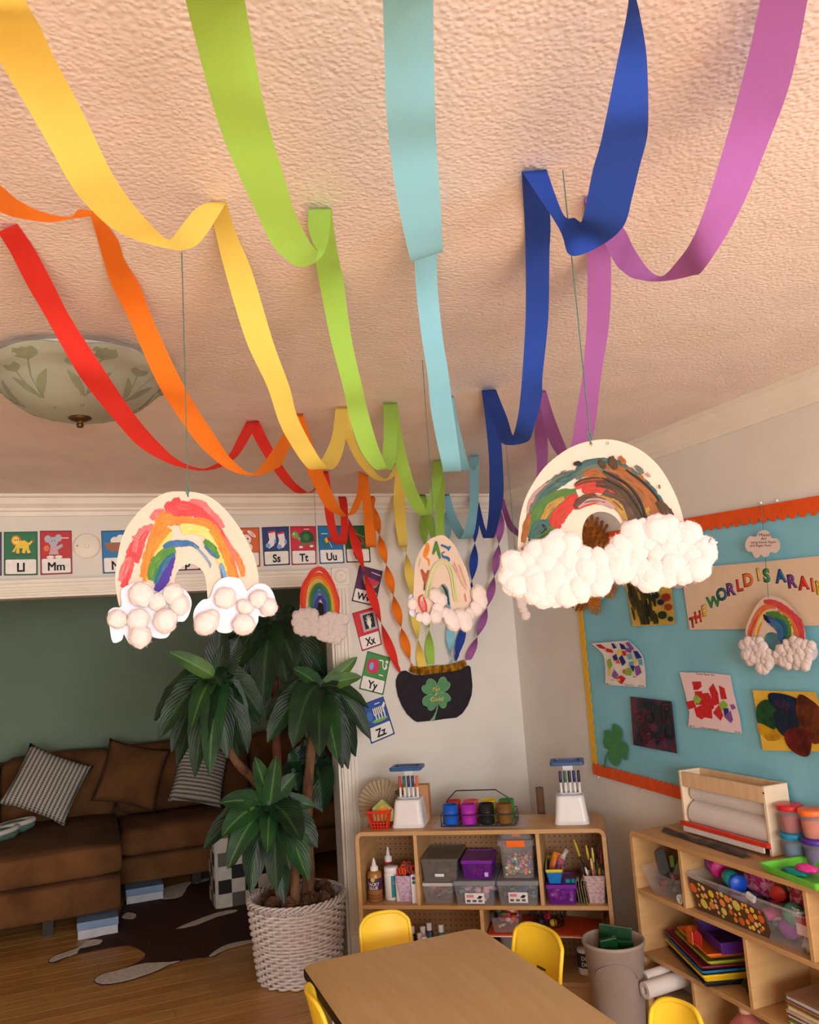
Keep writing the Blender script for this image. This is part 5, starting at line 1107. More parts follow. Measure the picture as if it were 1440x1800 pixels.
# green and white roll of cloth on the chaise
c = at(18, 1452, 2, 0.57)
t = T('slippers', 'soft green slippers with white lining on the chaise by striped pillow', 'slippers', (c.x, c.y, 0.525))
M_SL = mat('green_plush', (96, 126, 112), rough=1.0, var=0.15, scale=30, bump=0.4); M_SW = mat('white_plush', (214, 210, 200), rough=1.0, var=0.05, bump=0.5)
for k, (dx, dy, a, zz) in enumerate(((0.03, 0.0, 0.25, 0.045), (-0.05, -0.14, 0.55, 0.03))):
    M_ = Matrix.Translation((c.x + dx, c.y + dy, 0.515 + zz)) @ Matrix.Rotation(a, 4, 'Z')
    bm = bmesh.new(); add_ball(bm, (0, 0, 0), 1.0, 3, 0.08, 2, (0.125, 0.062, 0.042), k); bmesh.ops.transform(bm, matrix=M_, verts=bm.verts[:])
    body = t.add('slipper_upper', bm, M_SL, smooth=True)
    bm = tube([M_ @ Vector((0.125 * math.cos(s) * 0.92, 0.06 * math.sin(s), 0.022 + 0.01 * math.cos(s))) for s in np.linspace(0, 2 * PI, 25)[:-1]], 0.017, 8, closed=True)
    t.add('lining', bm, M_SW, smooth=True, parent=body)

# flat boxes stored under the sofa
M_BX = mat('box_blue', (120, 146, 178), rough=0.5, var=0.05); M_BW = mat('box_white', (190, 190, 196), rough=0.5, var=0.05)
for lab, x0, x1, yy in (('flat storage box with blue lid peeking out under the chaise end', -0.08, 0.145, 5.57), ('flat storage box with blue lid under the further sofa seat', 0.215, 0.45, 6.13)):
    t = T('storage_box', lab, 'box', ((x0 + x1) / 2, yy + .1, 0))
    t.add('tub', box(x0, x1, yy, yy + 0.3, 0.001, 0.052, bev=0.004), M_BW); t.add('lid', box(x0 - .004, x1 + .004, yy - .004, yy + 0.304, 0.053, 0.097, bev=0.004), M_BX)

# cowhide rug
zr_ = Z(0, 1270, 460 / 1440.)
hide = [(265, 1320), (300, 1285), (430, 1240), (490, 1198), (600, 1165), (640, 1120), (660, 1060), (690, 985), (780, 985), (860, 975), (900, 920), (1000, 885), (1180, 850), (1320, 830), (1500, 900), (1700, 960), (1900, 1050), (1880, 1120), (1700, 1170), (1380, 1215), (1240, 1250), (1180, 1290), (1090, 1300), (1000, 1315), (930, 1340), (870, 1372), (740, 1418), (650, 1440), (560, 1450), (515, 1425), (560, 1390), (630, 1372), (700, 1350), (770, 1318), (800, 1285), (780, 1258), (710, 1232), (600, 1245), (430, 1278), (350, 1305), (300, 1325)]
def floor_sheet(pts, z0, th, sm=3):
    q = smooth_poly(pts, sm); bm = bmesh.new()
    a = [at(x, y, 2, 0.0) for x, y in q]
    return add_prism(bm, [Vector((p.x, p.y, z0 + th)) for p in a], [Vector((p.x, p.y, z0)) for p in a])
t = T('cowhide_rug', 'dark brown and white cowhide rug on the wooden floor before the sofa', 'rug', (0.5, 5.6, 0))
M_HIDE = mat('hide_brown', (80, 44, 28), rough=0.85, c2=(46, 24, 16), scale=14, stretch=(2, 8, 1)); M_HW = mat('hide_white', (240, 232, 220), rough=0.9, c2=(196, 186, 172), scale=20, stretch=(2, 6, 1))
t.add('hide', floor_sheet(zr_(hide), 0.0012, 0.004, 2), M_HIDE)
for p in ([(270, 1320), (300, 1290), (430, 1245), (480, 1205), (560, 1200), (545, 1225), (440, 1248), (425, 1275), (350, 1300), (300, 1320)], [(520, 1425), (560, 1393), (630, 1375), (700, 1355), (800, 1330), (930, 1325), (990, 1318), (930, 1338), (870, 1368), (740, 1414), (650, 1436), (560, 1445)],
          [(870, 970), (880, 925), (1000, 888), (1060, 878), (1030, 910), (1000, 960), (930, 975)], [(970, 1140), (1060, 1100), (1200, 1050), (1300, 1035), (1290, 1050), (1190, 1075), (1080, 1120)], [(1150, 1290), (1220, 1240), (1300, 1215), (1400, 1200), (1390, 1215), (1250, 1250), (1180, 1287)], [(670, 1075), (700, 1050), (750, 1060), (735, 1085), (690, 1085)], [(1060, 878), (1180, 853), (1180, 862), (1080, 890)]):
    t.add('white_patch', floor_sheet(zr_(p), 0.0052, 0.001, 2), M_HW)

# checkered box behind the plant
b0 = at(380, 1600, 2, 0); bx0, by0 = b0.x, b0.y
t = T('checkered_box', 'black and white checkered box standing on the rug behind the plant', 'box', (bx0 + .19, by0 + .15, 0))
t.add('body', box(bx0, bx0 + 0.38, by0, by0 + 0.3, 0.006, 0.43, bev=0.004), mat('box_cream', (196, 190, 178), rough=0.6))
M_TK = mat('tile_black', (26, 24, 26), rough=0.4); M_TW = mat('tile_white', (206, 200, 190), rough=0.4); M_TG = mat('tile_grey', (96, 92, 84), rough=0.4)
s = 0.086; me_t = {}
for m in (M_TK, M_TW, M_TG): me_t[m] = mesh_of('tile', box(0.001, s - 0.001, -0.003, 0.0, 0.001, s - 0.001, bev=0.001, seg=1), m)
for i in range(4):
    for j in range(5):
        m = M_TW if (i + j) % 2 == 0 else M_TK
        if (i, j) in ((1, 0), (0, 3)): m = M_TG
        t.put('tile', me_t[m], Matrix.Translation((bx0 + 0.018 + i * s, by0, 0.004 + j * 0.084)))
        if i < 3: t.put('tile', me_t[m], Matrix.Translation((bx0, by0 + 0.285 - i * s, 0.004 + j * 0.084)) @ Matrix.Rotation(-PI / 2, 4, 'Z'))

# ---------------------------------------------------------------- potted plant
BX, BY = 0.972, 4.37
t = T('potted_dracaena', 'tall leafy houseplant in white wicker basket in the doorway', 'plant', (BX, BY, 0))
M_WICK = mat('white_wicker', (226, 214, 208), rough=0.7, var=0.10, scale=60); M_IN = mat('basket_inside', (70, 56, 46), rough=0.95)
M_BARK = mat('bark', (128, 92, 62), rough=0.95, c2=(88, 56, 38), scale=26, bump=0.8, bscale=60, stretch=(1, 1, .3)); M_BARK2 = mat('red_bark', (98, 50, 34), rough=0.9, var=0.2, bump=0.6)
def brad(z): return 0.196 + (0.238 - 0.196) * min(1, (z / 0.37)) ** 0.8
HB = 0.385; NS = 38
bas = t.add('basket', lathe([(0, 0.006), (brad(0) - .012, 0.006)] + [(brad(z) - .012, z) for z in np.linspace(0.02, HB - .01, 8)] + [(brad(HB) - .02, HB - .01), (brad(.3) - .022, 0.3), (0, 0.3)], 40, c=(BX, BY, 0)), M_WICK, smooth=True)
bm = bmesh.new(); nrow = 22; sg = NS * 3
for r in range(nrow):
    z = 0.010 + (HB - 0.035) * r / nrow; pts = []
    for i in range(sg):
        a = 2 * PI * i / sg
        rr_ = brad(z) + 0.0095 * math.sin(NS / 2 * a + (r % 2) * PI) * (0.4 if 10 <= r <= 12 else 1)
        pts.append((BX + rr_ * math.cos(a), BY + rr_ * math.sin(a), z + 0.0015 * math.sin(a * 5 + r)))
    add_tube(bm, pts, 0.0068, 6, closed=True)
t.add('wicker_weave', bm, M_WICK, smooth=True, parent=bas, kind='stuff')
bm = bmesh.new()
for i in range(NS):
    a = 2 * PI * i / NS
    add_tube(bm, [(BX + brad(z) * math.cos(a), BY + brad(z) * math.sin(a), z) for z in (0.005, 0.12, 0.25, HB)], 0.0045, 5)
t.add('wicker_stakes', bm, M_WICK, smooth=True, parent=bas, kind='stuff')
bm = bmesh.new()
for s_ in range(40):
    a0 = 2 * PI * s_ / 40
    pts = []
    for q in range(9):
        f = q / 8; a = a0 + f * 2 * PI * 3.2 / 40
        rr_ = brad(HB) + 0.012 * math.sin(PI * 2 * f) ; z = HB - 0.03 + 0.034 * math.sin(PI * f)
        pts.append((BX + rr_ * math.cos(a), BY + rr_ * math.sin(a), z))
    add_tube(bm, pts, 0.006, 5)
t.add('braided_rim', bm, M_WICK, smooth=True, parent=bas, kind='stuff')
t.add('soil', lathe([(0, 0.345), (0.1, 0.343), (0.19, 0.335), (0.205, 0.325)], 28, c=(BX, BY, 0)), mat('soil', (48, 34, 26), rough=1, var=0.3, scale=50, bump=1))
def P3(px, py, y): return at(px, py, 1, y)
def branch(pts, r0, r1, m=M_BARK, name='trunk'):
    q = smooth_poly([tuple(P3(*p)) for p in pts], 5, closed=False)
    n = len(q); bm = bmesh.new(); add_tube(bm, q, [r0 + (r1 - r0) * i / (n - 1) + 0.0015 * math.sin(i * 1.7) for i in range(n)], 9)
    return t.add(name, bm, m, smooth=True)
branch([(538, 1592, 4.33), (543, 1530, 4.33), (539, 1450, 4.34), (541, 1390, 4.34), (548, 1310, 4.32), (552, 1250, 4.26), (563, 1212, 4.2)], 0.034, 0.022)
branch([(510, 1590, 4.40), (506, 1530, 4.42), (497, 1470, 4.42), (492, 1400, 4.42), (486, 1310, 4.44), (484, 1230, 4.44), (482, 1130, 4.42)], 0.032, 0.02, M_BARK2)
branch([(520, 1595, 4.26), (517, 1530, 4.24), (508, 1480, 4.2), (480, 1425, 4.12)], 0.028, 0.018)
branch([(495, 1440, 4.42), (450, 1375, 4.38), (412, 1334, 4.3), (392, 1280, 4.24), (380, 1202, 4.2)], 0.026, 0.016)
branch([(495, 1590, 4.32), (488, 1560, 4.3), (470, 1500, 4.22), (462, 1450, 4.14)], 0.022, 0.014)
branch([(541, 1450, 4.36), (548, 1400, 4.42), (552, 1350, 4.48)], 0.02, 0.014)

def leaf_mat(name, c, c2, mid):
    m = bpy.data.materials.new(name); m.use_nodes = True; nt = m.node_tree; N = nt.nodes; L = nt.links; b = N['Principled BSDF']
    uv = N.new('ShaderNodeTexCoord'); sp = N.new('ShaderNodeSeparateXYZ'); L.new(uv.outputs['UV'], sp.inputs[0])
    ab = N.new('ShaderNodeMath'); ab.operation = 'ABSOLUTE'; L.new(sp.outputs[0], ab.inputs[0])
    cmb = N.new('ShaderNodeMath'); cmb.operation = 'MULTIPLY_ADD'; cmb.inputs[1].default_value = -0.35; L.new(ab.outputs[0], cmb.inputs[0]); L.new(sp.outputs[1], cmb.inputs[2])
    wv = N.new('ShaderNodeMath'); wv.operation = 'SINE'; ms = N.new('ShaderNodeMath'); ms.operation = 'MULTIPLY'; ms.inputs[1].default_value = 75; L.new(cmb.outputs[0], ms.inputs[0]); L.new(ms.outputs[0], wv.inputs[0])
    nz = N.new('ShaderNodeTexNoise'); nz.inputs['Scale'].default_value = 9; L.new(uv.outputs['Object'], nz.inputs['Vector'])
    c1 = N.new('ShaderNodeValToRGB'); c1.color_ramp.elements[0].color = (*lin(c2), 1); c1.color_ramp.elements[1].color = (*lin(c), 1); c1.color_ramp.elements[0].position = .35; c1.color_ramp.elements[1].position = .65; L.new(nz.outputs[0], c1.inputs[0])
    mr = N.new('ShaderNodeMapRange'); mr.inputs[1].default_value = 0.03; mr.inputs[2].default_value = 0.14; mr.inputs[3].default_value = 0.65; mr.inputs[4].default_value = 0; L.new(ab.outputs[0], mr.inputs[0])
    mx = N.new('ShaderNodeMixRGB'); mx.inputs[2].default_value = (*lin(mid), 1); L.new(mr.outputs[0], mx.inputs[0]); L.new(c1.outputs[0], mx.inputs[1]); L.new(mx.outputs[0], b.inputs['Base Color'])
    b.inputs['Roughness'].default_value = 0.42; b.inputs['Specular IOR Level'].default_value = 0.35
    bp = N.new('ShaderNodeBump'); bp.inputs['Strength'].default_value = 0.16; bp.inputs['Distance'].default_value = 0.003; L.new(wv.outputs[0], bp.inputs['Height']); L.new(bp.outputs[0], b.inputs['Normal'])
    return m
LM = [leaf_mat('leaf_dark', (24, 54, 26), (14, 36, 20), (56, 88, 42)), leaf_mat('leaf_mid', (34, 76, 34), (26, 58, 30), (92, 130, 66)), leaf_mat('leaf_young', (78, 116, 50), (52, 90, 40), (120, 150, 80))]
lr = random.Random(11)
def leaf(base, tip, rise=0.12, wd=0.055, m=0, face=0.7, twist=0.0):
    wd *= 1.28
    base, tip = Vector(base), Vector(tip); L_ = (tip - base).length
    ctl = base.lerp(tip, 0.42) + Vector((0, 0, rise))
    toc = (CAM - base).normalized()
    bm = bmesh.new(); uvl = bm.loops.layers.uv.new('UVMap'); n = 11; rows = []
    for i in range(n + 1):
        f = i / n
        p = base * (1 - f) ** 2 + ctl * 2 * f * (1 - f) + tip * f * f
        tg = ((ctl - base) * (1 - f) + (tip - ctl) * f).normalized()
        N_ = (toc * face + Vector((0, 0, 1)) * (1 - face) + Vector((twist, 0, 0))).normalized()
        wv = tg.cross(N_); wv = wv.normalized() if wv.length > 1e-4 else Vector((1, 0, 0))
        nn = wv.cross(tg).normalized()
        ww = wd * (0.10 + 0.90 * math.sin(PI * min(1, f ** 0.82)) ** 0.62) if f < 0.985 else 0.002
        rp_ = 0.10 * wd * math.sin(f * 26 + base.x * 40); rp2 = 0.10 * wd * math.sin(f * 24 + 2 + base.z * 30)
        rows.append([bm.verts.new(p + wv * ww * s_ + nn * (abs(s_) * ww * 0.30 + (rp_ if s_ < 0 else rp2) * abs(s_) ** 2)) for s_ in (-1, -.5, 0, .5, 1)])
    for i in range(n):
        for j in range(4):
            fc = bm.faces.new((rows[i][j], rows[i][j + 1], rows[i + 1][j + 1], rows[i + 1][j]))
            for lp, (ii, jj) in zip(fc.loops, ((i, j), (i, j + 1), (i + 1, j + 1), (i + 1, j))): lp[uvl].uv = (jj / 2.0 - 1, ii / n)
    t.add('leaf', bm, LM[m], smooth=True)
def head(bx, by, Y, tips, filler=8, flen=0.38):
    b0 = P3(bx, by, Y)
    for tp in tips:
        x, y, dy, m = tp[:4]; ri = tp[4] if len(tp) > 4 else 0.12; wd = tp[5] if len(tp) > 5 else 0.056
        tpp = P3(x, y, Y + dy)
        leaf(b0 + Vector((lr.uniform(-.012, .012), lr.uniform(-.012, .012), lr.uniform(-.03, .02))), tpp, ri, wd, m, 0.62 if y > by else 0.8, lr.uniform(-.25, .25))
    for k in range(filler):
        a = lr.uniform(0.15, PI - 0.15); l = flen * lr.uniform(.75, 1.1)
        tpp = b0 + Vector((l * 0.75 * math.cos(a), l * 0.75 * math.sin(a), -l * lr.uniform(.3, .75)))
        leaf(b0 + Vector((0, 0, lr.uniform(-.05, .01))), tpp, 0.15, 0.052, 0, 0.5, lr.uniform(-.3, .3))
head(379, 1196, 4.2, [(298, 1146, -.02, 2, .01, .034), (278, 1300, -.05, 0, .16), (302, 1322, .05, 0, .17), (343, 1365, -.12, 0, .16), (368, 1362, -.16, 1, .15, .05), (336, 1282, -.22, 1, .1, .042), (400, 1332, -.05, 0, .16), (436, 1325, .02, 0, .17), (388, 1095, .02, 0, .0, .05), (420, 1120, .0, 0, .0, .05), (312, 1345, .12, 0, .17), (462, 1262, .05, 0, .12), (420, 1335, .14, 0, .16), (405, 1180, .05, 0, .06), (386, 1205, -.12, 0, .04, .05)], 8)
head(478, 1095, 4.45, [(460, 1250, -.15, 0, .13, .07), (400, 1200, -.08, 0, .13, .07), (505, 1208, -.12, 0, .12, .066), (548, 1205, .02, 0, .14, .06), (575, 1195, .08, 0, .14), (425, 1140, -.05, 0, .08, .06), (388, 1125, .04, 0, .05), (440, 1222, -.02, 0, .14, .065), (530, 1130, -.1, 0, .06, .06), (475, 1060, .02, 0, .0, .05), (515, 1065, .02, 0, .0), (435, 1065, .02, 0, .0), (520, 1180, -.14, 0, .1, .06)], 8)
head(563, 1212, 4.2, [(628, 1155, -.05, 2, .01, .032), (636, 1190, -.08, 2, .03, .034), (515, 1176, -.04, 1, .03, .034), (470, 1306, -.06, 0, .16, .056), (515, 1315, -.16, 0, .15, .06), (562, 1330, -.2, 0, .14, .058), (602, 1350, -.12, 0, .15), (652, 1300, -.06, 0, .16, .044), (648, 1245, -.12, 0, .09, .03), (600, 1310, .05, 0, .16), (625, 1330, .06, 0, .17), (485, 1290, .08, 0, .16), (540, 1300, .0, 0, .15), (612, 1352, -.02, 0, .16, .05), (594, 1338, -.2, 1, .13, .05)], 8)
head(552, 1345, 4.46, [(567, 1428, -.1, 0, .06, .07), (540, 1432, -.05, 0, .07, .06), (590, 1400, .0, 0, .08, .06), (520, 1390, -.02, 0, .06, .06), (582, 1365, .02, 0, .05, .06), (505, 1340, -.02, 0, .04, .06), (535, 1300, .0, 0, .0, .06)], 5, .3)
head(476, 1420, 4.12, [(448, 1330, -.03, 1, .0, .036), (486, 1328, -.05, 1, .0, .034), (386, 1412, -.06, 1, .05, .04), (400, 1528, -.12, 1, .13, .05), (440, 1572, -.1, 0, .15, .054), (486, 1566, -.2, 0, .14, .056), (510, 1530, -.16, 0, .12, .06), (542, 1550, -.18, 1, .12, .06), (558, 1490, -.1, 0, .12, .06), (553, 1418, -.06, 1, .06, .036), (432, 1540, .02, 0, .14, .05), (385, 1440, .04, 0, .08, .04), (470, 1500, -.2, 1, .08, .036), (520, 1360, -.02, 1, .02, .036), (390, 1470, -.1, 1, .09, .05), (530, 1480, -.22, 0, .09, .06), (500, 1590, -.12, 0, .14, .055)], 9, .4)
# pine cones on the soil
M_CONE = mat('pine_cone', (126, 86, 60), rough=0.9, c2=(74, 48, 34), scale=30)
def cone_bm():
    bm = bmesh.new(); add_ball(bm, (0, 0, 0), 1.0, 2, 0, 1, (0.022, 0.022, 0.034))
    n = 64
    for i in range(n):
        z = -0.036 + 0.072 * i / n; r = 0.036 * math.sqrt(max(0.05, 1 - (z / 0.042) ** 2)); a = i * 2.39996
        d = Vector((math.cos(a), math.sin(a), 0)); s_ = Vector((-d.y, d.x, 0)); c_ = Vector((0, 0, z))
        q = [c_ + d * r * .35 + s_ * .004, c_ + d * r * .35 - s_ * .004, c_ + d * r - s_ * .0085 + Vector((0, 0, .006)), c_ + d * (r + .005) + Vector((0, 0, .008)), c_ + d * r + s_ * .0085 + Vector((0, 0, .006))]
        vs = [bm.verts.new(p) for p in q]; b_ = [bm.verts.new(p - Vector((0, 0, .004))) for p in q]
        bm.faces.new(vs); bm.faces.new(b_[::-1])
        for k in range(5): bm.faces.new((vs[k], vs[(k + 1) % 5], b_[(k + 1) % 5], b_[k]))
    return bm
cone_me = mesh_of('pine_cone', cone_bm(), M_CONE)
cr_ = random.Random(4)
cones = [(0.02, -.15), (-.07, -.13), (.1, -.12), (-.13, -.06), (.15, -.04), (.16, .05), (-.14, .05), (.05, -.09), (.12, .1), (-.06, .1), (.0, .14)]
where = ['front of basket by the trunk', 'front left of basket', 'front right of basket', 'left edge of basket', 'right edge of basket', 'right side behind the trunks', 'left side behind the trunks', 'between two front cones', 'back right of basket', 'back left of basket', 'back rim of basket']
for k, (dx, dy) in enumerate(cones):
    o = tag(link('pine_cone', cone_me), 'brown pine cone on the soil, ' + where[k], 'pine cone', 'pine cones in the wicker basket')
    o.matrix_world = Matrix.Translation((BX + dx, BY + dy, 0.374)) @ Matrix.Rotation(cr_.random() * 6, 4, 'Z') @ Matrix.Rotation(cr_.uniform(.9, 1.6), 4, 'X')
# ================================================================ table and chairs
M_TOP = mat('table_laminate', (212, 176, 124), rough=0.42, c2=(204, 166, 114), scale=2.5, stretch=(14, 1.4, 1), detail=7, spec=0.4)
M_BLK = mat('black_edge', (26, 22, 22), rough=0.5); M_CHR = mat('chrome', (190, 190, 190), rough=0.2, metal=1.0, var=0.02)
TX0, TX1, TY0, TY1, TZ = 0.668, 1.352, 1.78, 2.992, 0.55
t = T('table', 'light brown laminate table with black edge among small yellow chairs', 'table', ((TX0 + TX1) / 2, (TY0 + TY1) / 2, 0))
def rrect(x0, x1, y0, y1, r, n=7):
    out = []
    for cx_, cy_, a in ((x1 - r, y1 - r, 0), (x0 + r, y1 - r, 90), (x0 + r, y0 + r, 180), (x1 - r, y0 + r, 270)):
        for i in range(n + 1):
            q = math.radians(a + 90 * i / n); out.append((cx_ + r * math.cos(q), cy_ + r * math.sin(q)))
    return out
o = rrect(TX0 + .004, TX1 - .004, TY0 + .004, TY1 - .004, 0.05)
t.add('tabletop', add_prism(bmesh.new(), [(x, y, TZ) for x, y in o], [(x, y, TZ - 0.028) for x, y in o]), M_TOP)
o = rrect(TX0, TX1, TY0, TY1, 0.054); i_ = rrect(TX0 + .005, TX1 - .005, TY0 + .005, TY1 - .005, 0.05)
bm = bmesh.new(); rings = []
for pts, z in ((i_, TZ - .001), (o, TZ - 0.004), (o, TZ - 0.026), (i_, TZ - 0.03)): rings.append([bm.verts.new((x, y, z)) for x, y in pts])
for a, b in zip(rings, rings[1:]):
    for k in range(len(a)): bm.faces.new((a[k], a[(k + 1) % len(a)], b[(k + 1) % len(a)], b[k]))
t.add('edge_band', bm, M_BLK)
for x, y in ((TX0 + .09, TY0 + .09), (TX1 - .09, TY0 + .09), (TX0 + .09, TY1 - .09), (TX1 - .09, TY1 - .09)):
    l = t.add('leg', tube([(x, y, TZ - .03), (x, y, .02)], 0.014, 12), M_CHR, smooth=True)
    t.add('glide', lathe([(0, 0), (0.018, 0.001), (0.018, 0.022), (0.0, 0.022)], 12, c=(x, y, 0)), M_BLK, parent=l)
M_YEL = mat('yellow_plastic', (246, 204, 46), rough=0.5, var=0.03, scale=6, spec=0.5, coat=0.0); M_BLT = mat('slot_shadow', (70, 62, 24), rough=0.7)
def make_chair(label, x, y, rz, sw=0.25, zt=0.59):
    """child's chair, sitter faces local +Y; shell with rolled rim, chrome legs"""
    t = T('childs_chair', label, 'chair', (x, y, 0), rz, 'yellow chairs around the table')
    prof = [(0.15, 0.288), (0.13, 0.305), (0.05, 0.300), (-0.05, 0.296), (-0.10, 0.305), (-0.125, 0.335), (-0.135, 0.38), (-0.145, 0.46), (-0.16, 0.54), (-0.172, zt)]
    prof = smooth_poly(prof, 3, closed=False); n = len(prof); m_ = 14
    bm = bmesh.new(); A = []
    for i, (py, pz) in enumerate(prof):
        f = i / (n - 1); row = []
        for j in range(m_ + 1):
            u = 2 * j / m_ - 1
            hw = sw / 2 * (1.0 if f < .45 else 1.0 - 0.04 * (f - .45) / .55)
            if f > 0.80:                                   # rounded top corners
                k = (f - 0.80) / 0.20; hw *= math.sqrt(max(0.0, 1 - (k ** 5) * 0.12)) 
            if f < 0.12: hw *= 0.90 + 0.10 * (f / 0.12)
            bend = (0.028 * u * u if f > .4 else 0.004 * u * u)
            zz = pz; yy = py
            if f > .4: yy += bend
            else: zz += bend * 2
            if f > .8: zz -= 0.026 * (abs(u) ** 5) * ((f - .8) / .2)
            row.append(Vector((hw * u, yy, zz)))
        A.append(row)
    F = [[bm.verts.new(p) for p in r] for r in A]
    def nrm(i, j):
        a = A[min(i + 1, n - 1)][j] - A[max(i - 1, 0)][j]; b = A[i][min(j + 1, m_)] - A[i][max(j - 1, 0)]
        return b.cross(a).normalized()
    B = [[bm.verts.new(A[i][j] - nrm(i, j) * 0.006) for j in range(m_ + 1)] for i in range(n)]
    for i in range(n - 1):
        for j in range(m_):
            bm.faces.new((F[i][j], F[i][j + 1], F[i + 1][j + 1], F[i + 1][j])); bm.faces.new((B[i][j], B[i + 1][j], B[i + 1][j + 1], B[i][j + 1]))
    rim = [(0, j) for j in range(m_)] + [(i, m_) for i in range(n - 1)] + [(n - 1, j) for j in range(m_, 0, -1)] + [(i, 0) for i in range(n - 1, 0, -1)]
    for k in range(len(rim)):
        a, b = rim[k], rim[(k + 1) % len(rim)]
        bm.faces.new((F[a[0]][a[1]], B[a[0]][a[1]], B[b[0]][b[1]], F[b[0]][b[1]]))
    shell = t.add('seat_shell', bm, M_YEL, smooth=True, loc=True)
    pts = [(A[i][j] - nrm(i, j) * 0.006) for i, j in rim]
    t.add('rolled_rim', tube(pts, 0.0075, 6, closed=True), M_YEL, smooth=True, loc=True, parent=shell)
    t.add('hand_slot', box(-0.03, 0.03, -0.1635, -0.138, 0.455, 0.468, bev=0.005), M_BLT, loc=True, parent=shell)
    for sx in (-1, 1):
        for y0_, y1_ in ((0.09, 0.135), (-0.08, -0.15)):
            l = t.add('leg', tube([(sx * .085, y0_, .285), (sx * .105, (y0_ + y1_) / 2, .15), (sx * .12, y1_, .012)], 0.009, 10), M_CHR, smooth=True, loc=True)
            t.add('foot_cap', lathe([(0, 0), (0.012, 0.001), (0.012, 0.02), (0, 0.02)], 10, c=(sx * .12, y1_, 0)), M_BLK, loc=True, parent=l)
    t.add('seat_brace', tube([(-.085, .09, .284), (0, .085, .282), (.085, .09, .284)], 0.008, 8), M_CHR, loc=True)
    t.add('seat_brace', tube([(-.085, -.08, .284), (0, -.08, .282), (.085, -.08, .284)], 0.008, 8), M_CHR, loc=True)
    return t
make_chair('yellow chair at the far end of the table, before the paint bottles', 1.035, 3.06, PI - 0.10, 0.205)
make_chair('yellow chair on the right side of the table beside grey bin', 1.33, 2.72, PI / 2 + 0.16, 0.275)
make_chair('yellow chair at the left of the table, back towards the plant', 0.775, 2.64, -PI / 2 - 0.1, 0.22)
make_chair('yellow chair at the lower right beside the right shelf', 1.36, 2.00, PI / 2 + 0.25, 0.18)
# ================================================================ storage shelf in the corner and all that is on it
M_BIRCH = mat('birch', (206, 164, 112), rough=0.45, c2=(192, 148, 96), scale=2.2, stretch=(2, 2, 12), detail=6)
M_BIRCH2 = mat('birch_flat', (200, 156, 104), rough=0.45, c2=(186, 142, 92), scale=2.2, stretch=(2, 10, 2), detail=6)
def pegboard():
    m = bpy.data.materials.new('pegboard'); m.use_nodes = True; nt = m.node_tree; N = nt.nodes; L = nt.links; b = N['Principled BSDF']
    tc = N.new('ShaderNodeTexCoord'); mp = N.new('ShaderNodeMapping'); mp.inputs['Scale'].default_value = (1 / .0255,) * 3
    L.new(tc.outputs['Object'], mp.inputs[0]); fr = N.new('ShaderNodeVectorMath'); fr.operation = 'FRACTION'; L.new(mp.outputs[0], fr.inputs[0])
    sb = N.new('ShaderNodeVectorMath'); sb.operation = 'SUBTRACT'; sb.inputs[1].default_value = (.5, .5, .5); L.new(fr.outputs[0], sb.inputs[0])
    ml = N.new('ShaderNodeVectorMath'); ml.operation = 'MULTIPLY'; ml.inputs[1].default_value = (1, 0, 1); L.new(sb.outputs[0], ml.inputs[0])
    ln = N.new('ShaderNodeVectorMath'); ln.operation = 'LENGTH'; L.new(ml.outputs[0], ln.inputs[0])
    lt = N.new('ShaderNodeMath'); lt.operation = 'LESS_THAN'; lt.inputs[1].default_value = .13; L.new(ln.outputs['Value'], lt.inputs[0])
    mx = N.new('ShaderNodeMixRGB'); mx.inputs[1].default_value = (*lin((150, 108, 66)), 1); mx.inputs[2].default_value = (*lin((52, 32, 18)), 1); L.new(lt.outputs[0], mx.inputs[0])
    L.new(mx.outputs[0], b.inputs['Base Color']); b.inputs['Roughness'].default_value = .6
    return m
M_PEG = pegboard()
SA = math.atan2(-0.56, 0.828); SO = Vector((1.156, 3.89, 0))
W_, D_, HT = 1.152, 0.305, 0.75; TH = 0.018; MZ = 0.425; BZ = 0.11
SM = Matrix.Translation(SO) @ Matrix.Rotation(SA, 4, 'Z')
def unit_parts(t, W, D, Hh, th, levels, divs, back):
    r = 0.035
    def arc(cx_, cz_, rr, a0, a1, n=6): return [(cx_ + rr * math.cos(math.radians(a0 + (a1 - a0) * i / n)), cz_ + rr * math.sin(math.radians(a0 + (a1 - a0) * i / n))) for i in range(n + 1)]
    o = arc(r, Hh - r, r, 180, 90) + arc(W - r, Hh - r, r, 90, 0)
    i_ = arc(W - r, Hh - r, r - th, 0, 90) + arc(r, Hh - r, r - th, 90, 180)
    q = o + i_
    t.add('top_panel', add_prism(bmesh.new(), [(x, 0, z) for x, z in q], [(x, D, z) for x, z in q]), M_BIRCH2, loc=True)
    t.add('side_panel', box(0, th, 0, D, 0.0, Hh - r), M_BIRCH, loc=True); t.add('side_panel', box(W - th, W, 0, D, 0.0, Hh - r), M_BIRCH, loc=True)
    for z in levels: t.add('shelf_board', box(th, W - th, 0.001, D - .012, z - th, z, bev=.002, seg=1), M_BIRCH2, loc=True)
    for x, z0, z1 in divs: t.add('divider', box(x - th / 2, x + th / 2, 0.002, D - .012, z0, z1, bev=.002, seg=1), M_BIRCH, loc=True)
    t.add('back_panel', box(th, W - th, D - .011, D - .003, 0.02, Hh - th), back, loc=True)
    t.add('kick_board', box(th, W - th, 0.01, 0.026, 0.0, levels[-1] - th), M_BIRCH2, loc=True)
t = T('storage_shelf', 'birch two-tier storage shelf with pegboard back set across the corner', 'shelf', SO, SA)
unit_parts(t, W_, D_, HT, TH, (MZ, BZ), ((0.287, MZ, HT - TH), (0.851, MZ, HT - TH), (0.573, BZ, MZ - TH)), M_PEG)

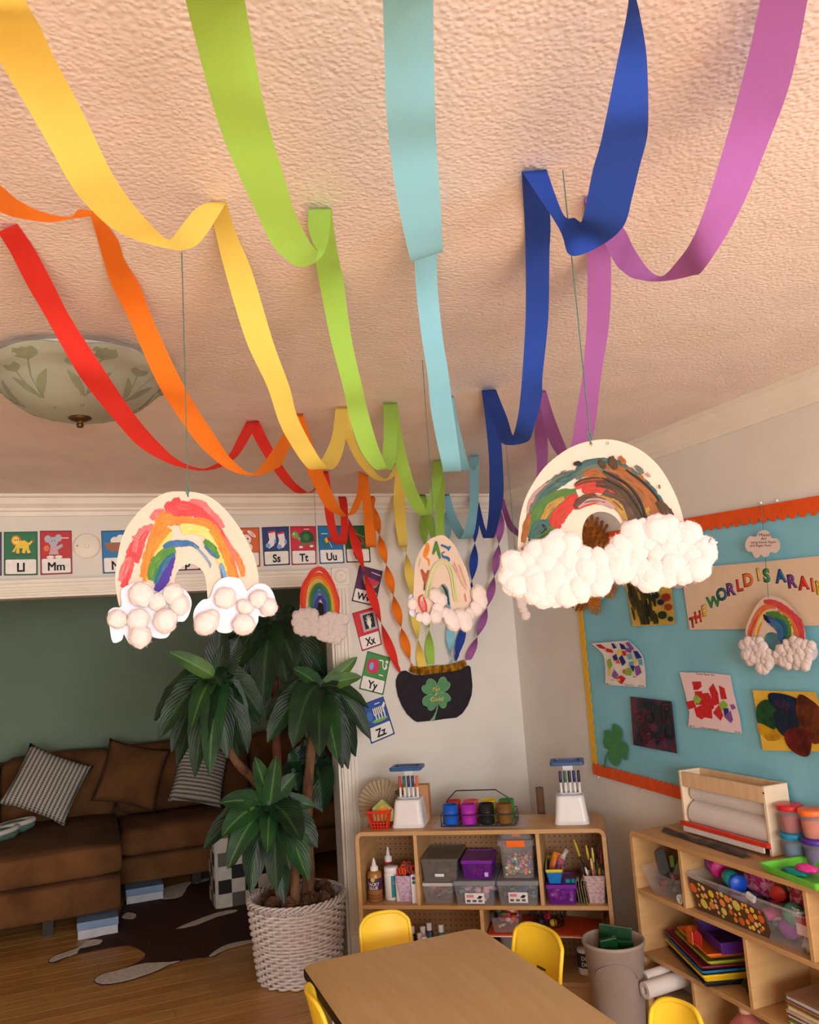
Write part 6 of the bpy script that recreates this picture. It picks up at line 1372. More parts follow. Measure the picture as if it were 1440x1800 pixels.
def loft_rr(bm, rings, r=0.01, n=3, cap0=True, cap1=True, c=(0, 0)):
    R = []
    for w_, d_, z in rings:
        rr_ = min(r, w_ * .49, d_ * .49)
        R.append([bm.verts.new((c[0] + x, c[1] + y, z)) for x, y in rrect(-w_ / 2, w_ / 2, -d_ / 2, d_ / 2, rr_, n)])
    for a, b in zip(R, R[1:]):
        for k in range(len(a)): bm.faces.new((a[k], a[(k + 1) % len(a)], b[(k + 1) % len(a)], b[k]))
    if cap0: bm.faces.new(R[0][::-1])
    if cap1: bm.faces.new(R[-1])
    return bm
def loft(*a, **k): return loft_rr(bmesh.new(), *a, **k)
M_CLR = mat('clear_plastic', (206, 206, 210), rough=0.12, alpha=0.22, spec=0.6, var=.02); M_SMK = mat('smoky_plastic', (120, 114, 108), rough=0.25, alpha=0.62, var=.05)
M_LIDW = mat('milky_lid', (210, 202, 192), rough=0.35, alpha=0.75, var=.03); M_GLID = mat('grey_lid', (128, 128, 132), rough=0.45, var=.04)
M_PUR = mat('purple_plastic', (122, 40, 158), rough=0.25, alpha=0.5, var=.05); M_PURL = mat('purple_lid', (118, 34, 150), rough=0.3, var=.04)
M_WP = mat('white_plastic', (228, 224, 222), rough=0.3, var=.02); M_KR = mat('kraft', (150, 126, 92), rough=0.9, var=.1, scale=20); M_ORP = mat('orange_plastic', (240, 110, 26), rough=.35, var=.03)
def S(u, v, z): return SM @ Vector((u, v, z))
def sthing(name, label, cat, u, v, z, rot=0.0, group=None): return T(name, label, cat, S(u, v, z), SA + rot, group)
def lidded(label, u, v, z, w_, d_, h, body, lid, lidt=.014, group='storage bins on the corner shelf', rot=0, flare=0.9):
    t = sthing('storage_bin', label, 'storage bin', u, v, z, rot, group)
    b = t.add('tub', loft([(w_ * .86, d_ * .9, 0.0005), (w_ * .96, d_ * .97, h - lidt - .004), (w_ * .98, d_ * .98, h - lidt)], .012, 3, True, False), body, loc=True)
    l = t.add('lid', loft([(w_ * .985, d_ * .985, h - lidt), (w_, d_, h - lidt + .002), (w_, d_, h - .004), (w_ * .97, d_ * .98, h), (w_ * .9, d_ * .92, h), (w_ * .89, d_ * .91, h - .003)], .012, 3, True, True), lid, loc=True)
    return t
def stuff(name, label, cat, bm, m):
    o = link(name, mesh_of(name, bm, m, True)); o['kind'] = 'stuff'; o['label'] = label; o['category'] = cat; return o
def multi(name, palette, n_):
    """one procedural material with a random colour per loose piece"""
    m = bpy.data.materials.new(name); m.use_nodes = True; nt = m.node_tree; b = nt.nodes['Principled BSDF']
    g = nt.nodes.new('ShaderNodeNewGeometry'); cr = nt.nodes.new('ShaderNodeValToRGB'); cr.color_ramp.interpolation = 'CONSTANT'
    for k, c in enumerate(palette):
        e = cr.color_ramp.elements[k] if k < 2 else cr.color_ramp.elements.new(k / len(palette))
        e.position = k / len(palette); e.color = (*lin(c), 1)
    nt.links.new(g.outputs['Random Per Island'], cr.inputs[0]); nt.links.new(cr.outputs[0], b.inputs['Base Color']); b.inputs['Roughness'].default_value = n_
    return m
BRIGHT = multi('bright_mix', [(226, 60, 60), (240, 200, 60), (70, 150, 90), (120, 70, 160), (230, 120, 160), (60, 120, 190), (236, 230, 220), (240, 130, 50)], .35)
EARTH = multi('earth_mix', [(130, 84, 58), (90, 64, 50), (170, 120, 90), (110, 90, 80), (60, 44, 40), (150, 70, 60)], .7)
PASTEL = multi('pastel_mix', [(220, 160, 180), (90, 150, 120), (190, 170, 200), (150, 120, 150), (226, 210, 210), (80, 130, 140)], .6)
COOL = multi('cool_mix', [(60, 80, 140), (110, 110, 150), (90, 70, 130), (120, 130, 90), (70, 80, 100)], .6)
DARK = multi('dark_mix', [(30, 30, 34), (60, 56, 60), (44, 40, 44), (150, 40, 44)], .6)
TOYS = multi('toy_mix', [(226, 90, 40), (200, 50, 40), (120, 80, 160), (230, 150, 50), (60, 110, 70), (210, 200, 200)], .4)
def jumble(M, x0, x1, y0, y1, z0, z1, n, r0, r1, seed, kind=0):
    rr = random.Random(seed); bm = bmesh.new()
    for k in range(n):
        r = rr.uniform(r0, r1); c = Vector((rr.uniform(x0 + r, x1 - r), rr.uniform(y0 + r, y1 - r), z0 + r + (z1 - z0 - r) * rr.random() ** 1.4))
        if kind == 0 or rr.random() < .3: add_ball(bm, c, r, 1)
        else:
            MM = Matrix.Translation(c) @ Matrix.Rotation(rr.random() * 3, 4, 'Z') @ Matrix.Rotation(rr.uniform(-.5, .5), 4, 'X')
            add_box(bm, -r * 1.3, r * 1.3, -r * .7, r * .7, -r * .35, r * .35, M=MM)
    bmesh.ops.transform(bm, matrix=M, verts=bm.verts[:]); return bm
def fillbin(label, cat, u, v, z, w_, d_, h, m, n, r0, r1, seed, kind=0, rot=0):
    return stuff(cat.replace(' ', '_'), label, cat, jumble(Matrix.Translation(S(u, v, z)) @ Matrix.Rotation(SA + rot, 4, 'Z'), -w_ / 2 * .84, w_ / 2 * .84, -d_ / 2 * .85, d_ / 2 * .85, .002, h, n, r0, r1, seed, kind), m)
def label_card(t, x, z, w_, h_, y, words=()):
    b = t.add('paper_label', box(x - w_ / 2, x + w_ / 2, y - .0012, y, z - h_ / 2, z + h_ / 2), M_WP, loc=True)
    t.add('printing', box(x - w_ * .42, x - w_ * .05, y - .0018, y - .0012, z + h_ * .08, z + h_ * .36), mat('label_pink', (216, 130, 130), rough=.6), loc=True, parent=b)
    t.add('printing', add_prism(bmesh.new(), [(x + w_ * .1, y - .0018, z), (x + w_ * .25, y - .0018, z + h_ * .28), (x + w_ * .42, y - .0018, z + h_ * .2), (x + w_ * .3, y - .0018, z - h_ * .05)], [(x + w_ * .1, y - .0012, z), (x + w_ * .25, y - .0012, z + h_ * .28), (x + w_ * .42, y - .0012, z + h_ * .2), (x + w_ * .3, y - .0012, z - h_ * .05)]), INK, loc=True, parent=b)
    for k in range(3): t.add('printing', box(x - w_ * .42 + k * w_ * .3, x - w_ * .22 + k * w_ * .3, y - .0018, y - .0012, z - h_ * .36, z - h_ * .14), mat('label_grey', (96, 84, 96), rough=.6), loc=True, parent=b)
# --- middle bay bins
lidded('clear bin of brown craft scraps, lower left of the middle bay', .376, .145, MZ, .150, .26, .092, M_CLR, M_LIDW)
fillbin('brown craft scraps in the lower left clear bin', 'craft scraps', .376, .145, MZ, .144, .25, .07, EARTH, 90, .01, .018, 1, 1)
t = lidded('smoky bin with dark contents and translucent grey lid, upper left of middle bay', .388, .15, MZ + .0925, .178, .27, .104, M_SMK, M_SMK)
t.add('paper_label', box(-.02, .022, -.1335, -.1315, .028, .04), M_WP, loc=True)
fillbin('dark odds and ends inside the smoky bin', 'odds and ends', .388, .15, MZ + .0925, .17, .25, .06, DARK, 60, .012, .022, 2, 1)
t = lidded('clear bin with grey lid and white label, lower middle of the bay', .548, .13, MZ, .196, .27, .106, M_CLR, M_GLID, .02)
label_card(t, .0, .032, .088, .044, -.131)
fillbin('pink and green felt pieces in the lower middle bin', 'felt pieces', .548, .13, MZ, .19, .26, .08, PASTEL, 110, .012, .022, 3, 1)
t = lidded('small purple bin with purple lid on the grey lidded bin', .562, .12, MZ + .1065, .148, .2, .082, M_PUR, M_PURL, .016)
t.add('paper_label', box(.035, .052, -.0985, -.0975, .012, .03), mat('pale_violet', (196, 170, 216), rough=.5), loc=True)
fillbin('metal and plastic bits inside the small purple bin', 'small parts', .562, .12, MZ + .1065, .14, .19, .05, DARK, 40, .01, .018, 4, 1)
t = lidded('clear bin with grey lid and white label at the right of the middle bay', .744, .13, MZ, .192, .27, .106, M_CLR, M_GLID, .02)
label_card(t, .0, .036, .086, .044, -.131)
fillbin('blue and purple bottle caps in the lower right bin', 'bottle caps', .744, .13, MZ, .186, .26, .08, COOL, 110, .012, .02, 5, 1)
t = sthing('bead_jar', 'clear square jar of coloured beads with orange latch under the shelf top', 'jar', .748, .12, MZ + .1065, 0, 'storage bins on the corner shelf')
t.add('body', loft([(.140, .16, .0005), (.152, .17, .14), (.16, .18, .145)], .018, 4, True, False), M_CLR, loc=True)
t.add('lid', loft([(.172, .19, .142), (.174, .192, .146), (.172, .19, .166), (.15, .165, .172), (.14, .15, .19), (.12, .13, .193)], .02, 4, True, True), M_CLR, loc=True)
t.add('latch', box(-.042, .042, -.104, -.092, .138, .168, bev=.004), M_ORP, loc=True); t.add('lid_insert', box(-.018, .018, -.05, .02, .171, .188, bev=.004), M_ORP, loc=True)
fillbin('coloured pony beads in the clear square jar', 'beads', .748, .12, MZ + .1065, .15, .17, .075, BRIGHT, 260, .006, .012, 6)
# --- left bay
def bottle(label, u, v, z, prof, m, parts=(), name='bottle', cat='bottle', group=None, seg=20):
    t = sthing(name, label, cat, u, v, z, 0, group)
    b = t.add('body', lathe(prof, seg), m, smooth=True, loc=True)
    for nm, pr, mm in parts: t.add(nm, lathe(pr, seg), mm, smooth=True, loc=True)
    return t
def wrap_text(t, txt, r, z, size, m, a0=-PI / 2, name='lettering', bold=.02):
    c = bpy.data.curves.new('t', 'FONT'); c.body = txt; c.size = size; c.align_x = 'CENTER'; c.offset = bold * size; c.resolution_u = 2
    ob = bpy.data.objects.new('t', c); COL.objects.link(ob); dg = bpy.context.evaluated_depsgraph_get(); dg.update()
    me = bpy.data.meshes.new_from_object(ob.evaluated_get(dg)); bm = bmesh.new(); bm.from_mesh(me)
    bpy.data.objects.remove(ob); bpy.data.curves.remove(c); bpy.data.meshes.remove(me)
    for q in bm.verts:
        a = a0 + q.co.x / r; q.co = Vector((r * math.cos(a), r * math.sin(a), z + q.co.y))
    return t.add(name, bm, m, loc=True)
M_GB = mat('gold_bottle', (168, 122, 62), rough=.35, metal=.3, var=.06); M_PL = mat('plum_label', (74, 24, 66), rough=.5, var=.04); M_TEAL = mat('teal_label', (20, 130, 140), rough=.5, var=.03)
t = bottle('gold glue bottle with plum label at the far left of the shelf', .066, .062, MZ, [(0, .0005), (.032, .0005), (.034, .006), (.034, .118), (.030, .132), (.016, .138), (.016, .142), (0, .142)], M_GB,
       (('label_band', [(.0345, .056), (.0348, .058), (.0348, .106), (.0345, .108)], M_PL), ('cap', [(.019, .138), (.019, .154), (.012, .158), (.004, .19), (.0015, .193), (0, .193)], M_WP)))
wrap_text(t, 'TACKY', .0352, .077, .019, M_WP); wrap_text(t, 'GLUE', .0352, .06, .019, M_WP)
t.add('label_seal', add_lathe(bmesh.new(), [(0, .001), (.010, .001), (.010, 0)], 16, M=Matrix.Translation((0, -.0345, .103)) @ Matrix.Rotation(PI / 2, 4, 'X')), mat('seal_yellow', (206, 180, 90), rough=.5), loc=True)
for z in (.018, .03): t.add('print_line', lathe([(.0343, z), (.0346, z), (.0346, z + .006), (.0343, z + .006)], 20), mat('rust_print', (120, 70, 40), rough=.5), loc=True)
bottle('clear glue bottle with pointed white nozzle behind the gold one', .108, .17, MZ, [(0, .0005), (.028, .0005), (.03, .006), (.03, .12), (.016, .15), (.014, .153), (0, .153)], mat('red_glue', (176, 50, 50), rough=.3, alpha=.85),
       (('nozzle', [(.018, .15), (.018, .172), (.01, .177), (.004, .215), (0, .217)], M_WP),))
t = bottle('white screw-top jar with teal label next to the gold glue bottle', .140, .095, MZ, [(0, .0005), (.034, .0005), (.036, .006), (.036, .115), (.032, .122), (0, .122)], M_WP,
       (('lid', [(.033, .12), (.0345, .122), (.0345, .143), (.032, .147), (0, .147)], M_WP),))
bm = bmesh.new(); g = []
for i in range(9):
    a = -PI / 2 + .15 + 1.1 * i / 8; g.append((bm.verts.new((.0366 * math.cos(a), .0366 * math.sin(a), .016)), bm.verts.new((.0366 * math.cos(a), .0366 * math.sin(a), .112))))
for a, b in zip(g, g[1:]): bm.faces.new((a[0], b[0], b[1], a[1]))
t.add('teal_label', bm, M_TEAL, loc=True)
wrap_text(t, 'FUN', .0372, .07, .02, mat('pink_print', (216, 80, 110), rough=.5), a0=-PI / 2 + .85, name='printing')
bottle('slim white glue stick between jar and pink cup', .176, .06, MZ, [(0, .0005), (.009, .0005), (.010, .004), (.010, .07), (.011, .072), (.011, .092), (0, .094)], M_WP, name='glue_stick', cat='glue stick', seg=14)
def weave(name, c, c2): return mat(name, c, rough=.7, c2=c2, scale=90, bump=.8, bscale=110, detail=1)
M_WPK = weave('pink_weave', (214, 186, 206), (178, 150, 176)); M_WPK2 = weave('rose_weave', (206, 178, 178), (172, 142, 142))
def wcup(label, u, v, m, w0=.064, w1=.094, h=.118, rot=0):
    t = sthing('woven_cup', label, 'cup', u, v, MZ, rot)
    t.add('cup', loft([(w0, w0, .0005), (w1, w1, h), (w1 - .006, w1 - .006, h), (w0 - .006, w0 - .006, .006)], .008, 3, True, True), m, loc=True)
    bm = bmesh.new()
    for k in range(9):
        z = .008 + k * (h - .014) / 8; wv = w0 + (w1 - w0) * z / h + .0015
        add_tube(bm, [(x, y, z) for x, y in rrect(-wv / 2, wv / 2, -wv / 2, wv / 2, .008, 3)], .0022, 4, closed=True)
    t.add('woven_bands', bm, m, loc=True, smooth=True); return t
wcup('lilac woven cup full of red-handled scissors in the left bay', .216, .085, M_WPK)
rr = random.Random(8)
for k in range(7):
    c = (rr.choice([(200, 40, 44), (222, 70, 36), (190, 36, 60)]) if k < 6 else (40, 110, 70))
    x, y = .216 + rr.uniform(-.03, .03), .085 + rr.uniform(-.028, .03); z = MZ + .125 + rr.uniform(-.006, .02)
    if k == 0: x, y, c, z = .206, .052, (226, 76, 34), MZ + .128
    t = sthing('scissors', '%s scissors standing handles up in the lilac cup, %s' % (('orange' if k == 0 else 'green' if k == 6 else 'red'), ['foremost', 'left back', 'centre', 'right', 'near right edge', 'rear', 'far right'][k]), 'scissors', x, y, z - .1, rr.uniform(-.6, .6), 'scissors in the lilac cup')
    m = mat('scis_%d_%d_%d' % c, c, rough=.35)
    for s_ in (-1, 1):
        t.add('handle', tube([(s_ * .011 + .010 * math.cos(a), 0, .108 + .016 * math.sin(a)) for a in np.linspace(0, 2 * PI, 13)[:-1]], .0035, 6, closed=True), m, smooth=True, loc=True)
        t.add('blade', box(s_ * .004 - .003, s_ * .004 + .003, -.001 + .002 * s_, .001 + .002 * s_, .03, .092), M_CHR, loc=True)
t = sthing('carton', 'narrow white carton with coloured dots next to the left divider', 'carton', .262, .06, MZ)
t.add('box', box(-.012, .012, -.03, .03, .0005, .125), M_WP, loc=True)
for z, c in ((.11, (70, 50, 120)), (.092, (40, 110, 70))): t.add('dot', add_lathe(bmesh.new(), [(0, .001), (.008, .001), (.008, 0)], 12, M=Matrix.Translation((0, -.03, z)) @ Matrix.Rotation(PI / 2, 4, 'X')), mat('dot_%d' % c[0], c, rough=.5), loc=True)
# --- right bay
t = lidded('purple lidded bin of pink pompoms in the right bay', .936, .11, MZ, .138, .2, .084, M_PUR, M_PURL, .016)
fillbin('pink pompoms inside the purple bin of the right bay', 'pompoms', .936, .11, MZ, .130, .19, .06, multi('pink_mix', [(216, 130, 190), (180, 80, 150), (230, 170, 210), (120, 60, 140)], .8), 60, .009, .014, 9)
t = sthing('basket_tray', 'long blue plastic basket with yellow rim on the purple bin', 'basket', .905, .135, MZ + .0845, .05)
M_BB = mat('blue_plastic', (30, 120, 196), rough=.35, var=.04); M_YR = mat('lime_yellow', (206, 196, 50), rough=.4, var=.03)
t.add('tub', loft([(.052, .2, .0005), (.07, .23, .05), (.066, .226, .05), (.048, .196, .004)], .006, 2, True, True), M_BB, loc=True)
t.add('rim', loft([(.07, .23, .05), (.075, .235, .052), (.077, .237, .064), (.069, .229, .064), (.066, .226, .05)], .006, 2, False, False), M_YR, loc=True)
M_CEL = mat('cellophane', (226, 220, 214), rough=.15, alpha=.45, spec=.7, bump=.8, bscale=40)
def packet(label, u, v, z, w_, h_, m, lean, rot, top=None):
    t = sthing('packet', label, 'packet', u, v, z, rot); R_ = Matrix.Rotation(lean, 4, 'Y') @ Matrix.Rotation(-.25, 4, 'X')
    bm = bmesh.new(); n = 6; F, B = [], []
    for i in range(n + 1):
        f = i / n; hw = w_ / 2 * (1 - .15 * abs(2 * f - 1) ** 3); d = .012 * math.sin(PI * f) + .001
        F.append([bm.verts.new(R_ @ Vector((s_ * hw, -d * (1 - s_ * s_) - .001 + .003 * noise.noise(Vector((f * 5, s_, u * 30))), f * h_))) for s_ in (-1, -.5, 0, .5, 1)])
        B.append([bm.verts.new(R_ @ Vector((s_ * hw, d * (1 - s_ * s_) + .001, f * h_))) for s_ in (-1, -.5, 0, .5, 1)])
    for i in range(n):
        for j in range(4): bm.faces.new((F[i][j], F[i][j + 1], F[i + 1][j + 1], F[i + 1][j])); bm.faces.new((B[i][j + 1], B[i][j], B[i + 1][j], B[i + 1][j + 1]))
        bm.faces.new((F[i][0], F[i + 1][0], B[i + 1][0], B[i][0])); bm.faces.new((F[i + 1][4], F[i][4], B[i][4], B[i + 1][4]))
    t.add('wrapper', bm, m, smooth=True, loc=True)
    if top:
        bm = tube([R_ @ Vector((0, 0, h_)), R_ @ Vector((.006, -.003, h_ * 1.25)), R_ @ Vector((.012, 0, h_ * 1.5))], [.016, .010, .013], 8); t.add('twisted_end', bm, M_CEL, smooth=True, loc=True)
    return t
packet('yellow and orange packet standing in the blue basket', .895, .12, MZ + .09, .05, .105, mat('packet_orange', (230, 150, 40), rough=.35, c2=(214, 90, 30), scale=40), .35, .1)
packet('orange and violet wrapped packet with twisted clear end in basket', .918, .1, MZ + .09, .042, .085, mat('packet_violet', (214, 110, 60), rough=.25, c2=(90, 60, 120), scale=30), .38, .2, True)
for k, (u, lab) in enumerate(((.965, 'left'), (.992, 'right'))):
    t = sthing('tape_roll', 'small teal tape roll on the purple lid, %s of the pair' % lab, 'tape', u, .055 - .0 * k, MZ + .0845, 0, 'teal tape rolls')
    t.add('roll', lathe([(.006, .0005), (.0125, .0005), (.0125, .014), (.006, .014), (.006, .0005)], 20), mat('teal_tape', (20, 130, 160), rough=.4), smooth=False, loc=True)
t = sthing('folded_cloth', 'folded stack of olive brown burlap standing beside the brush cup', 'cloth', 1.032, .07, MZ)
M_BUR = mat('burlap', (128, 112, 82), rough=1, c2=(100, 86, 60), scale=60, bump=.6)
bm = bmesh.new()
path = []
for k in range(5):
    x = -.022 + k * .011
    seq = [(x, 0.004), (x - .004, .04), (x - .008, .08), (x - .006, .098)]
    path += seq if k % 2 == 0 else seq[::-1]
path = smooth_poly(path, 4, closed=False); rw = [[bm.verts.new((x, y, z)) for y in (-.045, 0, .12)] for x, z in path]
for a, b in zip(rw, rw[1:]):
    for j in range(2): bm.faces.new((a[j], a[j + 1], b[j + 1], b[j]))
o = t.add('cloth', bm, M_BUR, smooth=True, loc=True); so_ = o.modifiers.new('thickness', 'SOLIDIFY'); so_.thickness = .004; so_.offset = 0
wcup('rose woven cup holding paint brushes at the right end', 1.084, .075, M_WPK2, .07, .096, .118)
br = [(-.03, .02, -.42, .30, (40, 26, 18), (200, 170, 50)), (-.012, .03, -.16, .26, (120, 60, 30), (206, 180, 70)), (.006, .0, -.03, .25, (150, 90, 50), (214, 190, 110)), (.02, .02, .06, .27, (40, 110, 50), (30, 30, 30)), (.03, .01, .2, .24, (60, 60, 70), (160, 60, 50)), (-.03, -.02, -.5, .17, (120, 76, 40), (60, 40, 30)), (-.02, -.03, -.35, .16, (160, 110, 60), (200, 200, 200)), (.0, -.02, -.1, .2, (190, 130, 90), (226, 190, 150)), (.03, -.02, .1, .15, (150, 80, 40), (200, 120, 50)), (.015, .03, .15, .28, (90, 40, 26), (100, 60, 40))]
for k, (x, y, ln_, l, c, c2) in enumerate(br):
    t = sthing('paint_brush', 'paint brush in the rose cup, %s' % ['longest, dark with yellow band, leaning left', 'yellow tipped, left of centre', 'pale tipped at the centre', 'green with black tip', 'grey with red tip, leaning right', 'short brown, leaning far left', 'short with silver ferrule', 'flat pale wooden one', 'short orange one at right', 'dark red brown at the back'][k], 'brush', 1.086 + x * .5, .075 + y * .6, MZ + .02, 0, 'brushes in the rose cup')
    R_ = Matrix.Rotation(ln_ * .62, 4, 'Y') ; l_ = l * .82
    t.add('handle', tube([R_ @ Vector((0, 0, q)) for q in (0, l_ * .4, l_ * .7)], [.003, .0045, .0035], 8), mat('brush_%d_%d' % (c[0], c[1]), c, rough=.4), smooth=True, loc=True)
    t.add('tip', tube([R_ @ Vector((0, 0, q)) for q in (l_ * .7, l_ * .86, l_)], [.0045, .006, .003], 8), mat('brusht_%d_%d' % (c2[0], c2[1]), c2, rough=.6), smooth=True, loc=True)
# --- lower bays
pb = [(724, 1628, (34, 32, 40), 'black', 'rear left'), (722, 1645, (226, 170, 130), 'peach', 'front left'), (743, 1628, (206, 150, 120), 'tan', 'second from left, rear'), (738, 1640, (60, 40, 40), 'dark brown', 'in the middle row'), (746, 1646, (224, 214, 206), 'white', 'front of the middle'), (754, 1622, (50, 62, 84), 'slate blue', 'tall one at the rear'), (775, 1625, (40, 116, 104), 'teal green', 'rightmost')]
for k, (px, py, c, nm, wh) in enumerate(pb):
    r = ray(px, py); v = (.16, .07, .16, .11, .06, .17, .14)[k]
    n_ = Vector((.56, .828, 0)); q = CAM + r * ((SO + n_ * v - CAM).dot(n_) / r.dot(n_)); u = (q - SO).dot(Vector((.828, -.56, 0)))
    hh = min(.2, max(.1, q.z - BZ)); hb = hh - .03
    bottle('%s paint bottle with white cap on the lower shelf, %s' % (nm, wh), u, v, BZ, [(0, .0005), (.019, .0005), (.021, .005), (.021, hb * .8), (.016, hb * .95), (.011, hb), (0, hb)], mat('paintb_%s' % nm.replace(' ', '_'), c, rough=.35), (('cap', [(.0125, hb - .002), (.013, hh - .002), (.012, hh), (0, hh)], M_WP),), name='paint_bottle', group='paint bottles on the lower shelf')
t = sthing('open_bin', 'clear open bin of small plastic toys in the lower right bay', 'storage bin', .672, .14, .30, 0)
t.add('tub', loft([(.11, .2, .0005), (.128, .22, .065), (.134, .226, .067)], .01, 3, True, False), M_CLR, loc=True)
stuff('toys', 'small red, orange and green plastic toys heaped in the open bin', 'toys', jumble(Matrix.Translation(S(.672, .14, .30)) @ Matrix.Rotation(SA, 4, 'Z'), -.05, .05, -.09, .09, .003, .1, 70, .01, .02, 12, 1), TOYS)
t = sthing('paper_stack', 'stack of orange and white craft paper sagging over the lower shelf', 'paper', .84, .15, .19)
bm = bmesh.new()
def sag(x): return .105 - .0 if x < .12 else .105 - 1.1 * (x - .12) ** 2
M_ORG = mat('orange_paper', (206, 78, 26), rough=.8, var=.05); 
def paper_layer(z, m, th, x0=-.25, x1=.25):
    bm = bmesh.new(); n = 16; A = []
    for i in range(n + 1):
        x = x0 + (x1 - x0) * i / n; A.append([[bm.verts.new((x, y, sag(x) + z + q)) for y in (-.13, .13)] for q in (0, th)])
    for a, b in zip(A, A[1:]):
        bm.faces.new((a[1][0], b[1][0], b[1][1], a[1][1])); bm.faces.new((a[0][1], b[0][1], b[0][0], a[0][0])); bm.faces.new((a[0][0], b[0][0], b[1][0], a[1][0])); bm.faces.new((a[1][1], b[1][1], b[0][1], a[0][1]))
    bm.faces.new([A[0][0][0], A[0][1][0], A[0][1][1], A[0][0][1]]); bm.faces.new([A[-1][0][1], A[-1][1][1], A[-1][1][0], A[-1][0][0]])
    return t.add('sheet', bm, m, loc=True)
paper_layer(-.008, M_WP, .005); paper_layer(-.0025, M_ORG, .006)
t = sthing('storage_bin', 'grey plastic bin under the orange paper', 'storage bin', .76, .15, BZ, 0, 'storage bins on the corner shelf')
t.add('tub', loft([(.2, .2, .0005), (.235, .23, .17), (.24, .24, .173), (.225, .22, .173), (.19, .19, .006)], .015, 3, True, True), mat('grey_tub', (116, 112, 112), rough=.5), loc=True)
t.add('rim', loft([(.24, .24, .1715), (.25, .25, .173), (.25, .25, .179), (.226, .222, .179)], .015, 3, False, False), mat('red_rim', (190, 60, 40), rough=.5), loc=True)
t = sthing('jar', 'white jar with dark label under the right end of orange paper', 'jar', 1.01, .11, BZ)
t.add('body', lathe([(0, .0005), (.033, .0005), (.036, .006), (.036, .1), (.03, .108), (0, .108)], 20), M_WP, smooth=True, loc=True)
t.add('label_band', lathe([(.0362, .03), (.0368, .032), (.0368, .09), (.0362, .092)], 20), mat('dark_teal', (40, 60, 66), rough=.5), smooth=True, loc=True)
wrap_text(t, 'DIY', .0372, .063, .024, M_WP); wrap_text(t, 'DIY', .0372, .038, .024, M_WP)
t = sthing('wire_basket', 'black wire dome basket with coloured balls in the lower bay', 'basket', .855, .15, .302)
bm = bmesh.new()
for k in range(12):
    a = k * PI / 6; add_tube(bm, [(.07 * math.sin(b) * math.cos(a), .07 * math.sin(b) * math.sin(a), .098 * math.cos(b)) for b in np.linspace(0, PI / 2, 7)], .002, 5)
for z, r in ((.002, .07), (.05, .06), (.08, .04)): add_tube(bm, [(r * math.cos(a), r * math.sin(a), z) for a in np.linspace(0, 2 * PI, 25)[:-1]], .002, 5, closed=True)
t.add('wire_cage', bm, M_BLK, smooth=True, loc=True); t.add('rim', tube([(.074 * math.cos(a), -.02 + .0 * a, .05 + .048 * math.sin(a)) for a in np.linspace(0, 2 * PI, 29)[:-1]], .004, 6, closed=True), M_BLK, smooth=True, loc=True)
for k, (x, y, z, c, nm) in enumerate(((.025, -.04, .018, (200, 180, 40), 'yellow'), (.0, -.02, .04, (190, 30, 50), 'red'), (-.03, -.035, .02, (34, 36, 60), 'navy'), (-.01, .02, .02, (120, 40, 90), 'plum'))):
    p = S(.855, .15, .302) + Matrix.Rotation(SA, 3, 'Z') @ Vector((x, y, z)); single('ball', ball(p, .017, 2), mat('ball_' + nm, c, rough=.5), 'small %s ball inside the black wire basket' % nm, 'ball', 'balls in the wire basket', True)
o = single('kraft_sheet', add_box(bmesh.new(), -.085, .085, -.001, .001, 0, .12), M_KR, 'stiff kraft paper sheet leaning at the back of the lower bay', 'paper')
o.matrix_world = Matrix.Translation(S(1.015, .262, .293)) @ Matrix.Rotation(SA, 4, 'Z') @ Matrix.Rotation(.1, 4, 'Y') @ Matrix.Rotation(-.14, 4, 'X')
# --- on top of the corner shelf
t = sthing('paper_fan', 'fan of pleated brown paper standing at the left end of the shelf', 'paper fan', .075, .255, HT)
bm = bmesh.new(); n = 44; pr = None
for i in range(n + 1):
    a = math.radians(-28 + 236 * i / n); rr_ = .128 + (.006 if i % 2 else 0); dy = .007 if i % 2 else -.007
    q = [bm.verts.new((.012 * math.cos(a), dy * .2, .062 + .012 * math.sin(a))), bm.verts.new((rr_ * math.cos(a), dy, max(.001, .062 + rr_ * math.sin(a))))]
    if pr: bm.faces.new((pr[0], pr[1], q[1], q[0]))
    pr = q
t.add('pleats', bm, mat('fan_paper', (176, 156, 126), rough=.9, var=.08), loc=True)
M_REDP = mat('red_plastic', (206, 48, 26), rough=.4, var=.04)
t = sthing('small_basket', 'small red slotted plastic basket holding a packet at the shelf left end', 'basket', .108, .085, HT)
t.add('floor_plate', loft([(.072, .072, .0005), (.074, .074, .004)], .006, 2), M_REDP, loc=True)
t.add('rim', loft([(.108, .108, .074), (.114, .114, .076), (.114, .114, .086), (.106, .106, .086), (.104, .104, .074)], .008, 3, False, False), M_REDP, loc=True)
bm = bmesh.new()
for k in range(4):
    R_ = Matrix.Rotation(k * PI / 2, 4, 'Z')
    for j in range(6):
        f = -1 + 2 * j / 5; b0 = R_ @ Vector((f * .034, -.036, .003)); b1 = R_ @ Vector((f * .05, -.053, .078)); add_tube(bm, [b0, b1], .004, 4)
    for z, d in ((.03, .043), (.014, .039)): add_tube(bm, [R_ @ Vector((-d, -d, z)), R_ @ Vector((d, -d, z))], .003, 4)
t.add('slotted_wall', bm, M_REDP, loc=True)
t = sthing('packet', 'triangular orange and green seed packet in the red basket', 'packet', .118, .09, HT + .03)
t.add('wrapper', add_prism(bmesh.new(), [(-.05, -.01, .0), (.05, -.01, .0), (.052, -.01, .05), (.0, -.01, .1), (-.05, -.01, .06)], [(-.05, .01, .0), (.05, .01, .0), (.052, .01, .05), (.0, .01, .1), (-.05, .01, .06)]), mat('packet_green', (130, 160, 70), rough=.45, c2=(190, 190, 130), scale=30), loc=True)
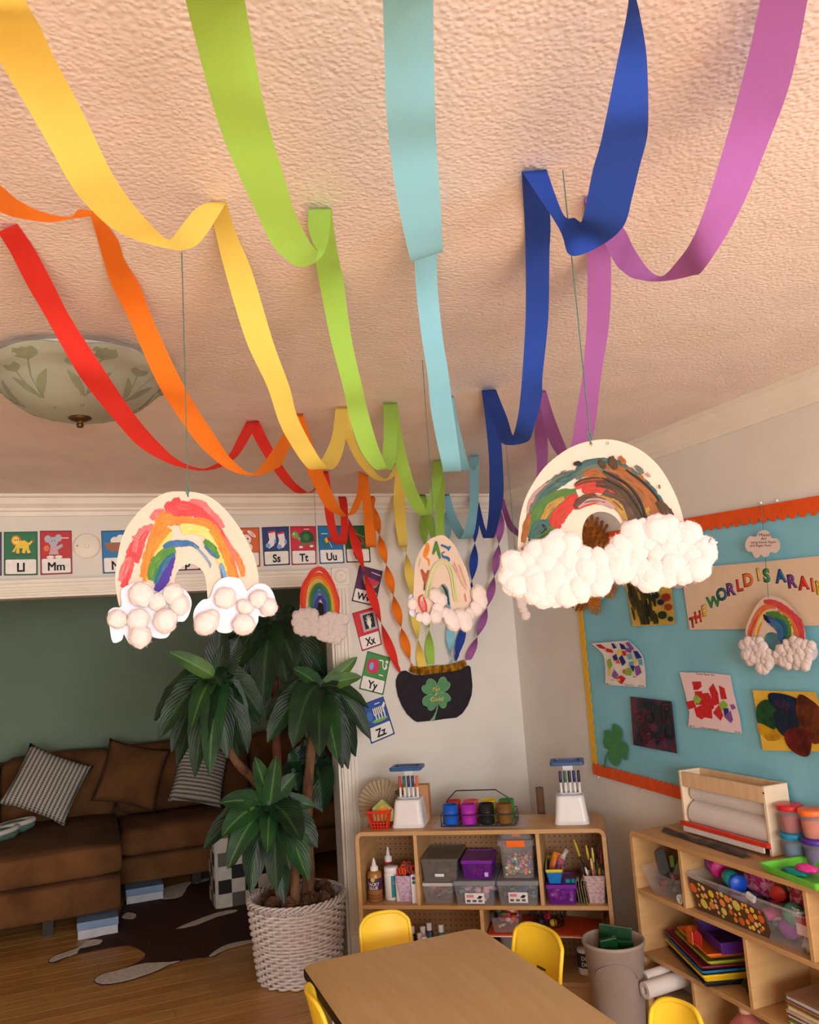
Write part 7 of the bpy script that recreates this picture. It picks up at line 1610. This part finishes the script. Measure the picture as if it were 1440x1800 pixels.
t.add('label', add_prism(bmesh.new(), [(-.03, -.012, .02), (.045, -.012, .02), (.042, -.012, .05), (.005, -.012, .078), (-.03, -.012, .05)], [(-.03, -.0101, .02), (.045, -.0101, .02), (.042, -.0101, .05), (.005, -.0101, .078), (-.03, -.0101, .05)]), mat('label_orange', (226, 120, 50), rough=.5, c2=(236, 170, 60), scale=40), loc=True)
t = sthing('carton', 'tan box lettered sho standing behind the left marker stand', 'carton', .245, .25, HT)
t.add('box', box(-.07, .07, -.02, .03, .0005, .165), mat('tan_box', (196, 140, 96), rough=.7), loc=True)
bm = text_mesh(Plane(S(.245, .2295, HT), Vector((-.56, -.828, 0))), 'sho', (703, 1396), (13, -0.2), (.6, -13), 0.0, .0006, bold=.01); t.add('lettering', bm, INK)
M_NAV = mat('navy_plastic', (44, 84, 140), rough=.35, var=.04)
def marker_stand(label, u, v, caps, which):
    t = sthing('marker_stand', label, 'marker stand', u, v, HT, .03, 'marker stands on the corner shelf')
    base = t.add('base', loft([(.155, .15, .0005), (.157, .152, .008), (.150, .145, .014), (.128, .118, .115), (.122, .112, .122), (.118, .108, .124)], .022, 5), M_WP, loc=True, smooth=False)
    t.add('holder_tray', loft([(.105, .06, .1242), (.112, .066, .128), (.112, .066, .134), (.104, .058, .134), (.1, .055, .128)], .025, 5, True, True), mat('clear_grey', (190, 190, 194), rough=.2), loc=True)
    t.add('post', box(-.024, .024, .02, .04, .124, .262, bev=.004), M_WP, loc=True)
    fr_ = t.add('magnifier_frame', loft([(.150, .118, .258), (.156, .124, .261), (.156, .124, .272), (.150, .118, .275), (.118, .088, .275), (.116, .086, .268), (.118, .088, .26), (.150, .118, .258)], .014, 4, False, False), M_NAV, loc=True)
    t.add('lens', lathe([(0, .268), (.04, .2675), (.056, .266), (.056, .2645), (0, .2645)], 28, sx=1.05, sy=.78), mat('lens', (220, 226, 230), rough=.1, alpha=.35, spec=.7), loc=True, parent=fr_, smooth=True)
    for k, (c, nm) in enumerate(caps):
        x = -.036 + k * .021; p = S(u, v, HT) + Matrix.Rotation(SA + .03, 3, 'Z') @ Vector((x, -.02, .1285))
        m_ = T('marker', '%s capped white marker in the %s marker stand' % (nm, which), 'marker', p, SA, 'markers in the stands')
        if sum(1 for q in caps[:k] if q[1] == nm): m_.o['label'] = '%s capped white marker in the %s marker stand, the further right one' % (nm, which)
        m_.add('barrel', lathe([(0, 0), (.0055, .0005), (.006, .004), (.006, .052), (0, .052)], 12), M_WP, smooth=True, loc=True)
        m_.add('cap', lathe([(.0064, .05), (.0066, .052), (.0064, .098), (.005, .101), (0, .101)], 12), mat('cap_' + nm.replace(' ', '_'), c, rough=.35), smooth=True, loc=True)
marker_stand('white marker stand with blue magnifier frame at the left of shelf top', .240, .135, [((196, 50, 40), 'red'), ((30, 100, 60), 'green'), ((30, 30, 100), 'navy'), ((50, 30, 70), 'dark purple'), ((230, 100, 40), 'orange')], 'left')
marker_stand('white marker stand with blue magnifier frame at the right shelf end', 1.005, .145, [((44, 26, 70), 'dark purple'), ((20, 90, 60), 'green'), ((30, 24, 40), 'black'), ((26, 30, 90), 'navy'), ((30, 24, 40), 'black')], 'right')
t = sthing('placemat', 'thin pinkish plastic sheet under the paint cup caddy', 'mat', .56, .15, HT)
t.add('sheet', box(-.2, .24, -.1, .1, .0004, .0016), mat('mat_pink', (214, 190, 186), rough=.3, alpha=.7), loc=True)
t = sthing('wire_caddy', 'wire caddy with tall handle holding eight paint cups', 'caddy', .575, .145, HT + .0018)
bm = bmesh.new(); M_WIRE = mat('dark_wire', (60, 66, 70), rough=.35, metal=.6)
for z in (.004, .052): add_tube(bm, [(x, y, z) for x, y in rrect(-.175, .175, -.085, .085, .015, 3)], .0022, 5, closed=True)
for x in (-.175, .175):
    for y in (-.06, 0, .06): add_tube(bm, [(x, y, .004), (x, y, .052)], .002, 5)
for x in (-.085, 0, .085):
    add_tube(bm, [(x, -.085, .052), (x, .085, .052)], .002, 5); add_tube(bm, [(x, -.085, .004), (x, .085, .004)], .002, 5)
t.add('rack', bm, M_WIRE, smooth=True, loc=True)
t.add('handle', tube([(-.15, 0, .05), (-.15, 0, .105), (-.105, 0, .148), (.085, 0, .148), (.15, 0, .105), (.15, 0, .05)], .003, 6), M_WIRE, smooth=True, loc=True)
cups = [('blue', (24, 90, 190)), ('magenta', (170, 40, 170)), ('black', (26, 28, 28)), ('brown', (120, 84, 40)), ('red', (206, 50, 30)), ('pink', (224, 100, 90)), ('yellow', (226, 196, 40)), ('green', (40, 140, 60))]
for k, (nm, c) in enumerate(cups):
    x = -.13 + (k % 4) * .0855; y = -.043 if k < 4 else .043
    p = S(.575, .145, HT + .003) + Matrix.Rotation(SA, 3, 'Z') @ Vector((x, y, .004))
    t = T('paint_cup', '%s paint cup in the wire caddy, %s row' % (nm, 'front' if k < 4 else 'back'), 'cup', p, SA, 'paint cups in the caddy')
    m = mat('cup_' + nm, c, rough=.4, var=.04)
    t.add('cup', lathe([(0, .0), (.033, .0005), (.035, .01), (.036, .05), (.038, .052), (.038, .056), (.036, .058), (.037, .09), (.034, .09), (.032, .03), (0, .03)], 24), m, smooth=True, loc=True)
    t.add('stopper', lathe([(.03, .066), (.029, .074), (.0, .076)], 20), (m if nm != 'pink' else M_WP), smooth=True, loc=True)
t = sthing('tray', 'red plastic tray edge showing behind the caddy', 'tray', .50, .262, HT, .0)
t.add('body', loft([(.17, .05, .0005), (.19, .06, .028), (.183, .053, .028), (.165, .045, .005)], .01, 3), M_REDP, loc=True)
t = T('cardboard_tube', 'brown cardboard tube standing in the corner gap behind the shelf', 'tube', (2.075, 3.74, 0))
t.add('tube', lathe([(.016, .001), (.019, .001), (.019, .86), (.016, .86), (.016, .001)], 20), mat('tube_brown', (120, 92, 70), rough=.8, var=.06), loc=True)
# ================================================================ long shelf along the right wall
RX, RY, RW, RD, RH = 2.055, 2.988, 1.45, 0.272, 0.80
RM = Matrix.Translation((RX, RY, 0)) @ Matrix.Rotation(-PI / 2, 4, 'Z')
def Q(u, v, z): return RM @ Vector((u, v, z))
def rthing(name, label, cat, u, v, z, rot=0.0, group=None): return T(name, label, cat, Q(u, v, z), -PI / 2 + rot, group)
R1, R2, R3 = 0.575, 0.335, 0.10
t = T('storage_shelf', 'long birch three-tier shelf along the right wall under the board', 'shelf', (RX, RY, 0), -PI / 2)
unit_parts(t, RW, RD, RH, TH, (R1, R2, R3), ((.307, R1, RH - TH), (.895, R1, RH - TH), (.602, R2, R1 - TH), (.300, R3, R2 - TH), (1.0, R3, R2 - TH)), M_BIRCH)
def rstuff(label, cat, u, v, z, w_, d_, h, m, n, r0, r1, seed, kind=0):
    return stuff(cat.replace(' ', '_'), label, cat, jumble(Matrix.Translation(Q(u, v, z)) @ Matrix.Rotation(-PI / 2, 4, 'Z'), -w_ / 2, w_ / 2, -d_ / 2, d_ / 2, .004, h, n, r0, r1, seed, kind), m)
# upper left bay
t = rthing('open_bin', 'clear open bin of grey and green tools in the upper left bay', 'storage bin', .158, .125, R1)
t.add('tub', loft([(.19, .19, .0005), (.245, .235, .088), (.252, .242, .09)], .018, 4, True, False), M_CLR, loc=True)
rstuff('dark grey bits filling the clear bin of the upper left bay', 'odds and ends', .158, .125, R1, .17, .17, .08, multi('grey_mix', [(70, 70, 74), (40, 40, 46), (110, 106, 104), (140, 50, 46), (60, 70, 110)], .6), 60, .012, .024, 21, 1)
def slab(name, label, cat, u, v, z, w_, d_, h, rx, ry, rz, m, group=None, bev=.002):
    o = single(name, add_box(bmesh.new(), -w_ / 2, w_ / 2, -d_ / 2, d_ / 2, 0, h, bev=bev, seg=1), m, label, cat, group)
    o.matrix_world = Matrix.Translation(Q(u, v, z)) @ Matrix.Rotation(-PI / 2 + rz, 4, 'Z') @ Matrix.Rotation(rx, 4, 'X') @ Matrix.Rotation(ry, 4, 'Y')
    return o
slab('grey_card', 'dark grey card sticking up at the left of the clear bin', 'card', .095, .09, R1 + .06, .05, .004, .095, -.3, -.5, .2, mat('card_slate', (84, 92, 100), rough=.6))
slab('olive_pouch', 'olive brown pouch at the back of the clear bin', 'pouch', .155, .15, R1 + .075, .08, .03, .075, -.2, .3, 0, mat('pouch_brown', (110, 88, 62), rough=.9, var=.2, bump=.6), bev=.01)
slab('green_clip', 'small green clip in the clear bin of the upper left bay', 'clip', .145, .09, R1 + .095, .022, .012, .045, -.2, -.3, 0, mat('clip_green', (110, 160, 50), rough=.4), bev=.004)
slab('clear_case', 'flat clear plastic case slanting out of the clear bin', 'case', .185, .07, R1 + .06, .055, .012, .085, -.3, .35, .1, mat('case_clear', (150, 156, 150), rough=.2, alpha=.55), bev=.003)
slab('dark_pouch', 'dark brown pouch at the right of the clear bin', 'pouch', .23, .13, R1 + .07, .07, .04, .085, -.1, -.2, 0, mat('pouch_dark', (50, 40, 40), rough=.9, bump=.5), bev=.012)
slab('charcoal_block', 'dark red block low in the clear bin', 'block', .245, .06, R1 + .03, .04, .03, .045, 0, .2, 0, mat('block_red', (120, 44, 44), rough=.6), bev=.006)
for k, (u, z, wh) in enumerate(((.262, .018, 'in front'), (.283, .019, 'behind it'))):
    t = rthing('paper_tube', 'short white paper tube lying by the divider, the one %s' % wh, 'tube', u, .015 + .012 * k, R1 + z, 0, 'white paper tubes')
    M_ = Matrix.Rotation(-PI / 2, 4, 'X') @ Matrix.Rotation(.0, 4, 'Y')
    t.add('tube', add_lathe(bmesh.new(), [(.011, 0), (.0175, 0), (.0175, .1), (.011, .1), (.011, 0)], 20, M=M_), mat('tube_white', (222, 216, 214), rough=.6), loc=True)
# upper middle bay: dotted bin and what sticks out of it
t = rthing('open_bin', 'long clear bin with a dotted brown front band in the upper middle bay', 'storage bin', .592, .125, R1)
t.add('tub', loft([(.47, .19, .0005), (.525, .235, .128), (.535, .243, .13)], .02, 4, True, False), M_CLR, loc=True)
t.add('handle_rim', tube([(x, y, .130) for x, y in rrect(-.268, .268, -.122, .122, .02, 4)], .0045, 6, closed=True), M_CLR, loc=True, smooth=True)
def fpt(x, z, off=.001): return Vector((x * (1 + .06 * z / .13), -(.095 + (.0225) * z / .13) - off, z))
fr_ = [fpt(x, z, .0012) for x, z in ((-.245, .004), (.10, .004), (.115, .03), (.10, .09), (-.20, .115), (-.245, .118))]
bd = t.add('dotted_band', add_prism(bmesh.new(), fr_, [p + Vector((0, .0008, 0)) for p in fr_]), mat('band_brown', (84, 58, 40), rough=.5, var=.08), loc=True)
rr = random.Random(17); DC = [mat('dotc_%d' % k, c, rough=.5) for k, c in enumerate(((232, 140, 50), (236, 196, 60), (232, 190, 150), (222, 100, 40), (214, 206, 90), (236, 170, 80)))]
done = []
for k in range(400):
    x, z, r = rr.uniform(-.238, .098), rr.uniform(.012, .106), rr.choice((.006, .009, .013, .017))
    if z + r > .110 - (.02 if x > -.2 else 0) * (x + .2) * 2 or x + r > .10 or z - r < .006: continue
    if any((x - a) ** 2 + (z - b) ** 2 < (r + c + .001) ** 2 for a, b, c in done): continue
    done.append((x, z, r))
    if len(done) > 62: break
    c = [fpt(x + r * math.cos(a), z + r * math.sin(a), .0018) for a in np.linspace(0, 2 * PI, 15)[:-1]]
    t.add('dot', add_prism(bmesh.new(), c, [p + Vector((0, .0005, 0)) for p in c]), DC[k % 6], parent=bd, loc=True)
rstuff('brown and violet bits heaped inside the long dotted bin', 'odds and ends', .592, .125, R1, .46, .18, .085, multi('mix_bin', [(120, 70, 90), (150, 120, 150), (190, 60, 130), (110, 90, 70), (200, 170, 180), (90, 80, 110)], .6), 120, .015, .028, 22, 1)
def lying_jar(label, u, v, z, r, l, rz, m, ml, tilt=0.0):
    t = rthing('jar', label, 'jar', u, v, z, rz)
    M_ = Matrix.Rotation(PI / 2 + tilt, 4, 'X')
    t.add('body', add_lathe(bmesh.new(), [(0, -l), (r * .8, -l), (r * .88, -l * .9), (r * .92, 0), (0, 0)], 22, M=M_), m, smooth=True, loc=True)
    t.add('lid', add_lathe(bmesh.new(), [(r, 0), (r, r * .45), (r * .92, r * .55), (0, r * .56)], 22, M=M_), ml, smooth=True, loc=True)
M_MAG = mat('magenta_lid', (206, 36, 130), rough=.4, bump=.3, bscale=90); M_VIO = mat('violet_glitter', (130, 60, 150), rough=.45, var=.25, scale=120)
lying_jar('violet glitter jar with magenta lid lying on the dotted bin, left end', .40, .10, R1 + .150, .033, .08, 1.15, M_VIO, M_MAG)
lying_jar('teal jar with bright blue lid lying in front on the dotted bin', .535, .06, R1 + .135, .031, .085, 1.2, mat('teal_jar', (30, 160, 160), rough=.4), mat('blue_lid', (24, 80, 200), rough=.35))
lying_jar('short magenta tub with violet lid seen through the bin at right', .76, .065, R1 + .052, .034, .05, .3, mat('magenta_tub', (190, 50, 160), rough=.4), mat('violet_lid', (150, 60, 170), rough=.4))
M_FLO = mat('pink_floral', (226, 150, 176), rough=.9, c2=(176, 40, 100), scale=34, lo=.45, hi=.55); M_FLO2 = mat('rose_floral', (224, 150, 160), rough=.9, c2=(176, 50, 80), scale=30, lo=.45, hi=.55)
for lab, u, v, z, w_, d_, h, rz, m in (('pink floral cloth bag behind the lying jars', .56, .165, R1 + .085, .17, .08, .085, .1, M_FLO), ('rose floral cloth bag at the right end of the dotted bin', .775, .14, R1 + .075, .13, .09, .095, -.1, M_FLO2)):
    bm = soft_box(-w_ / 2, w_ / 2, -d_ / 2, d_ / 2, 0, h, .03, .012, u * 10, 8); M_ = Matrix.Translation(Q(u, v, z)) @ Matrix.Rotation(-PI / 2 + rz, 4, 'Z') @ Matrix.Rotation(.12, 4, 'Y')
    bmesh.ops.transform(bm, matrix=M_, verts=bm.verts[:]); single('cloth_bag', bm, m, lab, 'bag', None, True)
single('yarn_ball', ball(Q(.79, .055, R1 + .10), .036, 3, .12, 5), mat('teal_yarn', (84, 136, 124), rough=.95, var=.2, scale=90, bump=.6, bscale=160), 'teal yarn ball in the right end of the dotted bin', 'ball', None, True)
lying_jar('olive and red cup lying between the two floral bags', .665, .12, R1 + .125, .026, .04, .5, mat('olive_cup', (150, 130, 50), rough=.5), mat('red_lid', (200, 50, 40), rough=.4))
t = rthing('bangle', 'pale ring standing between the floral bags', 'ring', .70, .15, R1 + .15); t.add('ring', tube([(.026 * math.cos(a), 0, .026 * math.sin(a)) for a in np.linspace(0, 2 * PI, 25)[:-1]], .004, 8, closed=True), mat('ring_pale', (206, 196, 150), rough=.5), smooth=True, loc=True)
slab('wooden_block', 'small tan block next to the pink floral bag', 'block', .64, .16, R1 + .13, .025, .03, .045, 0, .1, 0, mat('tan_block', (170, 120, 80), rough=.7))
slab('white_clip', 'white clip at the rim of the dotted bin', 'clip', .625, .03, R1 + .105, .04, .014, .024, 0, .3, 0, M_WP, bev=.004)
t = rthing('sign_card', 'small pink printed card leaning at the right of the dotted bin', 'card', .845, .03, R1 + .055)
t.add('card', box(-.028, .028, -.001, .001, 0, .06), mat('card_pink', (224, 196, 196), rough=.6), loc=True); t.add('header', box(-.026, .026, -.0018, -.001, .034, .058), mat('card_red', (176, 40, 56), rough=.6), loc=True)
bm = text_mesh(Plane(Q(.845, .028, R1), (-1, 0, 0)), 'TIME', (1398, 1602), (7, 2.6), (.9, -8), 0, .0004, bold=.02); t.add('lettering', bm, M_WP)
bm = text_mesh(Plane(Q(.845, .028, R1), (-1, 0, 0)), 'DRINKS', (1399, 1611), (5.4, 2.0), (.8, -6), 0, .0004, bold=.02); t.add('lettering', bm, M_WP)
o = single('plastic_bag', ball(Q(.855, .05, R1 + .03), .03, 3, .35, 5, (1, 1.1, .95)), M_CEL, 'crumpled clear plastic bag by the divider', 'bag', None, True)
# upper right bay beyond the frame edge stays empty
# lower left bay: stack of trays turned in the shelf
TRY = [('black', (26, 26, 30), .40, .26, .020), ('yellow', (232, 190, 30), .42, .27, .026), ('blue', (30, 110, 160), .425, .275, .014), ('dark red', (130, 34, 50), .42, .27, .014), ('olive green', (150, 160, 50), .36, .24, .016), ('orange', (232, 110, 34), .33, .22, .018)]
z = R2 + .001
for k, (nm, c, w_, d_, h) in enumerate(TRY):
    w_ *= .90; d_ *= .70
    t = rthing('craft_tray', '%s plastic tray in the stack on the middle shelf, %s' % (nm, ('lowest', 'second from below', 'third', 'fourth', 'fifth', 'sixth, smaller')[k]), 'tray', .265 + (.035 if k > 3 else 0), .110, z, -.32, 'stacked craft trays')
    t.add('tray', loft([(w_ - .03, d_ - .03, .0005), (w_ - .004, d_ - .004, h), (w_, d_, h), (w_, d_, h - .004), (w_ - .006, d_ - .006, h + .001), (w_ - .012, d_ - .012, h), (w_ - .04, d_ - .04, .0045)], .008, 2, True, True), mat('tray_' + nm.replace(' ', '_'), c, rough=.4, var=.04), loc=True)
    z += h + .001
t = rthing('pencil_tray', 'long purple tray on top of the stacked trays', 'tray', .36, .125, z, -.32, 'stacked craft trays')
t.add('tray', loft([(.22, .12, .0005), (.23, .13, .04), (.235, .135, .042), (.228, .128, .043), (.215, .115, .006)], .006, 2, True, True), mat('tray_purple', (84, 40, 130), rough=.4), loc=True)
for k, (u, w_, c, nm) in enumerate(((.28, .05, (226, 100, 40), 'orange'), (.325, .035, (190, 40, 44), 'red'))):
    t = rthing('folded_card', 'folded %s paper card perched on the trays, %s' % (nm, ('left', 'right')[k]), 'card', u, .03, z - .012, -.3 + k * .3)
    t.add('card', add_prism(bmesh.new(), [(-w_ / 2, -.002, 0), (w_ / 2, -.002, .004), (w_ / 2 + .004, -.002, .05), (-w_ * .1, -.002, .062), (-w_ / 2 - .004, -.002, .045)], [(-w_ / 2, .002, 0), (w_ / 2, .002, .004), (w_ / 2 + .004, .002, .05), (-w_ * .1, .002, .062), (-w_ / 2 - .004, .002, .045)]), mat('fold_' + nm, c, rough=.6), loc=True)
o = single('dark_pouch', ball(Q(.53, .10, R2 + .026), .045, 3, .3, 4, (1, 1.2, .55)), mat('black_bag', (24, 24, 26), rough=.3, bump=.5), 'crumpled black plastic bag at the front right of trays', 'bag', None, True)
# lower right bay: books
BK = [((150, 190, 60), .018, 'green and white picture book at the bottom of the pile'), ((196, 130, 86), .006, 'thin tan book above the green one'), ((110, 70, 60), .012, 'brown book with pale pages'), ((216, 200, 190), .008, 'cream booklet in the middle of the pile'), ((196, 150, 60), .016, 'ochre book with red corner'), ((180, 116, 70), .007, 'thin orange brown book'), ((60, 74, 100), .016, 'slate blue hardback near the top'), ((150, 110, 80), .006, 'thin brown book on top')]
z = R2 + .001; rr = random.Random(6)
for k, (c, h, lab) in enumerate(BK):
    t = rthing('book', lab, 'book', .89 + rr.uniform(-.012, .012), .125, z, rr.uniform(-.05, .05), 'books piled on the middle shelf')
    w_ = .30 + rr.uniform(-.02, .02); m = mat('book_%d' % k, c, rough=.6, var=.15, scale=16)
    t.add('cover', box(-w_ / 2, w_ / 2, -.11, .11, 0, .0018), m, loc=True); t.add('cover', box(-w_ / 2, w_ / 2, -.11, .11, h - .0018, h), m, loc=True)
    t.add('pages', box(-w_ / 2 + .004, w_ / 2 - .004, -.106, .106, .0018, h - .0018), mat('pages', (216, 204, 190), rough=.9, var=.1, scale=60, stretch=(1, 1, 12)), loc=True)
    if k == 0:
        t.add('cover_picture', box(-.05, w_ / 2 - .01, -.1112, -.11, .002, h - .002), mat('pic_blue', (190, 196, 206), rough=.5, c2=(70, 120, 180), scale=30), loc=True)
    z += h + .0006 + (.006 if k == 4 else 0)
# bottom bays
M_PAP = mat('grey_paper', (176, 160, 154), rough=.8, var=.05); M_ROLL = mat('white_roll', (222, 212, 206), rough=.7, var=.03)
t = rthing('paper_roll', 'roll of white paper sticking out of the lower left bay', 'paper roll', .165, -.115, R3 + .165)
M_ = Matrix.Rotation(-PI / 2 + .04, 4, 'X')
t.add('roll', add_lathe(bmesh.new(), [(.015, 0), (.03, 0), (.03, .33), (.015, .33), (.015, 0)], 22, M=M_), M_ROLL, smooth=False, loc=True)
t = rthing('paper_roll', 'second flatter roll of white paper behind the protruding one', 'paper roll', .115, -.075, R3 + .185)
t.add('roll', add_lathe(bmesh.new(), [(.012, 0), (.024, 0), (.024, .3), (.012, .3), (.012, 0)], 22, M=M_), M_ROLL, smooth=False, loc=True)
t = rthing('paper_carton', 'grey cardboard holder under the white paper rolls', 'carton', .15, .09, R3)
t.add('box', box(-.1, .1, -.075, .14, .0005, .115), M_KR, loc=True)
slab('grey_sheet', 'grey paper sheet slanting in the lower left bay', 'paper', .19, .06, R3 + .01, .16, .004, .2, -.28, .06, 0, M_PAP)
slab('green_scrap', 'dark green paper scrap on the grey sheet', 'paper', .155, .14, R3 + .2, .06, .03, .004, 0, .1, 0, mat('scrap_green', (50, 110, 50), rough=.6))
t = rthing('jug', 'pink plastic jug with beige cap in the bottom middle bay', 'jug', .50, .06, R3)
M_PK = mat('pink_jug', (196, 112, 100), rough=.3, alpha=.9, var=.05)
t.add('body', loft([(.115, .1, .0005), (.12, .105, .1), (.105, .09, .135), (.06, .055, .165), (.04, .04, .178)], .03, 5), M_PK, smooth=True, loc=True)
t.add('cap', lathe([(.021, .176), (.022, .178), (.022, .198), (.02, .201), (0, .201)], 20), mat('beige_cap', (224, 190, 160), rough=.4), smooth=True, loc=True)
t.add('grip', tube([(.02, -.05, .06), (.02, -.062, .10), (.01, -.05, .145)], .008, 8), M_PK, smooth=True, loc=True)
single('violet_pouch', ball(Q(.72, .07, R3 + .055), .06, 3, .2, 4, (1, .9, .9)), mat('violet_bag', (90, 70, 120), rough=.5), 'violet bag low in the bottom bay beside the jug', 'bag', None, True)
# --- on top: paper roll dispenser
t = rthing('roll_dispenser', 'wooden paper roll dispenser with two white rolls and red cutting strip', 'dispenser', .40, .15, RH)
M_PINE = mat('pine', (226, 192, 152), rough=.6, c2=(214, 178, 138), scale=3, stretch=(14, 2, 2)); M_PALE = mat('pale_pine', (232, 208, 178), rough=.6, var=.04)
w0, w1, d0, d1 = -.235, .225, .0, .108
for x in (w0, w1 - .014): t.add('end_panel', box(x, x + .014, d0, d1, .001, .238, bev=.002, seg=1), M_PALE, loc=True)
t.add('front_rail', box(w0 + .014, w1 - .014, d0 + .001, d0 + .014, .178, .234, bev=.002, seg=1), M_PINE, loc=True); t.add('back_rail', box(w0 + .014, w1 - .014, d1 - .014, d1, .178, .238, bev=.002, seg=1), M_PINE, loc=True)
MX = Matrix.Rotation(PI / 2, 4, 'Y')
for z, y, r in ((.072, .053, .050), (.152, .056, .034)): t.add('paper_roll', add_lathe(bmesh.new(), [(0, w0 + .03), (r, w0 + .03), (r, w1 - .018), (0, w1 - .018)], 30, M=Matrix.Translation((0, y, z)) @ MX), M_ROLL, smooth=False, loc=True)
t.add('cutting_strip', box(w0 - .004, w1 - .004, -.016, .004, .030, .046, bev=.003), mat('red_strip', (214, 56, 30), rough=.4), loc=True)
t.add('paper_end', box(w0 + .02, w1 - .02, -.020, -.012, .012, .030), M_ROLL, loc=True)
for x in (w1 - .0003,):
    for z in (.03, .215): t.add('screw', add_lathe(bmesh.new(), [(0, .001), (.0035, .001), (.0035, 0)], 10, M=Matrix.Translation((w1 - .007, -.0002, z)) @ Matrix.Rotation(PI / 2, 4, 'X')), M_BRZ, loc=True)
t = rthing('plastic_wrap', 'crumpled black plastic sleeve lying before the paper dispenser', 'plastic bag', .36, .095, RH)
bm = bmesh.new(); g = []
for i in range(25):
    r = []
    for j in range(7):
        x = -.24 + .46 * i / 24; y = -.025 + .05 * j / 6 - .01 * (i / 24) ; r.append(bm.verts.new((x, y, .003 + .012 * abs(noise.noise(Vector((x * 14, y * 60, 2)))) + .010 * math.sin(PI * j / 6))))
    g.append(r)
for i in range(24):
    for j in range(6): bm.faces.new((g[i][j], g[i + 1][j], g[i + 1][j + 1], g[i][j + 1]))
t.add('sleeve', bm, mat('black_sleeve', (40, 30, 28), rough=.3, c2=(74, 48, 34), scale=20, spec=.6), smooth=True, loc=True)
def tub(label, u, v, z, c, nm, h=.092):
    t = rthing('dough_tub', label, 'tub', u, v, z, 0, 'modelling dough tubs')
    t.add('tub', lathe([(0, .0005), (.034, .0005), (.036, .005), (.041, h - .016), (.041, h - .014)], 26), mat('tub_clear', (200, 190, 190), rough=.15, alpha=.3, spec=.6), smooth=True, loc=True)
    t.add('dough', lathe([(0, .003), (.033, .003), (.038, h * .62), (0, h * .62)], 24), mat('dough_' + nm, c, rough=.5), smooth=True, loc=True)
    t.add('lid', lathe([(.044, h - .018), (.045, h - .016), (.045, h - .002), (.042, h), (0, h - .001)], 26), mat('doughlid_' + nm, tuple(min(255, q * 1.15) for q in c), rough=.35), smooth=True, loc=True)
tub('teal dough tub under the red one beside the dispenser', .690, .19, RH, (20, 120, 160), 'teal'); tub('red dough tub stacked on the teal one', .690, .19, RH + .0925, (186, 30, 40), 'red')
tub('violet dough tub under the orange one at the frame edge', .785, .19, RH, (70, 36, 130), 'violet'); tub('orange dough tub stacked on the violet one', .785, .19, RH + .0925, (232, 100, 40), 'orange')
t = rthing('craft_tray', 'bright green tray with lumps of dough on the right shelf', 'tray', .85, .075, RH, -.12)
t.add('tray', loft([(.24, .15, .0005), (.26, .17, .022), (.268, .178, .024), (.262, .172, .0255), (.25, .16, .0235), (.232, .142, .004)], .008, 2, True, True), mat('tray_green', (104, 196, 60), rough=.35), loc=True)
for lab, du, dv, z, r, c, sq in (('flat teal dough lump in the green tray', -.035, -.02, .012, .042, (20, 140, 130), (1.2, .7, .28)), ('bright pink dough lump resting on the teal one', .0, -.005, .028, .032, (232, 60, 150), (1.25, .75, .4))):
    single('dough_lump', ball(Q(.85 + du, .075 + dv, RH + z), r, 3, .25, 2.2, (sq[1], sq[0], sq[2])), mat('lump_%d' % c[0], c, rough=.5), lab, 'dough', None, True)
# --- grey bin between the two shelves
t = T('waste_bin', 'tall tapered greige plastic bin between the two shelves', 'bin', (1.915, 2.965, 0))
t.add('body', lathe([(0, .001), (.085, .001), (.088, .006), (.116, .395), (.122, .40), (.122, .412), (.117, .414), (.113, .40), (.086, .012), (0, .012)], 44, c=(1.915, 2.965, 0)), mat('greige_plastic', (168, 152, 142), rough=.5, var=.04), smooth=True)
t.add('embossed_arch', tube([(1.915 + .1162 * math.cos(a), 2.965 + .1162 * math.sin(a), z) for a, z in [(-2.9 + 1.5 * q, .30 + .055 * math.sin(PI * q) ** .5) for q in np.linspace(0, 1, 17)]], .0022, 6), mat('greige_plastic', (168, 152, 142)), smooth=True)
M_GW = mat('dark_green_wrap', (16, 74, 34), rough=.25, c2=(10, 44, 24), scale=20, spec=.6)
for k, (dx, dy, w_, h, rz, rx, m, lab) in enumerate(((-.03, -.02, .07, .17, .3, .08, M_GW, 'dark green packet at the left in the grey bin'), (.0, .0, .012, .165, .2, .1, M_KR, 'brown card strip between the green packets in the bin'), (.035, .0, .085, .15, -.2, .2, M_GW, 'dark green packet at the right in the grey bin'), (.02, .045, .13, .18, -.1, -.1, M_GW, 'large dark green packet at the back of the grey bin'))):
    o = single('packet' if k != 1 else 'card_strip', add_box(bmesh.new(), -w_ / 2, w_ / 2, -.009 + .001 * k, .009 - .001 * k, 0, h, bev=.004, seg=2), m, lab, 'packet' if k != 1 else 'card')
    o.matrix_world = Matrix.Translation((1.915 + dx, 2.965 + dy, .262)) @ Matrix.Rotation(rz - .5, 4, 'Z') @ Matrix.Rotation(rx, 4, 'X') @ Matrix.Rotation(.06 * (k - 1), 4, 'Y')
